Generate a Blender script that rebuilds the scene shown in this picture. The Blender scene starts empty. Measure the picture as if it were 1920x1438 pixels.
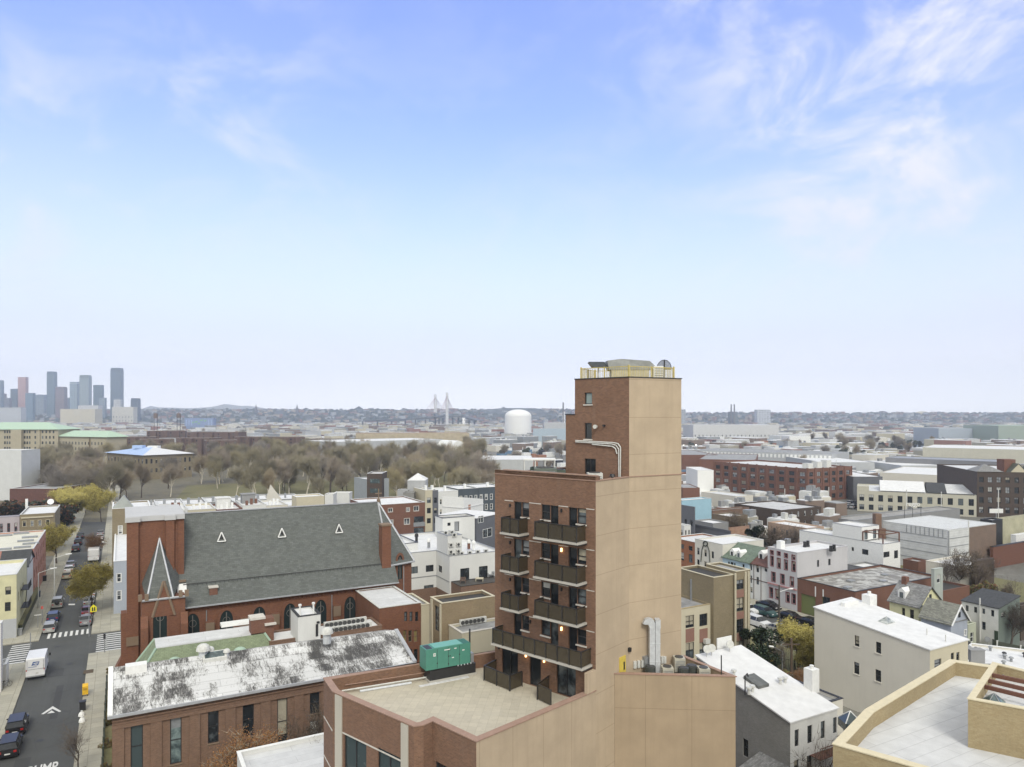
import bpy, bmesh, math, random
from mathutils import Vector, noise
import numpy as np
R = random.Random(7); BRN = random.Random(3)
HAZE = 0.00019; CLX = 2.7
sc = bpy.context.scene
COL = sc.collection
# ---------------------------------------------------------------- camera, sky, sun
F = 1330.0; HX = 960.0; HY = 778.0; CH = 36.0; YAW = math.radians(28.9)
SN, CS = math.sin(YAW), math.cos(YAW)
cd = bpy.data.cameras.new('camera'); cam = bpy.data.objects.new('camera', cd); COL.objects.link(cam)
cam.location = (0, 0, CH); cam.rotation_euler = (math.pi/2, 0, -YAW)
cd.sensor_width = 36; cd.lens = 36*F/1920; cd.shift_y = (HY-719)/1920; cd.clip_start = .5; cd.clip_end = 40000
sc.camera = cam
SUN_EL, SUN_AZ = math.radians(42), YAW+math.radians(170)     # azimuth measured clockwise from +Y
w = bpy.data.worlds.new('World'); sc.world = w; w.use_nodes = True
nt = w.node_tree; N = nt.nodes; L = nt.links
for n in list(N): N.remove(n)
def nd(t, **k):
    n = N.new(t)
    for a, b in k.items(): setattr(n, a, b)
    return n
out = nd('ShaderNodeOutputWorld'); bg = nd('ShaderNodeBackground'); bg.inputs[1].default_value = 0.12
sky = nd('ShaderNodeTexSky'); sky.sky_type = 'NISHITA'; sky.sun_disc = False
sky.sun_elevation = SUN_EL; sky.sun_rotation = SUN_AZ; sky.altitude = 0; sky.air_density = 1.0; sky.dust_density = 1.0; sky.ozone_density = 2.5
tint = nd('ShaderNodeMixRGB', blend_type='MULTIPLY'); tint.inputs[0].default_value = 1; tint.inputs[2].default_value = (1.08, 1.0, 1.34, 1)
L.new(sky.outputs[0], tint.inputs[1])
tc = nd('ShaderNodeTexCoord'); sep = nd('ShaderNodeSeparateXYZ'); L.new(tc.outputs['Generated'], sep.inputs[0])
def math_(op, a, b=None, c=None):
    n = nd('ShaderNodeMath', operation=op)
    for i, x in enumerate((a, b, c)):
        if x is None: continue
        if isinstance(x, (int, float)): n.inputs[i].default_value = x
        else: L.new(x, n.inputs[i])
    return n.outputs[0]
def maprange(v, a, b, c, d, kind='SMOOTHSTEP'):
    n = nd('ShaderNodeMapRange', interpolation_type=kind); L.new(v, n.inputs[0])
    for i, x in enumerate((a, b, c, d)): n.inputs[i+1].default_value = x
    return n.outputs[0]
def skydir(px, py):
    x = (px-HX)/F; z = (HY-py)/F
    v = Vector((x*CS+SN, -x*SN+CS, z)); v.normalize(); return v
# thin cloud: streaky noise gated by soft lobes
mp = nd('ShaderNodeMapping'); mp.inputs['Rotation'].default_value = (.25, -.3, .5); mp.inputs['Scale'].default_value = (1.9, 1.9, 3.2); mp.inputs['Location'].default_value = (CLX, 0, 0)
L.new(tc.outputs['Generated'], mp.inputs[0])
nz = nd('ShaderNodeTexNoise'); nz.inputs['Scale'].default_value = 3.4; nz.inputs['Detail'].default_value = 10; nz.inputs['Roughness'].default_value = .6; nz.inputs['Distortion'].default_value = .55
L.new(mp.outputs[0], nz.inputs[0])
lobes = None
for (px, py, k, s) in ((1800, 110, 45, 1.0), (1520, 130, 90, .9), (1640, 290, 55, 1.0), (1900, 290, 60, 1.0), (400, 230, 70, .5), (60, 320, 110, .75), (600, 330, 110, .3), (1250, 40, 100, .5), (1000, 480, 22, .2)):
    d = skydir(px, py); dp = nd('ShaderNodeVectorMath', operation='DOT_PRODUCT'); L.new(tc.outputs['Generated'], dp.inputs[0]); dp.inputs[1].default_value = d
    e = math_('MULTIPLY', math_('EXPONENT', math_('MULTIPLY', math_('SUBTRACT', dp.outputs['Value'], 1.0), float(k))), s)
    lobes = e if lobes is None else math_('MAXIMUM', lobes, e)
cl = maprange(nz.outputs[0], .42, .70, 0, 1)
mask = math_('MULTIPLY', cl, lobes)
mask = math_('MINIMUM', math_('ADD', mask, math_('MULTIPLY', lobes, .10)), .92)
mix = nd('ShaderNodeMixRGB'); L.new(mask, mix.inputs[0]); L.new(tint.outputs[0], mix.inputs[1]); mix.inputs[2].default_value = (3.9, 3.95, 4.15, 1)
# pale overcast veil towards the horizon
veil = maprange(sep.outputs[2], -.02, .40, .97, .03, 'SMOOTHSTEP')
mix2 = nd('ShaderNodeMixRGB'); L.new(veil, mix2.inputs[0]); L.new(mix.outputs[0], mix2.inputs[1]); 
glow = nd('ShaderNodeMixRGB'); L.new(maprange(sep.outputs[2], .0, .12, 1, 0), glow.inputs[0]); glow.inputs[1].default_value = (3.7, 3.72, 3.95, 1); glow.inputs[2].default_value = (5.6, 5.6, 5.65, 1); L.new(glow.outputs[0], mix2.inputs[2])
# unseen pale cloud added overhead and behind the camera, to neutralise blue skylight
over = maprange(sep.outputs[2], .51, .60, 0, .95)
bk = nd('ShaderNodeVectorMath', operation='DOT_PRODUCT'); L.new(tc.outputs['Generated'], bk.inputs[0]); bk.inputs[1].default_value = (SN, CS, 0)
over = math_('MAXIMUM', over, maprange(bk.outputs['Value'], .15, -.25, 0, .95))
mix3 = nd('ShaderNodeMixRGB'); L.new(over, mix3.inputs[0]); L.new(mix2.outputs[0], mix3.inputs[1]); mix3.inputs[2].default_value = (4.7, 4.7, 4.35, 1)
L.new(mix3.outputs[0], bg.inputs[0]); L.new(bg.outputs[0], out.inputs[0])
sl = bpy.data.lights.new('sun', 'SUN'); sun = bpy.data.objects.new('sun', sl); COL.objects.link(sun)
sl.energy = 1.1; sl.angle = math.radians(16); sl.color = (1, .965, .87)
sd = Vector((math.sin(SUN_AZ)*math.cos(SUN_EL), math.cos(SUN_AZ)*math.cos(SUN_EL), math.sin(SUN_EL)))
sun.rotation_euler = sd.to_track_quat('Z', 'Y').to_euler()
sc.view_settings.view_transform = 'Standard'; sc.view_settings.look = 'None'; sc.view_settings.exposure = 1.0; sc.view_settings.gamma = 1
sc.cycles.max_bounces = 5; sc.cycles.diffuse_bounces = 3; sc.cycles.glossy_bounces = 2; sc.cycles.volume_bounces = 1
sc.cycles.transparent_max_bounces = 6
# ---------------------------------------------------------------- surveying
def LD(lat, dep): return (dep*SN+lat*CS, dep*CS-lat*SN)
def XY(px, py, z):
    d = F*(CH-z)/(py-HY); return LD((px-HX)/F*d, d)
def XYd(px, d): return LD((px-HX)/F*d, d)
def depth(p): return p[0]*SN+p[1]*CS
def zat(py, p): return CH-(py-HY)/F*depth(p)
def pxof(p): return HX+F*(p[0]*CS-p[1]*SN)/depth(p)
def u_at(px, v): r = (px-HX)/F; return v*(SN+r*CS)/(CS-r*SN)
def v_at(px, u): r = (px-HX)/F; return u*(CS-r*SN)/(SN+r*CS)
# ---------------------------------------------------------------- materials
MATS = {}
def rgb(c): return (c[0], c[1], c[2], 1)
class Mat:
    def __init__(s, name):
        s.m = bpy.data.materials.new(name); s.m.use_nodes = True; s.t = s.m.node_tree
        s.b = s.t.nodes['Principled BSDF']
    def n(s, t, **k):
        n = s.t.nodes.new(t)
        for a, b in k.items(): setattr(n, a, b)
        return n
    def l(s, a, b): s.t.links.new(a, b)
    def coord(s, kind='UV', scale=(1, 1, 1), rot=(0, 0, 0)):
        c = s.n('ShaderNodeTexCoord'); m = s.n('ShaderNodeMapping'); m.inputs['Scale'].default_value = scale; m.inputs['Rotation'].default_value = rot
        s.l(c.outputs[kind], m.inputs[0]); return m.outputs[0]
    def noise(s, vec, scale, detail=5, rough=.55, dist=0):
        n = s.n('ShaderNodeTexNoise'); n.inputs['Scale'].default_value = scale; n.inputs['Detail'].default_value = detail
        n.inputs['Roughness'].default_value = rough; n.inputs['Distortion'].default_value = dist; s.l(vec, n.inputs[0]); return n.outputs[0]
    def ramp(s, v, stops):
        r = s.n('ShaderNodeValToRGB'); e = r.color_ramp.elements
        e[0].position, e[0].color = stops[0][0], rgb(stops[0][1]); e[1].position, e[1].color = stops[1][0], rgb(stops[1][1])
        for p, c in stops[2:]: x = e.new(p); x.color = rgb(c)
        s.l(v, r.inputs[0]); return r.outputs[0]
    def mixc(s, f, a, b, bt='MIX'):
        m = s.n('ShaderNodeMixRGB', blend_type=bt)
        for i, x in enumerate((f, a, b)):
            if isinstance(x, (int, float)): m.inputs[i].default_value = x
            elif isinstance(x, tuple): m.inputs[i].default_value = rgb(x)
            else: s.l(x, m.inputs[i])
        return m.outputs[0]
    def rng(s, v, a, b, c, d):
        n = s.n('ShaderNodeMapRange'); s.l(v, n.inputs[0])
        for i, x in enumerate((a, b, c, d)): n.inputs[i+1].default_value = x
        return n.outputs[0]
    def bump(s, h, st=.3, dist=.02):
        b = s.n('ShaderNodeBump'); b.inputs['Strength'].default_value = st; b.inputs['Distance'].default_value = dist
        s.l(h, b.inputs['Height']); s.l(b.outputs[0], s.b.inputs['Normal'])
    def fin(s, col, rough=.85, metal=0):
        if isinstance(col, tuple): s.b.inputs['Base Color'].default_value = rgb(col)
        else: s.l(col, s.b.inputs['Base Color'])
        s.b.inputs['Roughness'].default_value = rough; s.b.inputs['Metallic'].default_value = metal
        return s.m
def sc3(c, k): return tuple(min(1, x*k) for x in c)
def plain(name, c, rough=.6, metal=0, var=.12, scale=3.0):
    if name in MATS: return MATS[name]
    m = Mat(name); v = m.coord('Object'); n = m.noise(v, scale, 4)
    MATS[name] = m.fin(m.ramp(n, [(.3, sc3(c, 1-var)), (.7, sc3(c, 1+var))]), rough, metal); return MATS[name]
def stucco(name, c, var=.07, streak=.10, rough=.9):
    if name in MATS: return MATS[name]
    m = Mat(name); v = m.coord('UV'); n = m.noise(v, .35, 6, .6)
    col = m.ramp(n, [(.3, sc3(c, 1-var)), (.7, sc3(c, 1+var*.7))])
    v2 = m.coord('UV', (2.2, .12, 1)); s = m.noise(v2, 1, 5, .65)
    col = m.mixc(m.rng(s, .5, .8, 0, streak*4), col, sc3(c, .72))
    f = m.noise(m.coord('UV'), 26, 3); col = m.mixc(.16, col, m.ramp(f, [(.3, sc3(c, .7)), (.7, sc3(c, 1.25))]))
    m.bump(f, .25, .01); MATS[name] = m.fin(col, rough); return MATS[name]
def brick(name, c1, c2, mortar, sz=1.0, var=.5):
    if name in MATS: return MATS[name]
    m = Mat(name); v = m.coord('UV')
    b = m.n('ShaderNodeTexBrick'); b.inputs['Scale'].default_value = 1.0; b.inputs['Brick Width'].default_value = .23*sz; b.inputs['Row Height'].default_value = .085*sz
    b.inputs['Mortar Size'].default_value = .008*sz; b.inputs['Bias'].default_value = 0
    b.inputs['Color1'].default_value = rgb(c1); b.inputs['Color2'].default_value = rgb(c2); b.inputs['Mortar'].default_value = rgb(mortar)
    m.l(v, b.inputs[0])
    n = m.noise(v, .45, 7, .62); col = m.mixc(m.rng(n, .35, .75, 0, var), b.outputs[0], sc3(c1, .62))
    s = m.noise(m.coord('UV', (1.6, .1, 1)), 1, 5, .6); col = m.mixc(m.rng(s, .56, .8, 0, .45), col, sc3(mortar, .95))
    g = m.noise(v, 9, 3); col = m.mixc(.35, col, m.mixc(1.0, col, m.ramp(g, [(.3, (.55,)*3), (.7, (1, 1, 1))]), 'MULTIPLY'))
    m.bump(b.outputs['Fac'], -.25, .01); MATS[name] = m.fin(col, .9); return MATS[name]
def siding(name, c, h=.18):
    if name in MATS: return MATS[name]
    m = Mat(name); v = m.coord('UV'); w_ = m.n('ShaderNodeTexWave', wave_type='BANDS', bands_direction='Y', wave_profile='SAW'); w_.inputs['Scale'].default_value = 1/h/6.28*1.0*3.14; m.l(v, w_.inputs[0])
    n = m.noise(v, .6, 6); col = m.ramp(n, [(.3, sc3(c, .86)), (.7, sc3(c, 1.08))])
    col = m.mixc(m.rng(w_.outputs['Fac'], .8, 1, 0, .45), col, sc3(c, .5))
    MATS[name] = m.fin(col, .7); return MATS[name]
def roofmat(name, c=(.62, .63, .65), dirt=(.22, .22, .22), amt=.5, panel=True, lo=.5, hi=.72, scale=.35):
    if name in MATS: return MATS[name]
    m = Mat(name); v = m.coord('UV'); n = m.noise(v, scale, 8, .65, .6)
    col = m.ramp(m.noise(v, .9, 4), [(.3, sc3(c, .88)), (.7, sc3(c, 1.05))])
    col = m.mixc(m.rng(n, lo, hi, 0, amt), col, dirt)
    n2 = m.noise(v, 4.5, 6, .7); col = m.mixc(m.rng(n2, .52, .75, 0, amt*.6), col, sc3(dirt, 1.4))
    if panel:
        b = m.n('ShaderNodeTexBrick'); b.inputs['Scale'].default_value = 1; b.inputs['Brick Width'].default_value = 7; b.inputs['Row Height'].default_value = 1.1; b.inputs['Mortar Size'].default_value = .03
        b.inputs['Color1'].default_value = (1, 1, 1, 1); b.inputs['Color2'].default_value = (.9, .9, .9, 1); b.inputs['Mortar'].default_value = (.72, .72, .72, 1); m.l(v, b.inputs[0])
        col = m.mixc(.8, col, b.outputs[0], 'MULTIPLY')
    MATS[name] = m.fin(col, .8); return MATS[name]
def shingle(name, c, var=.3, w_=.35, h=.16):
    if name in MATS: return MATS[name]
    m = Mat(name); v = m.coord('UV'); b = m.n('ShaderNodeTexBrick'); b.inputs['Scale'].default_value = 1; b.inputs['Brick Width'].default_value = w_; b.inputs['Row Height'].default_value = h
    b.inputs['Mortar Size'].default_value = .01; b.inputs['Color1'].default_value = rgb(sc3(c, 1-var)); b.inputs['Color2'].default_value = rgb(sc3(c, 1+var)); b.inputs['Mortar'].default_value = rgb(sc3(c, .55)); m.l(v, b.inputs[0])
    n = m.noise(v, 1.2, 9, .85); col = m.mixc(.8, b.outputs[0], m.mixc(1.0, b.outputs[0], m.ramp(n, [(.36, (.78, .8, .78)), (.64, (1.2, 1.18, 1.18))]), 'MULTIPLY'))
    g = m.noise(v, 7, 4, .8); col = m.mixc(m.rng(g, .55, .72, 0, .5), col, sc3(c, 1.7))
    MATS[name] = m.fin(col, .75); return MATS[name]
def glassmat(name, c=(.03, .035, .04), light=(.30, .32, .34), frac=.3, rough=.08):
    if name in MATS: return MATS[name]
    m = Mat(name); oi = m.n('ShaderNodeObjectInfo'); v = m.coord('Object'); n = m.noise(v, 1.1, 3, .6)
    a = m.n('ShaderNodeMath', operation='ADD'); m.l(oi.outputs['Random'], a.inputs[0]); m.l(m.rng(n, .3, .7, -.25, .25), a.inputs[1])
    MATS[name] = m.fin(m.ramp(a.outputs[0], [(1-frac-.12, c), (1-frac+.18, light)]), rough); m.b.inputs['Specular IOR Level'].default_value = .6
    return MATS[name]
def emis(name, c, s):
    if name in MATS: return MATS[name]
    m = Mat(name); m.b.inputs['Emission Color'].default_value = rgb(c); m.b.inputs['Emission Strength'].default_value = s
    MATS[name] = m.fin(c, .4); return MATS[name]
# ---------------------------------------------------------------- mesh helpers
class MB:
    def __init__(s): s.v = []; s.f = []; s.m = []
    def poly(s, pts, mi=0):
        i = len(s.v); s.v += [tuple(p) for p in pts]; s.f.append(tuple(range(i, i+len(pts)))); s.m.append(mi)
    def box(s, x0, y0, z0, x1, y1, z1, mi=0, top=None):
        s.prism([(x0, y0), (x1, y0), (x1, y1), (x0, y1)], z0, z1, mi, top)
    def prism(s, P, z0, z1, mi=0, top=None, bottom=True, z1s=None):
        n = len(P); i = len(s.v); zt = z1s or [z1]*n
        s.v += [(p[0], p[1], z0) for p in P]+[(p[0], p[1], zt[k]) for k, p in enumerate(P)]
        for k in range(n): s.f.append((i+k, i+(k+1) % n, i+n+(k+1) % n, i+n+k)); s.m.append(mi)
        s.f.append(tuple(i+n+k for k in range(n))); s.m.append(mi if top is None else top)
        if bottom: s.f.append(tuple(i+n-1-k for k in range(n))); s.m.append(mi)
    def obox(s, c, d, L_, W_, z0, z1, mi=0, top=None):      # centre, unit dir, length, width
        dx, dy = d; nx, ny = -dy, dx; a, b = L_/2, W_/2
        s.prism([(c[0]+i*a*dx+j*b*nx, c[1]+i*a*dy+j*b*ny) for i, j in ((-1, -1), (1, -1), (1, 1), (-1, 1))], z0, z1, mi, top)
    def cyl(s, p0, p1, r0, r1=None, n=8, mi=0, cap=True):
        r1 = r0 if r1 is None else r1; p0 = Vector(p0); p1 = Vector(p1); d = (p1-p0)
        if d.length < 1e-6: return
        d.normalize(); a = d.orthogonal().normalized(); b = d.cross(a); i = len(s.v)
        for p, r in ((p0, r0), (p1, r1)):
            for k in range(n):
                t = 2*math.pi*k/n; s.v.append(tuple(p+(a*math.cos(t)+b*math.sin(t))*r))
        for k in range(n): s.f.append((i+k, i+(k+1) % n, i+n+(k+1) % n, i+n+k)); s.m.append(mi)
        if cap: s.f.append(tuple(i+n+k for k in range(n))); s.m.append(mi); s.f.append(tuple(i+n-1-k for k in range(n))); s.m.append(mi)
    def dome(s, c, r, h, n=16, m=5, mi=0):
        i = len(s.v)
        for j in range(m):
            a = math.pi/2*j/m
            for k in range(n): t = 2*math.pi*k/n; s.v.append((c[0]+r*math.cos(a)*math.cos(t), c[1]+r*math.cos(a)*math.sin(t), c[2]+h*math.sin(a)))
        s.v.append((c[0], c[1], c[2]+h)); q = len(s.v)-1
        for j in range(m-1):
            for k in range(n): s.f.append((i+j*n+k, i+j*n+(k+1) % n, i+(j+1)*n+(k+1) % n, i+(j+1)*n+k)); s.m.append(mi)
        for k in range(n): s.f.append((i+(m-1)*n+k, i+(m-1)*n+(k+1) % n, q)); s.m.append(mi)
    def mesh(s, name, mats, origin=(0, 0, 0), uv=True, recalc=True, smooth=False):
        me = bpy.data.meshes.new(name); o = Vector(origin)
        me.from_pydata([(v[0]-o.x, v[1]-o.y, v[2]-o.z) for v in s.v], [], s.f)
        for m in (mats if isinstance(mats, (list, tuple)) else [mats]): me.materials.append(m)
        if len(me.materials) > 1: me.polygons.foreach_set('material_index', s.m)
        me.update()
        if recalc and len(s.f) < 20000:
            bm = bmesh.new(); bm.from_mesh(me); bmesh.ops.recalc_face_normals(bm, faces=bm.faces); bm.to_mesh(me); bm.free()
        if uv:
            nl = len(me.loops); nv = len(me.vertices); npoly = len(me.polygons)
            co = np.empty(nv*3); me.vertices.foreach_get('co', co); co = co.reshape(-1, 3)
            li = np.empty(nl, dtype=np.int32); me.loops.foreach_get('vertex_index', li)
            nr = np.empty(npoly*3); me.polygons.foreach_get('normal', nr); nr = nr.reshape(-1, 3)
            lt = np.empty(npoly, dtype=np.int32); me.polygons.foreach_get('loop_total', lt)
            pn = np.repeat(nr, lt, axis=0); c = co[li]
            hl = np.hypot(pn[:, 0], pn[:, 1]); hl[hl < 1e-6] = 1
            tx, ty = -pn[:, 1]/hl, pn[:, 0]/hl; hcoord = c[:, 0]*tx+c[:, 1]*ty
            flat = np.abs(pn[:, 2]) > .92
            sl_ = np.maximum(np.sqrt(np.maximum(1-pn[:, 2]**2, 1e-4)), .2)
            u_ = np.where(flat, c[:, 0], hcoord); v_ = np.where(flat, c[:, 1], c[:, 2]/sl_)
            l_ = me.uv_layers.new(name='UVMap'); l_.data.foreach_set('uv', np.stack([u_, v_], 1).ravel())
        if smooth: me.polygons.foreach_set('use_smooth', [True]*len(me.polygons))
        return me
    def build(s, name, mats, parent=None, **k):
        o_ = Vector((0, 0, 0))
        if parent is not None:
            p = parent
            while p is not None: o_ += p.location; p = p.parent
        k.setdefault('origin', o_)
        ob = bpy.data.objects.new(name, s.mesh(name, mats, **k)); COL.objects.link(ob)
        if parent is not None: ob.parent = parent
        return ob
def tag(o, label=None, cat=None, group=None, kind=None):
    if label: o['label'] = label
    if cat: o['category'] = cat
    if group: o['group'] = group
    if kind: o['kind'] = kind
    return o
def thing(name, label, cat, loc=(0, 0, 0), group=None, rz=0):
    o = bpy.data.objects.new(name, None); COL.objects.link(o); o.location = loc; o.rotation_euler = (0, 0, rz); o.empty_display_size = .5
    return tag(o, label, cat, group)
def copy_tree(o, loc, rz=0, s=1.0, label=None, parent=None):
    c = o.copy(); COL.objects.link(c)
    if parent is None:
        c.location = loc; c.rotation_euler = (0, 0, rz); c.scale = (s, s, s) if isinstance(s, (int, float)) else s
        if label: c['label'] = label
    else: c.parent = parent
    for ch in list(o.children): copy_tree(ch, None, parent=c)
    return c
def struct(name, mb, mat, **k): return tag(mb.build(name, mat, **k), kind='structure')
def inset(P, w):
    n = len(P); res = []
    for i in range(n):
        p0, p1, p2 = P[i-1], P[i], P[(i+1) % n]
        d1 = Vector((p1[0]-p0[0], p1[1]-p0[1])).normalized(); d2 = Vector((p2[0]-p1[0], p2[1]-p1[1])).normalized()
        n1 = Vector((-d1.y, d1.x)); n2 = Vector((-d2.y, d2.x)); b = n1+n2; q = b.dot(n1)
        b = b/q if abs(q) > .15 else n1
        res.append((p1[0]+b.x*w, p1[1]+b.y*w))
    return res
GL = None
class Face:
    def __init__(s, a, b, z0, za, zb=None):
        s.a = Vector(a); d = Vector(b)-s.a; s.W = d.length; s.d = d/s.W; s.n = Vector((s.d.y, -s.d.x)); s.z0 = z0; s.za = za; s.zb = za if zb is None else zb; s.holes = []
    def P(s, h, off=0): p = s.a+s.d*h+s.n*off; return (p.x, p.y)
    def h(s, px, off=0):
        r = (px-HX)/F; k = Vector((CS-r*SN, -SN-r*CS)); a = s.a+s.n*off     # lat - r*dep = 0
        return -(a.dot(k))/(s.d.dot(k))
    def z(s, px, py, off=0): return zat(py, s.P(s.h(px, off), off))
    def wall(s, mb, mi=0, rv=.16, mir=None):
        mir = mi if mir is None else mir
        zt = min(s.za, s.zb); hs = sorted({0, s.W, *[x for q in s.holes for x in q[:2]]}); zs = sorted({s.z0, zt, *[x for q in s.holes for x in q[2:4]]})
        for i in range(len(hs)-1):
            j = 0
            while j < len(zs)-1:
                hm = (hs[i]+hs[i+1])/2
                def inh(jj): zm = (zs[jj]+zs[jj+1])/2; return any(q[0] < hm < q[1] and q[2] < zm < q[3] for q in s.holes)
                if inh(j): j += 1; continue
                k = j
                while k < len(zs)-1 and not inh(k): k += 1
                a, b = s.P(hs[i]), s.P(hs[i+1]); mb.poly([(*a, zs[j]), (*b, zs[j]), (*b, zs[k]), (*a, zs[k])], mi); j = k
        if s.za != s.zb:
            a, b = s.P(0), s.P(s.W)
            if s.za > s.zb: mb.poly([(*a, zt), (*b, zt), (*a, s.za)], mi)
            else: mb.poly([(*a, zt), (*b, zt), (*b, s.zb)], mi)
        for (h0, h1, z0, z1) in s.holes:
            A, B, a, b = s.P(h0), s.P(h1), s.P(h0, -rv), s.P(h1, -rv)
            mb.poly([(*A, z0), (*a, z0), (*a, z1), (*A, z1)], mir); mb.poly([(*B, z0), (*B, z1), (*b, z1), (*b, z0)], mir)
            mb.poly([(*A, z1), (*a, z1), (*b, z1), (*B, z1)], mir); mb.poly([(*A, z0), (*B, z0), (*b, z0), (*a, z0)], mir)
    def bar(s, mb, h0, h1, z0, z1, o0, o1, mi=0):
        a, b, c, d = s.P(h0, o1), s.P(h1, o1), s.P(h1, o0), s.P(h0, o0); mb.prism([a, b, c, d], z0, z1, mi)
    def window(s, root, h0, h1, z0, z1, style='dh', frame=None, sill=None, glass=None, hole=True, name='window', rv=.16, fw=.07, label=None, trim=None):
        if h0 > h1: h0, h1 = h1, h0
        if z0 > z1: z0, z1 = z1, z0
        if hole: s.holes.append((h0, h1, z0, z1))
        o = -rv if hole else .02
        mb = MB(); B = lambda *q: s.bar(mb, *q, o+.002, o+.06)
        B(h0, h0+fw, z0, z1); B(h1-fw, h1, z0, z1); B(h0+fw, h1-fw, z0, z0+fw); B(h0+fw, h1-fw, z1-fw, z1)
        hm, zm = (h0+h1)/2, (z0+z1)/2
        if style in ('dh', 'grid'): B(h0+fw, h1-fw, zm-fw/2, zm+fw/2)
        if style in ('sl', 'grid'):
            for a_, b_ in (((z0+fw, z1-fw),) if style == 'sl' else ((z0+fw, zm-fw/2), (zm+fw/2, z1-fw))): B(hm-fw/2, hm+fw/2, a_, b_)
        if trim:
            t = .1
            for q in ((h0-t, h0, z0-t, z1+t), (h1, h1+t, z0-t, z1+t), (h0, h1, z1, z1+t), (h0, h1, z0-t, z0)): s.bar(mb, *q, 0.003, .05, 1)
        wo = mb.build(name, [frame or FRAME_W, trim or FRAME_W], root, uv=False)
        g = MB(); a, b = s.P(h0, o), s.P(h1, o); g.poly([(*a, z0), (*b, z0), (*b, z1), (*a, z1)]); g.build('pane', glass or GL, wo, uv=False, recalc=False)
        if style in ('dh', 'grid') and (h1-h0) > .6 and BRN.random() < .5:
            q = MB(); zb = z1-fw-(z1-z0-2*fw)*BRN.choice((.25, .4, .45, .8)); a, b = s.P(h0+fw, o+.001), s.P(h1-fw, o+.001); q.poly([(*a, zb), (*b, zb), (*b, z1-fw), (*a, z1-fw)]); q.build('blind', BRN.choice(BLINDS), wo, uv=False, recalc=False)
        if sill: q = MB(); s.bar(q, h0-.08, h1+.08, z0-.1, z0-.002, .003, .09); q.build('sill', sill, wo, uv=False)
        if label: wo['label'] = label
        return wo
    def wpx(s, root, x0, x1, y0, y1, **k):
        h0, h1 = s.h(x0), s.h(x1); xm = (x0+x1)/2; return s.window(root, h0, h1, s.z(xm, y1), s.z(xm, y0), **k)
    def grid(s, root, n, rows, h0=0, h1=None, wf=.45, **k):
        h1 = s.W if h1 is None else h1; step = (h1-h0)/n
        for (za, zb) in rows:
            for i in range(n):
                c = h0+step*(i+.5); s.window(root, c-step*wf/2, c+step*wf/2, za, zb, **k)
class Bld:
    """polygonal building; P counter-clockwise"""
    def __init__(s, name, label, cat, P, z, wall, roof, par=.45, pw=.22, z0=0, cap=None, group=None, wallmats=None, zs=None, root=None, skip=()):
        s.skip = set(skip)
        c = Vector((sum(p[0] for p in P)/len(P), sum(p[1] for p in P)/len(P)))
        s.root = root or thing(name, label, cat, (c.x, c.y, z0), group); s.P = P; s.zt = z; s.z0 = z0; s.par = par; s.pw = pw; s.roofm = roof; s.capm = cap; n = len(P)
        s.wm = wallmats or [wall]*n; zs = zs or [z]*n; s.zs = zs
        s.f = [Face(P[i], P[(i+1) % n], z0, zs[i]-(par if i in s.skip else 0), zs[(i+1) % n]-(par if i in s.skip else 0)) for i in range(n)]
        if n == 4: s.S, s.E, s.N, s.W = s.f
    def done(s, reveal=None, wallname='wall', rv=.16):
        mats = []; mb = MB()
        for f, m in zip(s.f, s.wm):
            if m not in mats: mats.append(m)
        for f, m in zip(s.f, s.wm): f.wall(mb, mats.index(m), rv=rv)
        if s.par > 0:
            I = inset(s.P, s.pw); n = len(I)
            for i in range(n):
                if i in s.skip: continue
                a, b = I[i], I[(i+1) % n]; mb.poly([(*b, s.zt-s.par), (*a, s.zt-s.par), (*a, s.zt), (*b, s.zt)], mats.index(s.wm[i]))
        wo = mb.build(wallname, mats, s.root); s.wallo = wo
        if s.par > 0:
            r = MB(); r.poly([(*p, s.zt-s.par) for p in inset(s.P, .01)]); r.build('roof', s.roofm, s.root)
            o = inset(s.P, -.05); I2 = inset(s.P, s.pw+.04); r = MB(); zc = s.zt+.002; n = len(o)
            for i in range(n):
                if i in s.skip: continue
                j = (i+1) % n; r.poly([(*o[i], zc+.07), (*o[j], zc+.07), (*I2[j], zc+.07), (*I2[i], zc+.07)])
                r.poly([(*o[i], zc), (*o[j], zc), (*o[j], zc+.07), (*o[i], zc+.07)]); r.poly([(*I2[j], zc), (*I2[i], zc), (*I2[i], zc+.07), (*I2[j], zc+.07)])
            r.build('coping', s.capm or s.wm[0], s.root)
        else:
            r = MB(); o = inset(s.P, -.12)
            r.prism(o, 0, 0, z1s=[z+.13 for z in s.zs]); k = len(o)
            for i in range(k): v = r.v[i]; r.v[i] = (v[0], v[1], s.zs[i]+.003)
            r.build('roof', s.roofm, s.root)
        return s
def rect(u0, v0, u1, v1): return [(min(u0, u1), min(v0, v1)), (max(u0, u1), min(v0, v1)), (max(u0, u1), max(v0, v1)), (min(u0, u1), max(v0, v1))]
def corner(px, py, z, pxe, pxn):
    u0, v0 = XY(px, py, z); return rect(u0, v0, u_at(pxe, v0), v_at(pxn, u0))
def part_box(root, name, mat, u0, v0, z0, u1, v1, z1, **k):
    m = MB(); m.box(u0, v0, z0, u1, v1, z1); return m.build(name, mat, root, **k)
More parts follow.
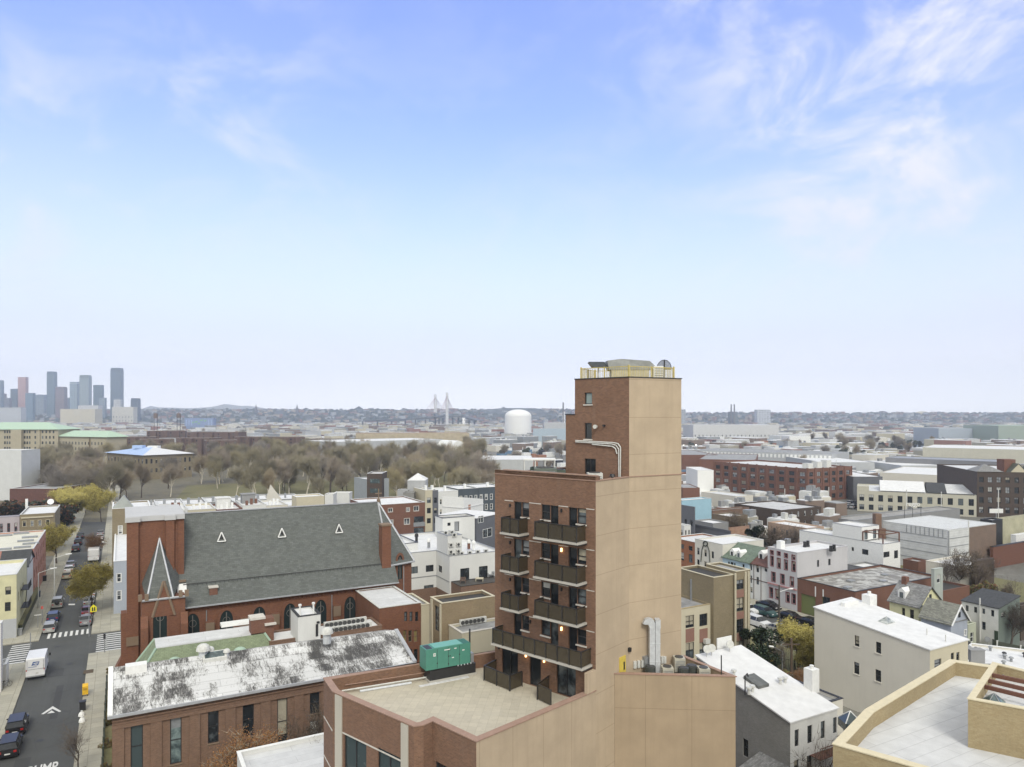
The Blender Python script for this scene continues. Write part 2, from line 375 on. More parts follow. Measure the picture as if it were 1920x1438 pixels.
# ---------------------------------------------------------------- palette
FRAME_W = plain('white_frame', (.62, .62, .6), .5); FRAME_D = plain('dark_frame', (.025, .025, .028), .45)
GL = glassmat('window_glass'); GLD = glassmat('dark_glass', (.018, .022, .026), (.12, .14, .15), .25); GLT = glassmat('teal_glass', (.05, .07, .075), (.2, .26, .26), .5)
BLINDS = [plain('white_blind', (.42, .42, .40), .5), plain('grey_blind', (.2, .21, .22), .4), plain('cream_blind', (.34, .31, .24), .5)]
SILL = plain('pale_sill', (.55, .52, .47)); WHITE = plain('white_paint', (.72, .72, .70), .6, var=.06); OFFW = plain('offwhite_metal', (.55, .55, .52), .5)
BLACK = plain('black_paint', (.02, .02, .022), .5); STEEL = plain('galvanised_steel', (.55, .57, .59), .4, .25); GREYM = plain('grey_metal', (.28, .29, .3), .5, .3)
CONC = stucco('concrete', (.42, .40, .36)); RUST = plain('rusty_steel', (.13, .055, .035), .8)
SNOWROOF = roofmat('white_membrane_roof', (.60, .605, .61), (.34, .34, .34), .35, lo=.5, hi=.8)
WROOF = roofmat('white_painted_roof', (.66, .66, .66), (.42, .42, .42), .45, panel=False, lo=.5, hi=.8)
GROOF = roofmat('grey_felt_roof', (.34, .34, .34), (.15, .15, .15), .7, lo=.42, hi=.62)
BROOF = roofmat('black_tar_roof', (.035, .033, .032), (.08, .075, .07), .6, panel=False)
PATCHROOF = roofmat('patched_grey_roof', (.5, .5, .48), (.16, .15, .14), .9, lo=.40, hi=.56, scale=.5)
CREAMROOF = roofmat('cream_roof', (.62, .60, .50), (.4, .38, .32), .35, panel=False)
TAN = stucco('tan_stucco', (.43, .325, .22), .06, .07); TAN2 = stucco('annex_stucco', (.42, .295, .20), .05, .05)
COPING = plain('terracotta_coping', (.31, .20, .15), .7, var=.1); 
TBRICK = brick('tower_brick', (.25, .132, .08), (.155, .082, .053), (.22, .16, .12)); CBRICK = brick('church_brick', (.225, .09, .048), (.155, .062, .036), (.165, .1, .068))
FBRICK = brick('brown_brick', (.225, .13, .085), (.155, .09, .06), (.21, .155, .12)); RBRICK = brick('red_brick', (.21, .092, .058), (.155, .066, .043), (.18, .12, .095))
DBRICK = brick('dark_brick', (.085, .06, .045), (.06, .042, .034), (.1, .08, .065)); TANBRICK = brick('tan_brick', (.30, .235, .14), (.25, .185, .115), (.28, .22, .15))
BUFF = brick('buff_brick', (.42, .34, .20), (.34, .26, .14), (.36, .29, .18)); PINKB = stucco('pink_wall', (.44, .22, .17)); OLDB = brick('old_tan_brick', (.27, .22, .135), (.22, .18, .108), (.24, .2, .15))
WSTUC = stucco('white_stucco', (.62, .62, .60), .05, .06); BEIGE = stucco('beige_render', (.60, .57, .50), .05, .06); CREAM = stucco('cream_wall', (.50, .455, .34), .06, .06)
GREYW = stucco('grey_wall', (.25, .25, .25)); NAVY = siding('navy_siding', (.06, .075, .09)); SLATEW = stucco('slate_grey_wall', (.12, .125, .14)); YSID = siding('yellow_siding', (.60, .57, .36), .2)
BLUES = siding('pale_blue_siding', (.42, .54, .62)); WSID = siding('white_siding', (.60, .60, .58), .2); GSID = siding('grey_blue_siding', (.33, .36, .42))
SHG = brick('grey_brick', (.27, .265, .25), (.22, .215, .205), (.3, .3, .28)); SLATE = shingle('slate_roof', (.098, .106, .10), .16, .5, .25); LEAD = plain('lead_flashing', (.38, .39, .41), .5, .2)
COPPER = stucco('verdigris_copper', (.33, .44, .35), .12, .15); DSHING = shingle('dark_shingles', (.045, .047, .05)); GSHING = shingle('grey_shingles', (.2, .2, .2)); GREENSH = shingle('green_shingles', (.13, .17, .13)); BROWNSH = shingle('brown_shingles', (.12, .055, .045))
STONE = stucco('brownstone_trim', (.20, .145, .10)); CORRW = siding('white_corrugated', (.56, .57, .57), .9)
def tile_deck():
    m = Mat('terrace_pavers'); v = m.coord('UV', rot=(0, 0, .62)); b = m.n('ShaderNodeTexBrick'); b.offset = 0; b.inputs['Scale'].default_value = 1; b.inputs['Brick Width'].default_value = .61; b.inputs['Row Height'].default_value = .61
    b.inputs['Mortar Size'].default_value = .008; b.inputs['Color1'].default_value = (.50, .455, .36, 1); b.inputs['Color2'].default_value = (.43, .39, .31, 1); b.inputs['Mortar'].default_value = (.3, .265, .2, 1); m.l(v, b.inputs[0])
    n = m.noise(v, .5, 6); col = m.mixc(m.rng(n, .4, .75, 0, .4), b.outputs[0], (.5, .46, .38)); n2 = m.noise(v, 2.2, 5, .7); col = m.mixc(m.rng(n2, .5, .75, 0, .35), col, (.26, .23, .18))
    return m.fin(col, .8)
DECK = tile_deck()
def peel():
    m = Mat('peeling_white_roof'); v = m.coord('UV'); b = m.n('ShaderNodeTexBrick'); b.inputs['Scale'].default_value = 1; b.inputs['Brick Width'].default_value = 1.6; b.inputs['Row Height'].default_value = 1.05; b.inputs['Mortar Size'].default_value = .03
    b.inputs['Color1'].default_value = (.5, .5, .5, 1); b.inputs['Color2'].default_value = (0, 0, 0, 1); b.inputs['Mortar'].default_value = (.35, .35, .35, 1); m.l(v, b.inputs[0])
    a = m.noise(m.coord('UV', (1, .5, 1)), .30, 3, .5, 1.0); c = m.noise(m.coord('UV', (2.6, .8, 1), (0, 0, .25)), 1.9, 9, .78, 1.2)
    s = m.n('ShaderNodeMath', operation='ADD'); m.l(m.rng(a, .3, .7, 0, .5), s.inputs[0]); m.l(m.rng(c, .3, .7, 0, .55), s.inputs[1])
    s2 = m.n('ShaderNodeMath', operation='MULTIPLY_ADD'); m.l(b.outputs[0], s2.inputs[0]); s2.inputs[1].default_value = .38; m.l(s.outputs[0], s2.inputs[2])
    col = m.ramp(s2.outputs[0], [(.52, (.62, .62, .62)), (.60, (.46, .46, .45)), (.70, (.2, .195, .19)), (.84, (.06, .058, .056))])
    q = m.n('ShaderNodeTexBrick'); q.inputs['Scale'].default_value = 1; q.inputs['Brick Width'].default_value = 9.3; q.inputs['Row Height'].default_value = .96; q.inputs['Mortar Size'].default_value = .025; q.inputs['Color1'].default_value = (1, 1, 1, 1); q.inputs['Color2'].default_value = (.84, .84, .84, 1); q.inputs['Mortar'].default_value = (.55, .55, .55, 1); m.l(v, q.inputs[0]); col = m.mixc(1.0, col, q.outputs[0], 'MULTIPLY')
    return m.fin(col, .8)
PEEL = peel()
def asphalt(name, c, patch=.25):
    m = Mat(name); v = m.coord('Object'); n = m.noise(v, .16, 6, .6); col = m.ramp(n, [(.3, sc3(c, .78)), (.7, sc3(c, 1.25))])
    n2 = m.noise(m.coord('Object', (1.6, .06, 1)), 1, 4); col = m.mixc(m.rng(n2, .5, .8, 0, patch), col, sc3(c, 1.8)); f = m.noise(v, 30, 2); col = m.mixc(.3, col, m.ramp(f, [(.3, sc3(c, .5)), (.7, sc3(c, 1.7))]))
    vo = m.n('ShaderNodeTexVoronoi', feature='DISTANCE_TO_EDGE'); vo.inputs['Scale'].default_value = .22; m.l(v, vo.inputs[0]); col = m.mixc(m.rng(vo.outputs[0], 0, .01, .3, 0), col, sc3(c, .35))
    b = m.n('ShaderNodeTexBrick'); b.inputs['Scale'].default_value = 1; b.inputs['Brick Width'].default_value = 3.1; b.inputs['Row Height'].default_value = 7.3; b.inputs['Mortar Size'].default_value = .02; b.inputs['Color1'].default_value = (.8, .8, .8, 1); b.inputs['Color2'].default_value = (1.2, 1.2, 1.2, 1); b.inputs['Mortar'].default_value = (.5, .5, .5, 1); m.l(v, b.inputs[0]); col = m.mixc(.35, col, m.mixc(1.0, col, b.outputs[0], 'MULTIPLY'))
    return m.fin(col, .85)
ASPH = asphalt('asphalt', (.062, .064, .062)); 
def sidewalk():
    m = Mat('concrete_sidewalk'); v = m.coord('Object'); b = m.n('ShaderNodeTexBrick'); b.offset = 0; b.inputs['Scale'].default_value = 1; b.inputs['Brick Width'].default_value = 1.5; b.inputs['Row Height'].default_value = 1.5; b.inputs['Mortar Size'].default_value = .02
    b.inputs['Color1'].default_value = (.40, .375, .30, 1); b.inputs['Color2'].default_value = (.33, .315, .26, 1); b.inputs['Mortar'].default_value = (.17, .16, .13, 1); m.l(v, b.inputs[0])
    n = m.noise(v, .5, 7, .65); col = m.mixc(m.rng(n, .42, .75, 0, .6), b.outputs[0], (.25, .24, .19)); return m.fin(col, .9)
WALK = sidewalk()
def groundmat():
    m = Mat('city_ground'); v = m.coord('Object'); n = m.noise(v, .012, 8, .7, 1); n2 = m.noise(v, .05, 8, .7)
    col = m.ramp(n, [(.3, (.09, .088, .07)), (.44, (.16, .155, .14)), (.52, (.12, .115, .1)), (.66, (.30, .295, .28))]); col = m.mixc(m.rng(n2, .45, .7, 0, .7), col, (.1, .095, .075))
    n3 = m.noise(v, .3, 6, .7); col = m.mixc(m.rng(n3, .55, .75, 0, .5), col, (.33, .32, .31)); return m.fin(col, .95)
GROUND = groundmat()
def grassm():
    m = Mat('dry_grass'); v = m.coord('Object'); n = m.noise(v, .1, 8, .7); n2 = m.noise(v, 3, 4); col = m.ramp(n, [(.3, (.10, .10, .045)), (.5, (.15, .14, .06)), (.7, (.19, .165, .085))]); col = m.mixc(.3, col, m.ramp(n2, [(.3, (.06, .06, .03)), (.7, (.22, .2, .1))])); return m.fin(col, .95)
GRASS = grassm()
def farhill():
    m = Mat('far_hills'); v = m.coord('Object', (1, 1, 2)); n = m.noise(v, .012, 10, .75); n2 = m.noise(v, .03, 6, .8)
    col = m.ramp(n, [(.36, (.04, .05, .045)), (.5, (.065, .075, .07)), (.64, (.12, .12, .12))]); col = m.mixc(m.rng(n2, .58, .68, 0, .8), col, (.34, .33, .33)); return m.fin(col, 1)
FARHILL = farhill()
def paintm():
    m = Mat('road_paint'); v = m.coord('Object'); n = m.noise(v, 5, 6, .7); return m.fin(m.mixc(m.rng(n, .48, .75, 0, .6), (.62, .62, .6), (.2, .2, .2)), .8)
PAINT = paintm()
# ================================================================ apartment tower
def stuccoj(name, c, bw, bh, offy=0, offx=0):
    m = Mat(name); v = m.coord('UV'); n = m.noise(v, .35, 6, .6); col = m.ramp(n, [(.38, sc3(c, .88)), (.62, sc3(c, 1.05))])
    s = m.noise(m.coord('UV', (2.2, .1, 1)), 1, 5, .65); col = m.mixc(m.rng(s, .48, .75, 0, .5), col, sc3(c, .74))
    f = m.noise(v, 24, 3); col = m.mixc(.22, col, m.ramp(f, [(.3, sc3(c, .7)), (.7, sc3(c, 1.25))]))
    mp = m.n('ShaderNodeMapping'); mp.inputs['Location'].default_value = (offx, offy, 0); m.l(v, mp.inputs[0])
    b = m.n('ShaderNodeTexBrick'); b.offset = 0; b.inputs['Scale'].default_value = 1; b.inputs['Brick Width'].default_value = bw; b.inputs['Row Height'].default_value = bh; b.inputs['Mortar Size'].default_value = .028; b.inputs['Mortar Smooth'].default_value = .4
    b.inputs['Color1'].default_value = (1, 1, 1, 1); b.inputs['Color2'].default_value = (1, 1, 1, 1); b.inputs['Mortar'].default_value = (.76, .74, .72, 1); m.l(mp.outputs[0], b.inputs[0])
    col = m.mixc(1.0, col, b.outputs[0], 'MULTIPLY'); m.bump(f, .2, .01); return m.fin(col, .9)
TANJ = stuccoj('tan_stucco_with_joints', (.45, .355, .25), 12.0, 2.85, 1.2, 3.4); TANK = stuccoj('lower_tan_stucco', (.42, .332, .235), 2.85, 12.0, 3, .3); TANX = stuccoj('annex_tan_stucco', (.36, .275, .185), 3.4, 9.3, 4.4, 2.0)
BRONZE = plain('bronze_glass_rail', (.07, .058, .04), .25, .2); BRONZE.node_tree.nodes['Principled BSDF'].inputs['Alpha'].default_value = .9
GEN = plain('generator_green', (.065, .22, .17), .45, var=.06); GENL = plain('generator_green_top', (.13, .36, .29), .45, var=.05)
A_, B_, C_, D_ = (6.03, 51.07), (9.0, 54.5), (13.6, 57.0), (-1.385, 57.57)
tp = [LD(*p) for p in (A_, B_, C_, (8.8, 65.8), (4.5, 64.3), D_)]
T = Bld('apartment_tower', 'tall stepped apartment tower, brick front with balconies and blank tan stucco side', 'apartment building', tp, 31.25, TANJ, GROOF, par=.85, pw=.25, cap=COPING, wallmats=[TANJ, TANJ, TANJ, TBRICK, TBRICK, TBRICK])
fr = T.f[5]; DW = plain('door_dark', (.02, .022, .025), .3); tr = T.root
fr.za = fr.zb = 31.6
rows = [29.2, 26.25, 23.3, 20.35]
WARM = emis('warm_lamp_glow', (1, .6, .25), 2.2)
def hp(x, off=0): return fr.h(x, off)
def bal_slab(name, hL, hR, p, zf, posts):
    b = thing_part(name, tr); m = MB(); fr.bar(m, hL-.12, hR+.12, zf-.24, zf-.09, .004, p+.1); m.build('slab', [CONC], b); m = MB(); fr.bar(m, hL-.12, hR+.12, zf-.34, zf-.245, .004, p-.1); m.build('slab_edge', [FRAME_D], b)
    m = MB(); z0, z1 = zf-.04, zf+1.1; t = .02
    fr.bar(m, hL, hR, z0, z1-.05, p-t, p); fr.bar(m, hR-t, hR, z0, z1-.05, .02, p-t-.002); fr.bar(m, hL, hL+t, z0, z1-.05, .02, p-t-.002); m.build('glass_panel', [BRONZE], b)
    m = MB(); n = posts
    for i in range(n+1): h = hL+(hR-hL)*i/n; fr.bar(m, h-.03, h+.03, zf-.09, z1-.06, p+.002, p+.05)
    fr.bar(m, hL-.03, hR+.03, z1-.05, z1, p-.03, p+.05); fr.bar(m, hR-.03, hR+.03, z1-.05, z1, .02, p-.04); fr.bar(m, hL-.03, hL+.03, z1-.05, z1, .02, p-.04); m.build('railing_frame', [FRAME_D], b)
def thing_part(name, parent):
    o = bpy.data.objects.new(name, None); COL.objects.link(o); o.parent = parent; return o
def sconce(f, root, px, z, lit):
    h = f.h(px); m = MB(); f.bar(m, h-.05, h+.05, z-.13, z+.13, .003, .12)
    o = m.build('wall_lamp', WARM if lit else BLACK, root, uv=False)
    if lit:
        o['label'] = 'lit amber wall lamp'; l = bpy.data.lights.new('lamp_light', 'POINT'); l.energy = 1.5; l.color = (1, .55, .22); l.shadow_soft_size = .1
        lo = bpy.data.objects.new('lamp_light', l); COL.objects.link(lo); p = f.P(h, .35); lo.location = (p[0], p[1], z-.05)
def lunit(x0, xm, x1, zt, zf, door_left):
    h0, hm, h1 = hp(x0), hp(xm), hp(x1); ws = zt-1.15
    if door_left: fr.window(tr, h0, hm, zf, zt, 'plain', FRAME_D, glass=GLD, name='balcony_door'); fr.window(tr, hm+.003, h1, ws, zt, 'dh', FRAME_D, glass=GLD, sill=SILL)
    else: fr.window(tr, hm+.003, h1, zf, zt, 'plain', FRAME_D, glass=GLD, name='balcony_door'); fr.window(tr, h0, hm, ws, zt, 'dh', FRAME_D, glass=GLD, sill=SILL)
for i, zt in enumerate(rows):
    zf = zt-2.2
    lunit(963.5, 978, 992, zt, zf, True); lunit(1015, 1031.5, 1047, zt, zf, False); lunit(1066, 1082, 1099, zt, zf, True)
    hs = hp(957, 0); sconce(fr, tr, 957 if i < 3 else 995, zt-.35, False); sconce(fr, tr, 1053.5, zt-.3, i in (1, 3))
    if i < 3:
        bal_slab('balcony', hp(940.5, 1.1), hp(972.5, 1.1), 1.1, zf-.05, 2); bal_slab('balcony', hp(1003, 1.1), hp(1081.5, 1.1), 1.1, zf-.05, 3)
    else: bal_slab('balcony', hp(924, 1.2), hp(1090, 1.2), 1.2, zf-.05, 8)
# pale string lines in the brickwork
for zt in rows:
    for (a, b) in ((946, 963), (992, 1015), (1047, 1066), (1099, 1115)): m = MB(); fr.bar(m, hp(a)+.02, hp(b)-.02, zt-.02, zt+.04, .003, .02); m.build('string_course', SILL, tr)
ztr = 17.4
fr.window(tr, hp(941), hp(971), 15.1, ztr, 'sl', FRAME_D, glass=GLD, name='sliding_door'); fr.window(tr, hp(993), hp(1014), 15.1, ztr, 'plain', FRAME_D, glass=GLD, name='entrance_door')
fr.window(tr, hp(1043.6), hp(1079.5), 15.1, ztr, 'sl', FRAME_D, glass=GLD, name='sliding_door')
for px, lit in ((936, False), (987, True), (1021, True)): sconce(fr, tr, px, 17.3, lit)
m = MB(); h = hp(1003); fr.bar(m, h-.28, h+.28, 17.55, 17.85, .003, .12); m.build('exit_sign', WHITE, tr)
T.f[0].holes.append((T.f[0].h(1160.8), T.f[0].h(1172.5), 15.6, 17.1)) if False else None
ab, bc = T.f[0], T.f[1]
m = MB(); ab.bar(m, ab.h(1160.8), ab.h(1172.3), 15.75, 17.75, .004, .05); yd = m.build('roof_door', plain('yellow_door', (.62, .47, .08), .5), tr); yd['label'] = 'yellow steel roof door'
m = MB(); ab.bar(m, ab.h(1168), ab.h(1170.5), 16.7, 17.3, .053, .06); m.build('door_glass', BLACK, yd)
m = MB(); ab.bar(m, ab.h(1177), ab.h(1180), 17.9, 18.2, .004, .2); m.build('flood_light', BLACK, tr)
T.done()
# tall piece of the front parapet returned at the corner
m = MB(); I = inset(tp, .25); fr.bar(m, fr.W-.0, fr.W+0.0, 31, 31.6, 0, 0); m = MB()
a0, a1 = fr.P(0, -.25), fr.P(fr.W, -.25); m.prism([fr.P(0), fr.P(fr.W), ab.P(.55), a1, a0], 31.322, 31.6, 0); 
m.build('front_parapet', [TBRICK], tr); m = MB(); fr.bar(m, .9, fr.W+.03, 31.602, 31.68, -.3, .05); m.build('front_coping', COPING, tr)
# bulkhead
bp = [LD(*p) for p in (B_, C_, (11.2, 61.4), (6.9, 61.6), (5.14, 57.9))]
bp = inset(bp, -.006)
K = Bld('x', None, None, bp, 38.85, TANJ, GROOF, par=.25, z0=30.4, cap=FRAME_D, wallmats=[TANJ, TANJ, TBRICK, TBRICK, TBRICK], root=tr)
kf = K.f[4]
kf.wpx(tr, 1096, 1110, 735, 757, style='plain', frame=FRAME_D, glass=GLT, sill=SILL); kf.wpx(tr, 1096, 1109.5, 792, 822, style='plain', frame=FRAME_D, glass=GLD, sill=SILL); kf.wpx(tr, 1096, 1117, 859, 888, style='sl', frame=FRAME_D, glass=GLD)
K.done(wallname='bulkhead_wall')
sp = [LD(*p) for p in ((5.14, 57.9), (6.9, 61.6), (6.0, 62.2), (4.43, 58.5))]
sp = [sp[0], sp[1], sp[2], sp[3]]
Bld('x', None, None, inset(sp, .004), 36.05, TBRICK, GROOF, par=.2, z0=30.4, cap=FRAME_D, root=tr).done(wallname='stair_head_wall')
def fpt(f, px, py, off): h = f.h(px, off); p = f.P(h, off); return (p[0], p[1], zat(py, p))
m = MB()
for pts in (((1079, 825), (1150, 829), (1159, 831), (1163.5, 838), (1163, 893)), ((1079, 827.5), (1146, 831.5), (1155, 834), (1160, 841), (1160.5, 893)), ((1110, 832), (1148, 836), (1154, 840), (1157, 850))):
    q = [fpt(kf, x, y, .12) for x, y in pts]
    for a, b in zip(q, q[1:]): m.cyl(a, b, .05, n=7)
m.build('conduit', OFFW, tr)
m = MB(); p = fpt(kf, 1117, 799, .2); m.cyl(p, (p[0]-.25, p[1]-.2, p[2]), .16, n=10); m.build('wall_vent', OFFW, tr)
m = MB(); p = fpt(kf, 1133.5, 797, .05); m.cyl(p, (p[0]-.2, p[1]-.1, p[2]), .09, n=8); m.build('security_camera', BLACK, tr)
# rooftop railing (own thing? fixed to the tower: part)
YR = plain('yellow_railing', (.50, .40, .12), .5); m = MB(); rp = inset(bp, .42); zc = 38.6
for i in (0, 4, 1, 2, 3):
    f = Face(rp[i], rp[(i+1) % 5], 0, 1); k = max(2, int(f.W/.16))
    f.bar(m, 0, f.W, zc+1.12, zc+1.17, -.02, .02); f.bar(m, 0, f.W, zc+.12, zc+.16, -.02, .02)
    for j in range(k): h = f.W*j/k; f.bar(m, h-.012, h+.012, zc+.16, zc+1.12, -.012, .012)
    f.bar(m, -.05, .05, zc, zc+1.25, -.05, .05); f.bar(m, f.W/2-.04, f.W/2+.04, zc, zc+1.2, -.04, .04)
m.build('roof_railing', YR, tr)
# rooftop plant on the bulkhead: things of their own
def onroof(px, d): return XYd(px, d)
GALV = plain('dull_galvanised', (.42, .43, .42), .5, .25, var=.15, scale=2)
c = onroof(1180, 58.6); hd = thing('air_handler', 'big flared pale grey air duct hood on the tower top behind the yellow railing', 'air handler', (c[0], c[1], zc))
def loc(c, lat, dep): p = LD(lat, dep); return (c[0]+p[0], c[1]+p[1])
def lq(c, x0, x1, y0, y1): return [loc(c, x0, y0), loc(c, x1, y0), loc(c, x1, y1), loc(c, x0, y1)]
m = MB(); m.prism(lq(c, -1.55, 1.45, -.7, .7), zc, zc+1.05); m.build('casing', plain('casing_cream', (.45, .41, .30), .6), hd)
m = MB(); b_ = lq(c, -1.75, 1.6, -.75, .8); t_ = lq(c, -1.95, 1.5, -1.0, 1.0); r_ = loc(c, 2.15, 0)
i = len(m.v); m.v += [(*p, zc+1.05) for p in b_]+[(*t_[0], zc+1.78), (*loc(c, -.8, -1.0), zc+1.92), (*loc(c, 1.5, -1.0), zc+1.75), (*t_[2], zc+1.75), (*loc(c, -.8, 1), zc+1.92), (*t_[3], zc+1.78), (*loc(c, 2.1, -.6), zc+1.3), (*loc(c, 2.1, .6), zc+1.3)]
for q in ((0, 1, 6, 5, 4), (3, 9, 8, 7, 2), (0, 4, 9, 3), (4, 5, 8, 9), (5, 6, 7, 8), (1, 10, 6), (2, 7, 11), (10, 11, 7, 6), (1, 2, 11, 10)): m.f.append(tuple(i+k for k in q)); m.m.append(0)
m.build('flared_hood', GALV, hd)
c = onroof(1122, 58.6); t1 = thing('solar_panel', 'dark tilted panel at the left end of the tower top', 'solar panel', (c[0], c[1], zc)); m = MB()
q = [(-.85, -.4, 1.72), (.4, -.4, 1.72), (.75, -.4, 1.3), (-.5, -.4, 1.3)]
m.poly([(*loc(c, x, -.5), zc+z) for x, y, z in q]); m.poly([(*loc(c, x, .5), zc+z-.04) for x, y, z in q][::-1])
for k in range(4): a, b = q[k], q[(k+1) % 4]; m.poly([(*loc(c, a[0], -.5), zc+a[2]), (*loc(c, b[0], -.5), zc+b[2]), (*loc(c, b[0], .5), zc+b[2]-.04), (*loc(c, a[0], .5), zc+a[2]-.04)])
m.build('panel', plain('panel_glass', (.06, .07, .08), .2), t1); m = MB(); m.cyl((*loc(c, 0, 0), zc), (*loc(c, 0, 0), zc+1.3), .05); m.build('post', STEEL, t1)
c = onroof(1233, 58.2); t1 = thing('louvred_unit', 'small white louvred ventilation unit beside the mesh dish on the tower top', 'ventilation unit', (c[0], c[1], zc)); m = MB(); m.prism(lq(c, -.4, .4, -.4, .4), zc, zc+1.35); m.build('casing', WHITE, t1)
m = MB()
for k in range(6): m.prism(lq(c, -.34, .34, -.44, -.41), zc+.2+k*.18, zc+.26+k*.18)
m.build('louvre', GREYM, t1)
c = onroof(1246, 58.8); t1 = thing('mesh_dish', 'half round mesh antenna dish at the right end of the tower top', 'antenna', (c[0], c[1], zc)); MESHM = plain('dish_mesh', (.16, .17, .18), .5); MESHM.node_tree.nodes['Principled BSDF'].inputs['Alpha'].default_value = .45
m = MB(); pts = [(.62*math.cos(a), 1.15+.78*math.sin(a)) for a in [math.pi*k/14 for k in range(15)]]
for off in (0, .03): m.poly([(*loc(c, x, off+.25*(1-(z-1.15))), zc+z) for x, z in pts])
m.build('mesh', MESHM, t1, recalc=False); m = MB()
for a, b in zip(pts+[pts[0]], pts[1:]+[pts[0]]): m.cyl((*loc(c, a[0], .25*(1-(a[1]-1.15))), zc+a[1]), (*loc(c, b[0], .25*(1-(b[1]-1.15))), zc+b[1]), .025, n=5)
m.cyl((*loc(c, 0, .2), zc), (*loc(c, 0, .05), zc+1.93), .06); m.build('rim', BLACK, t1)
# ---- plant on the main roof behind the parapet
FANM = plain('fan_grille', (.05, .05, .05), .6)
def condenser(c, z, w=.42, h=.85, mat=None, label=None, name='condenser_unit', round_=False, group='air conditioning condensers on the stucco annex roof'):
    t = thing(name, label, 'air conditioner', (c[0], c[1], z), group); m = MB()
    if round_: m.cyl((*c, z), (*c, z+h), w, n=16)
    else: m.prism(lq(c, -w, w, -w, w), z, z+h)
    m.build('casing', mat or OFFW, t); m = MB(); m.cyl((*c, z+h+.003), (*c, z+h+.05), w*.78, n=16); m.build('fan', FANM, t); m = MB()
    for k in range(7):
        z_ = z+.1+k*(h-.2)/7
        if not round_: m.prism(lq(c, -w*.85, w*.85, -w-.02, -w-.003), z_, z_+.04)
    if m.v: m.build('louvre', GREYM, t)
    return t
zr = 30.42
condenser(XYd(1115, 53.6), zr, .55, 1.25, OFFW, 'beige boxy air conditioner behind the brick parapet at the foot of the bulkhead', group=None)
for px, dpt, w_, h_, mt, lb in ((1022, 57.5, .9, 1.35, plain('grey_green_unit', (.12, .14, .12), .5), 'wide grey green rooftop unit behind the brick parapet'), (1002, 58.6, .35, 1.3, plain('dark_green_unit', (.04, .06, .05), .5), 'narrow dark green rooftop unit behind the brick parapet'), (1047, 57.3, .55, 1.2, plain('green_unit', (.07, .09, .07), .5), 'dark round topped unit at the left foot of the bulkhead')):
    condenser(XYd(px, dpt), zr, w_, h_, mt, lb, group=None)
c = XYd(1012, 59.2); t1 = thing('glass_canopy', 'white framed glazed roof canopy behind the rooftop units on the brick block', 'canopy', (c[0], c[1], zr)); m = MB()
m.prism(lq(c, -1.4, 1.3, -1, 1), zr+1.9, zr+2.0)
m.build('roof', WHITE, t1); m = MB()
for x in (-1.3, -.4, .4, 1.2):
    for y in (-.9, .9): m.prism(lq((c[0], c[1]), x-.04, x+.04, y-.04, y+.04), zr, zr+1.9)
m.build('post', FRAME_W, t1)
c = XYd(1148, 54.3); t1 = thing('roof_vent', 'small black mushroom vent beside the conduits on the tower roof', 'vent', (c[0], c[1], zr)); m = MB(); m.cyl((*c, zr), (*c, zr+.9), .12); m.cyl((*c, zr+.9), (*c, zr+1.1), .24, .16); m.build('cowl', BLACK, t1)
# ================================================================ terrace block (lower storeys of the tower)
Q = [(-2.17, 43.1), A_, D_, (1.28, 60.61), (-14.2, 53.5), (-12.86, 50.9), (-6.25, 45.2), (-5.67, 45.4), (-5.15, 46.0)]
Q = [LD(*p) for p in Q]
TB = Bld('terrace_block', 'lower brick and stucco wing with a big paved roof terrace carrying a green generator', 'building', Q, 16.15, TBRICK, DECK, par=1.08, pw=.42, cap=COPING, wallmats=[TANK, TBRICK, TBRICK, TBRICK, TBRICK, TBRICK, TBRICK, TBRICK, TBRICK], skip=(1, 2))
ff = TB.f[5]
ff.wpx(TB.root, 645, 687, 1385, 1450, style='sl', frame=FRAME_D, glass=GLT, sill=SILL); ff.wpx(TB.root, 708, 751, 1410, 1470, style='sl', frame=FRAME_D, glass=GLT, sill=SILL)
TB.f[8].wpx(TB.root, 816, 842, 1432, 1480, style='sl', frame=FRAME_D, glass=GLD)
m = MB()
for a, b in ((629.5, 642), (753, 766)): ff.bar(m, ff.h(a), ff.h(b), 0, 16.1, .004, .08)
m.build('pilaster', stucco('limestone', (.46, .43, .37)), TB.root)
m = MB(); ff.bar(m, ff.h(642)+.01, ff.h(753)-.01, 13.55, 13.65, .004, .03); TB.f[4].bar(m, .1, TB.f[4].W-.1, 13.3, 13.4, .004, .03); TB.f[4].bar(m, .1, TB.f[4].W-.1, 10.4, 10.5, .004, .03); m.build('string_course', SILL, TB.root)
TB.done()
# corner fin carrying the wide balcony
s0 = ab.P(0); dv = ab.d; p1 = (s0[0]-dv.x*1.05, s0[1]-dv.y*1.05); nn = fr.d*-.25
m = MB(); m.prism([p1, (s0[0]-dv.x*.005, s0[1]-dv.y*.005), (s0[0]-dv.x*.005+nn.x, s0[1]-dv.y*.005+nn.y), (p1[0]+nn.x, p1[1]+nn.y)], 16.23, 17.7); m.build('fin_wall', TANJ, tr)
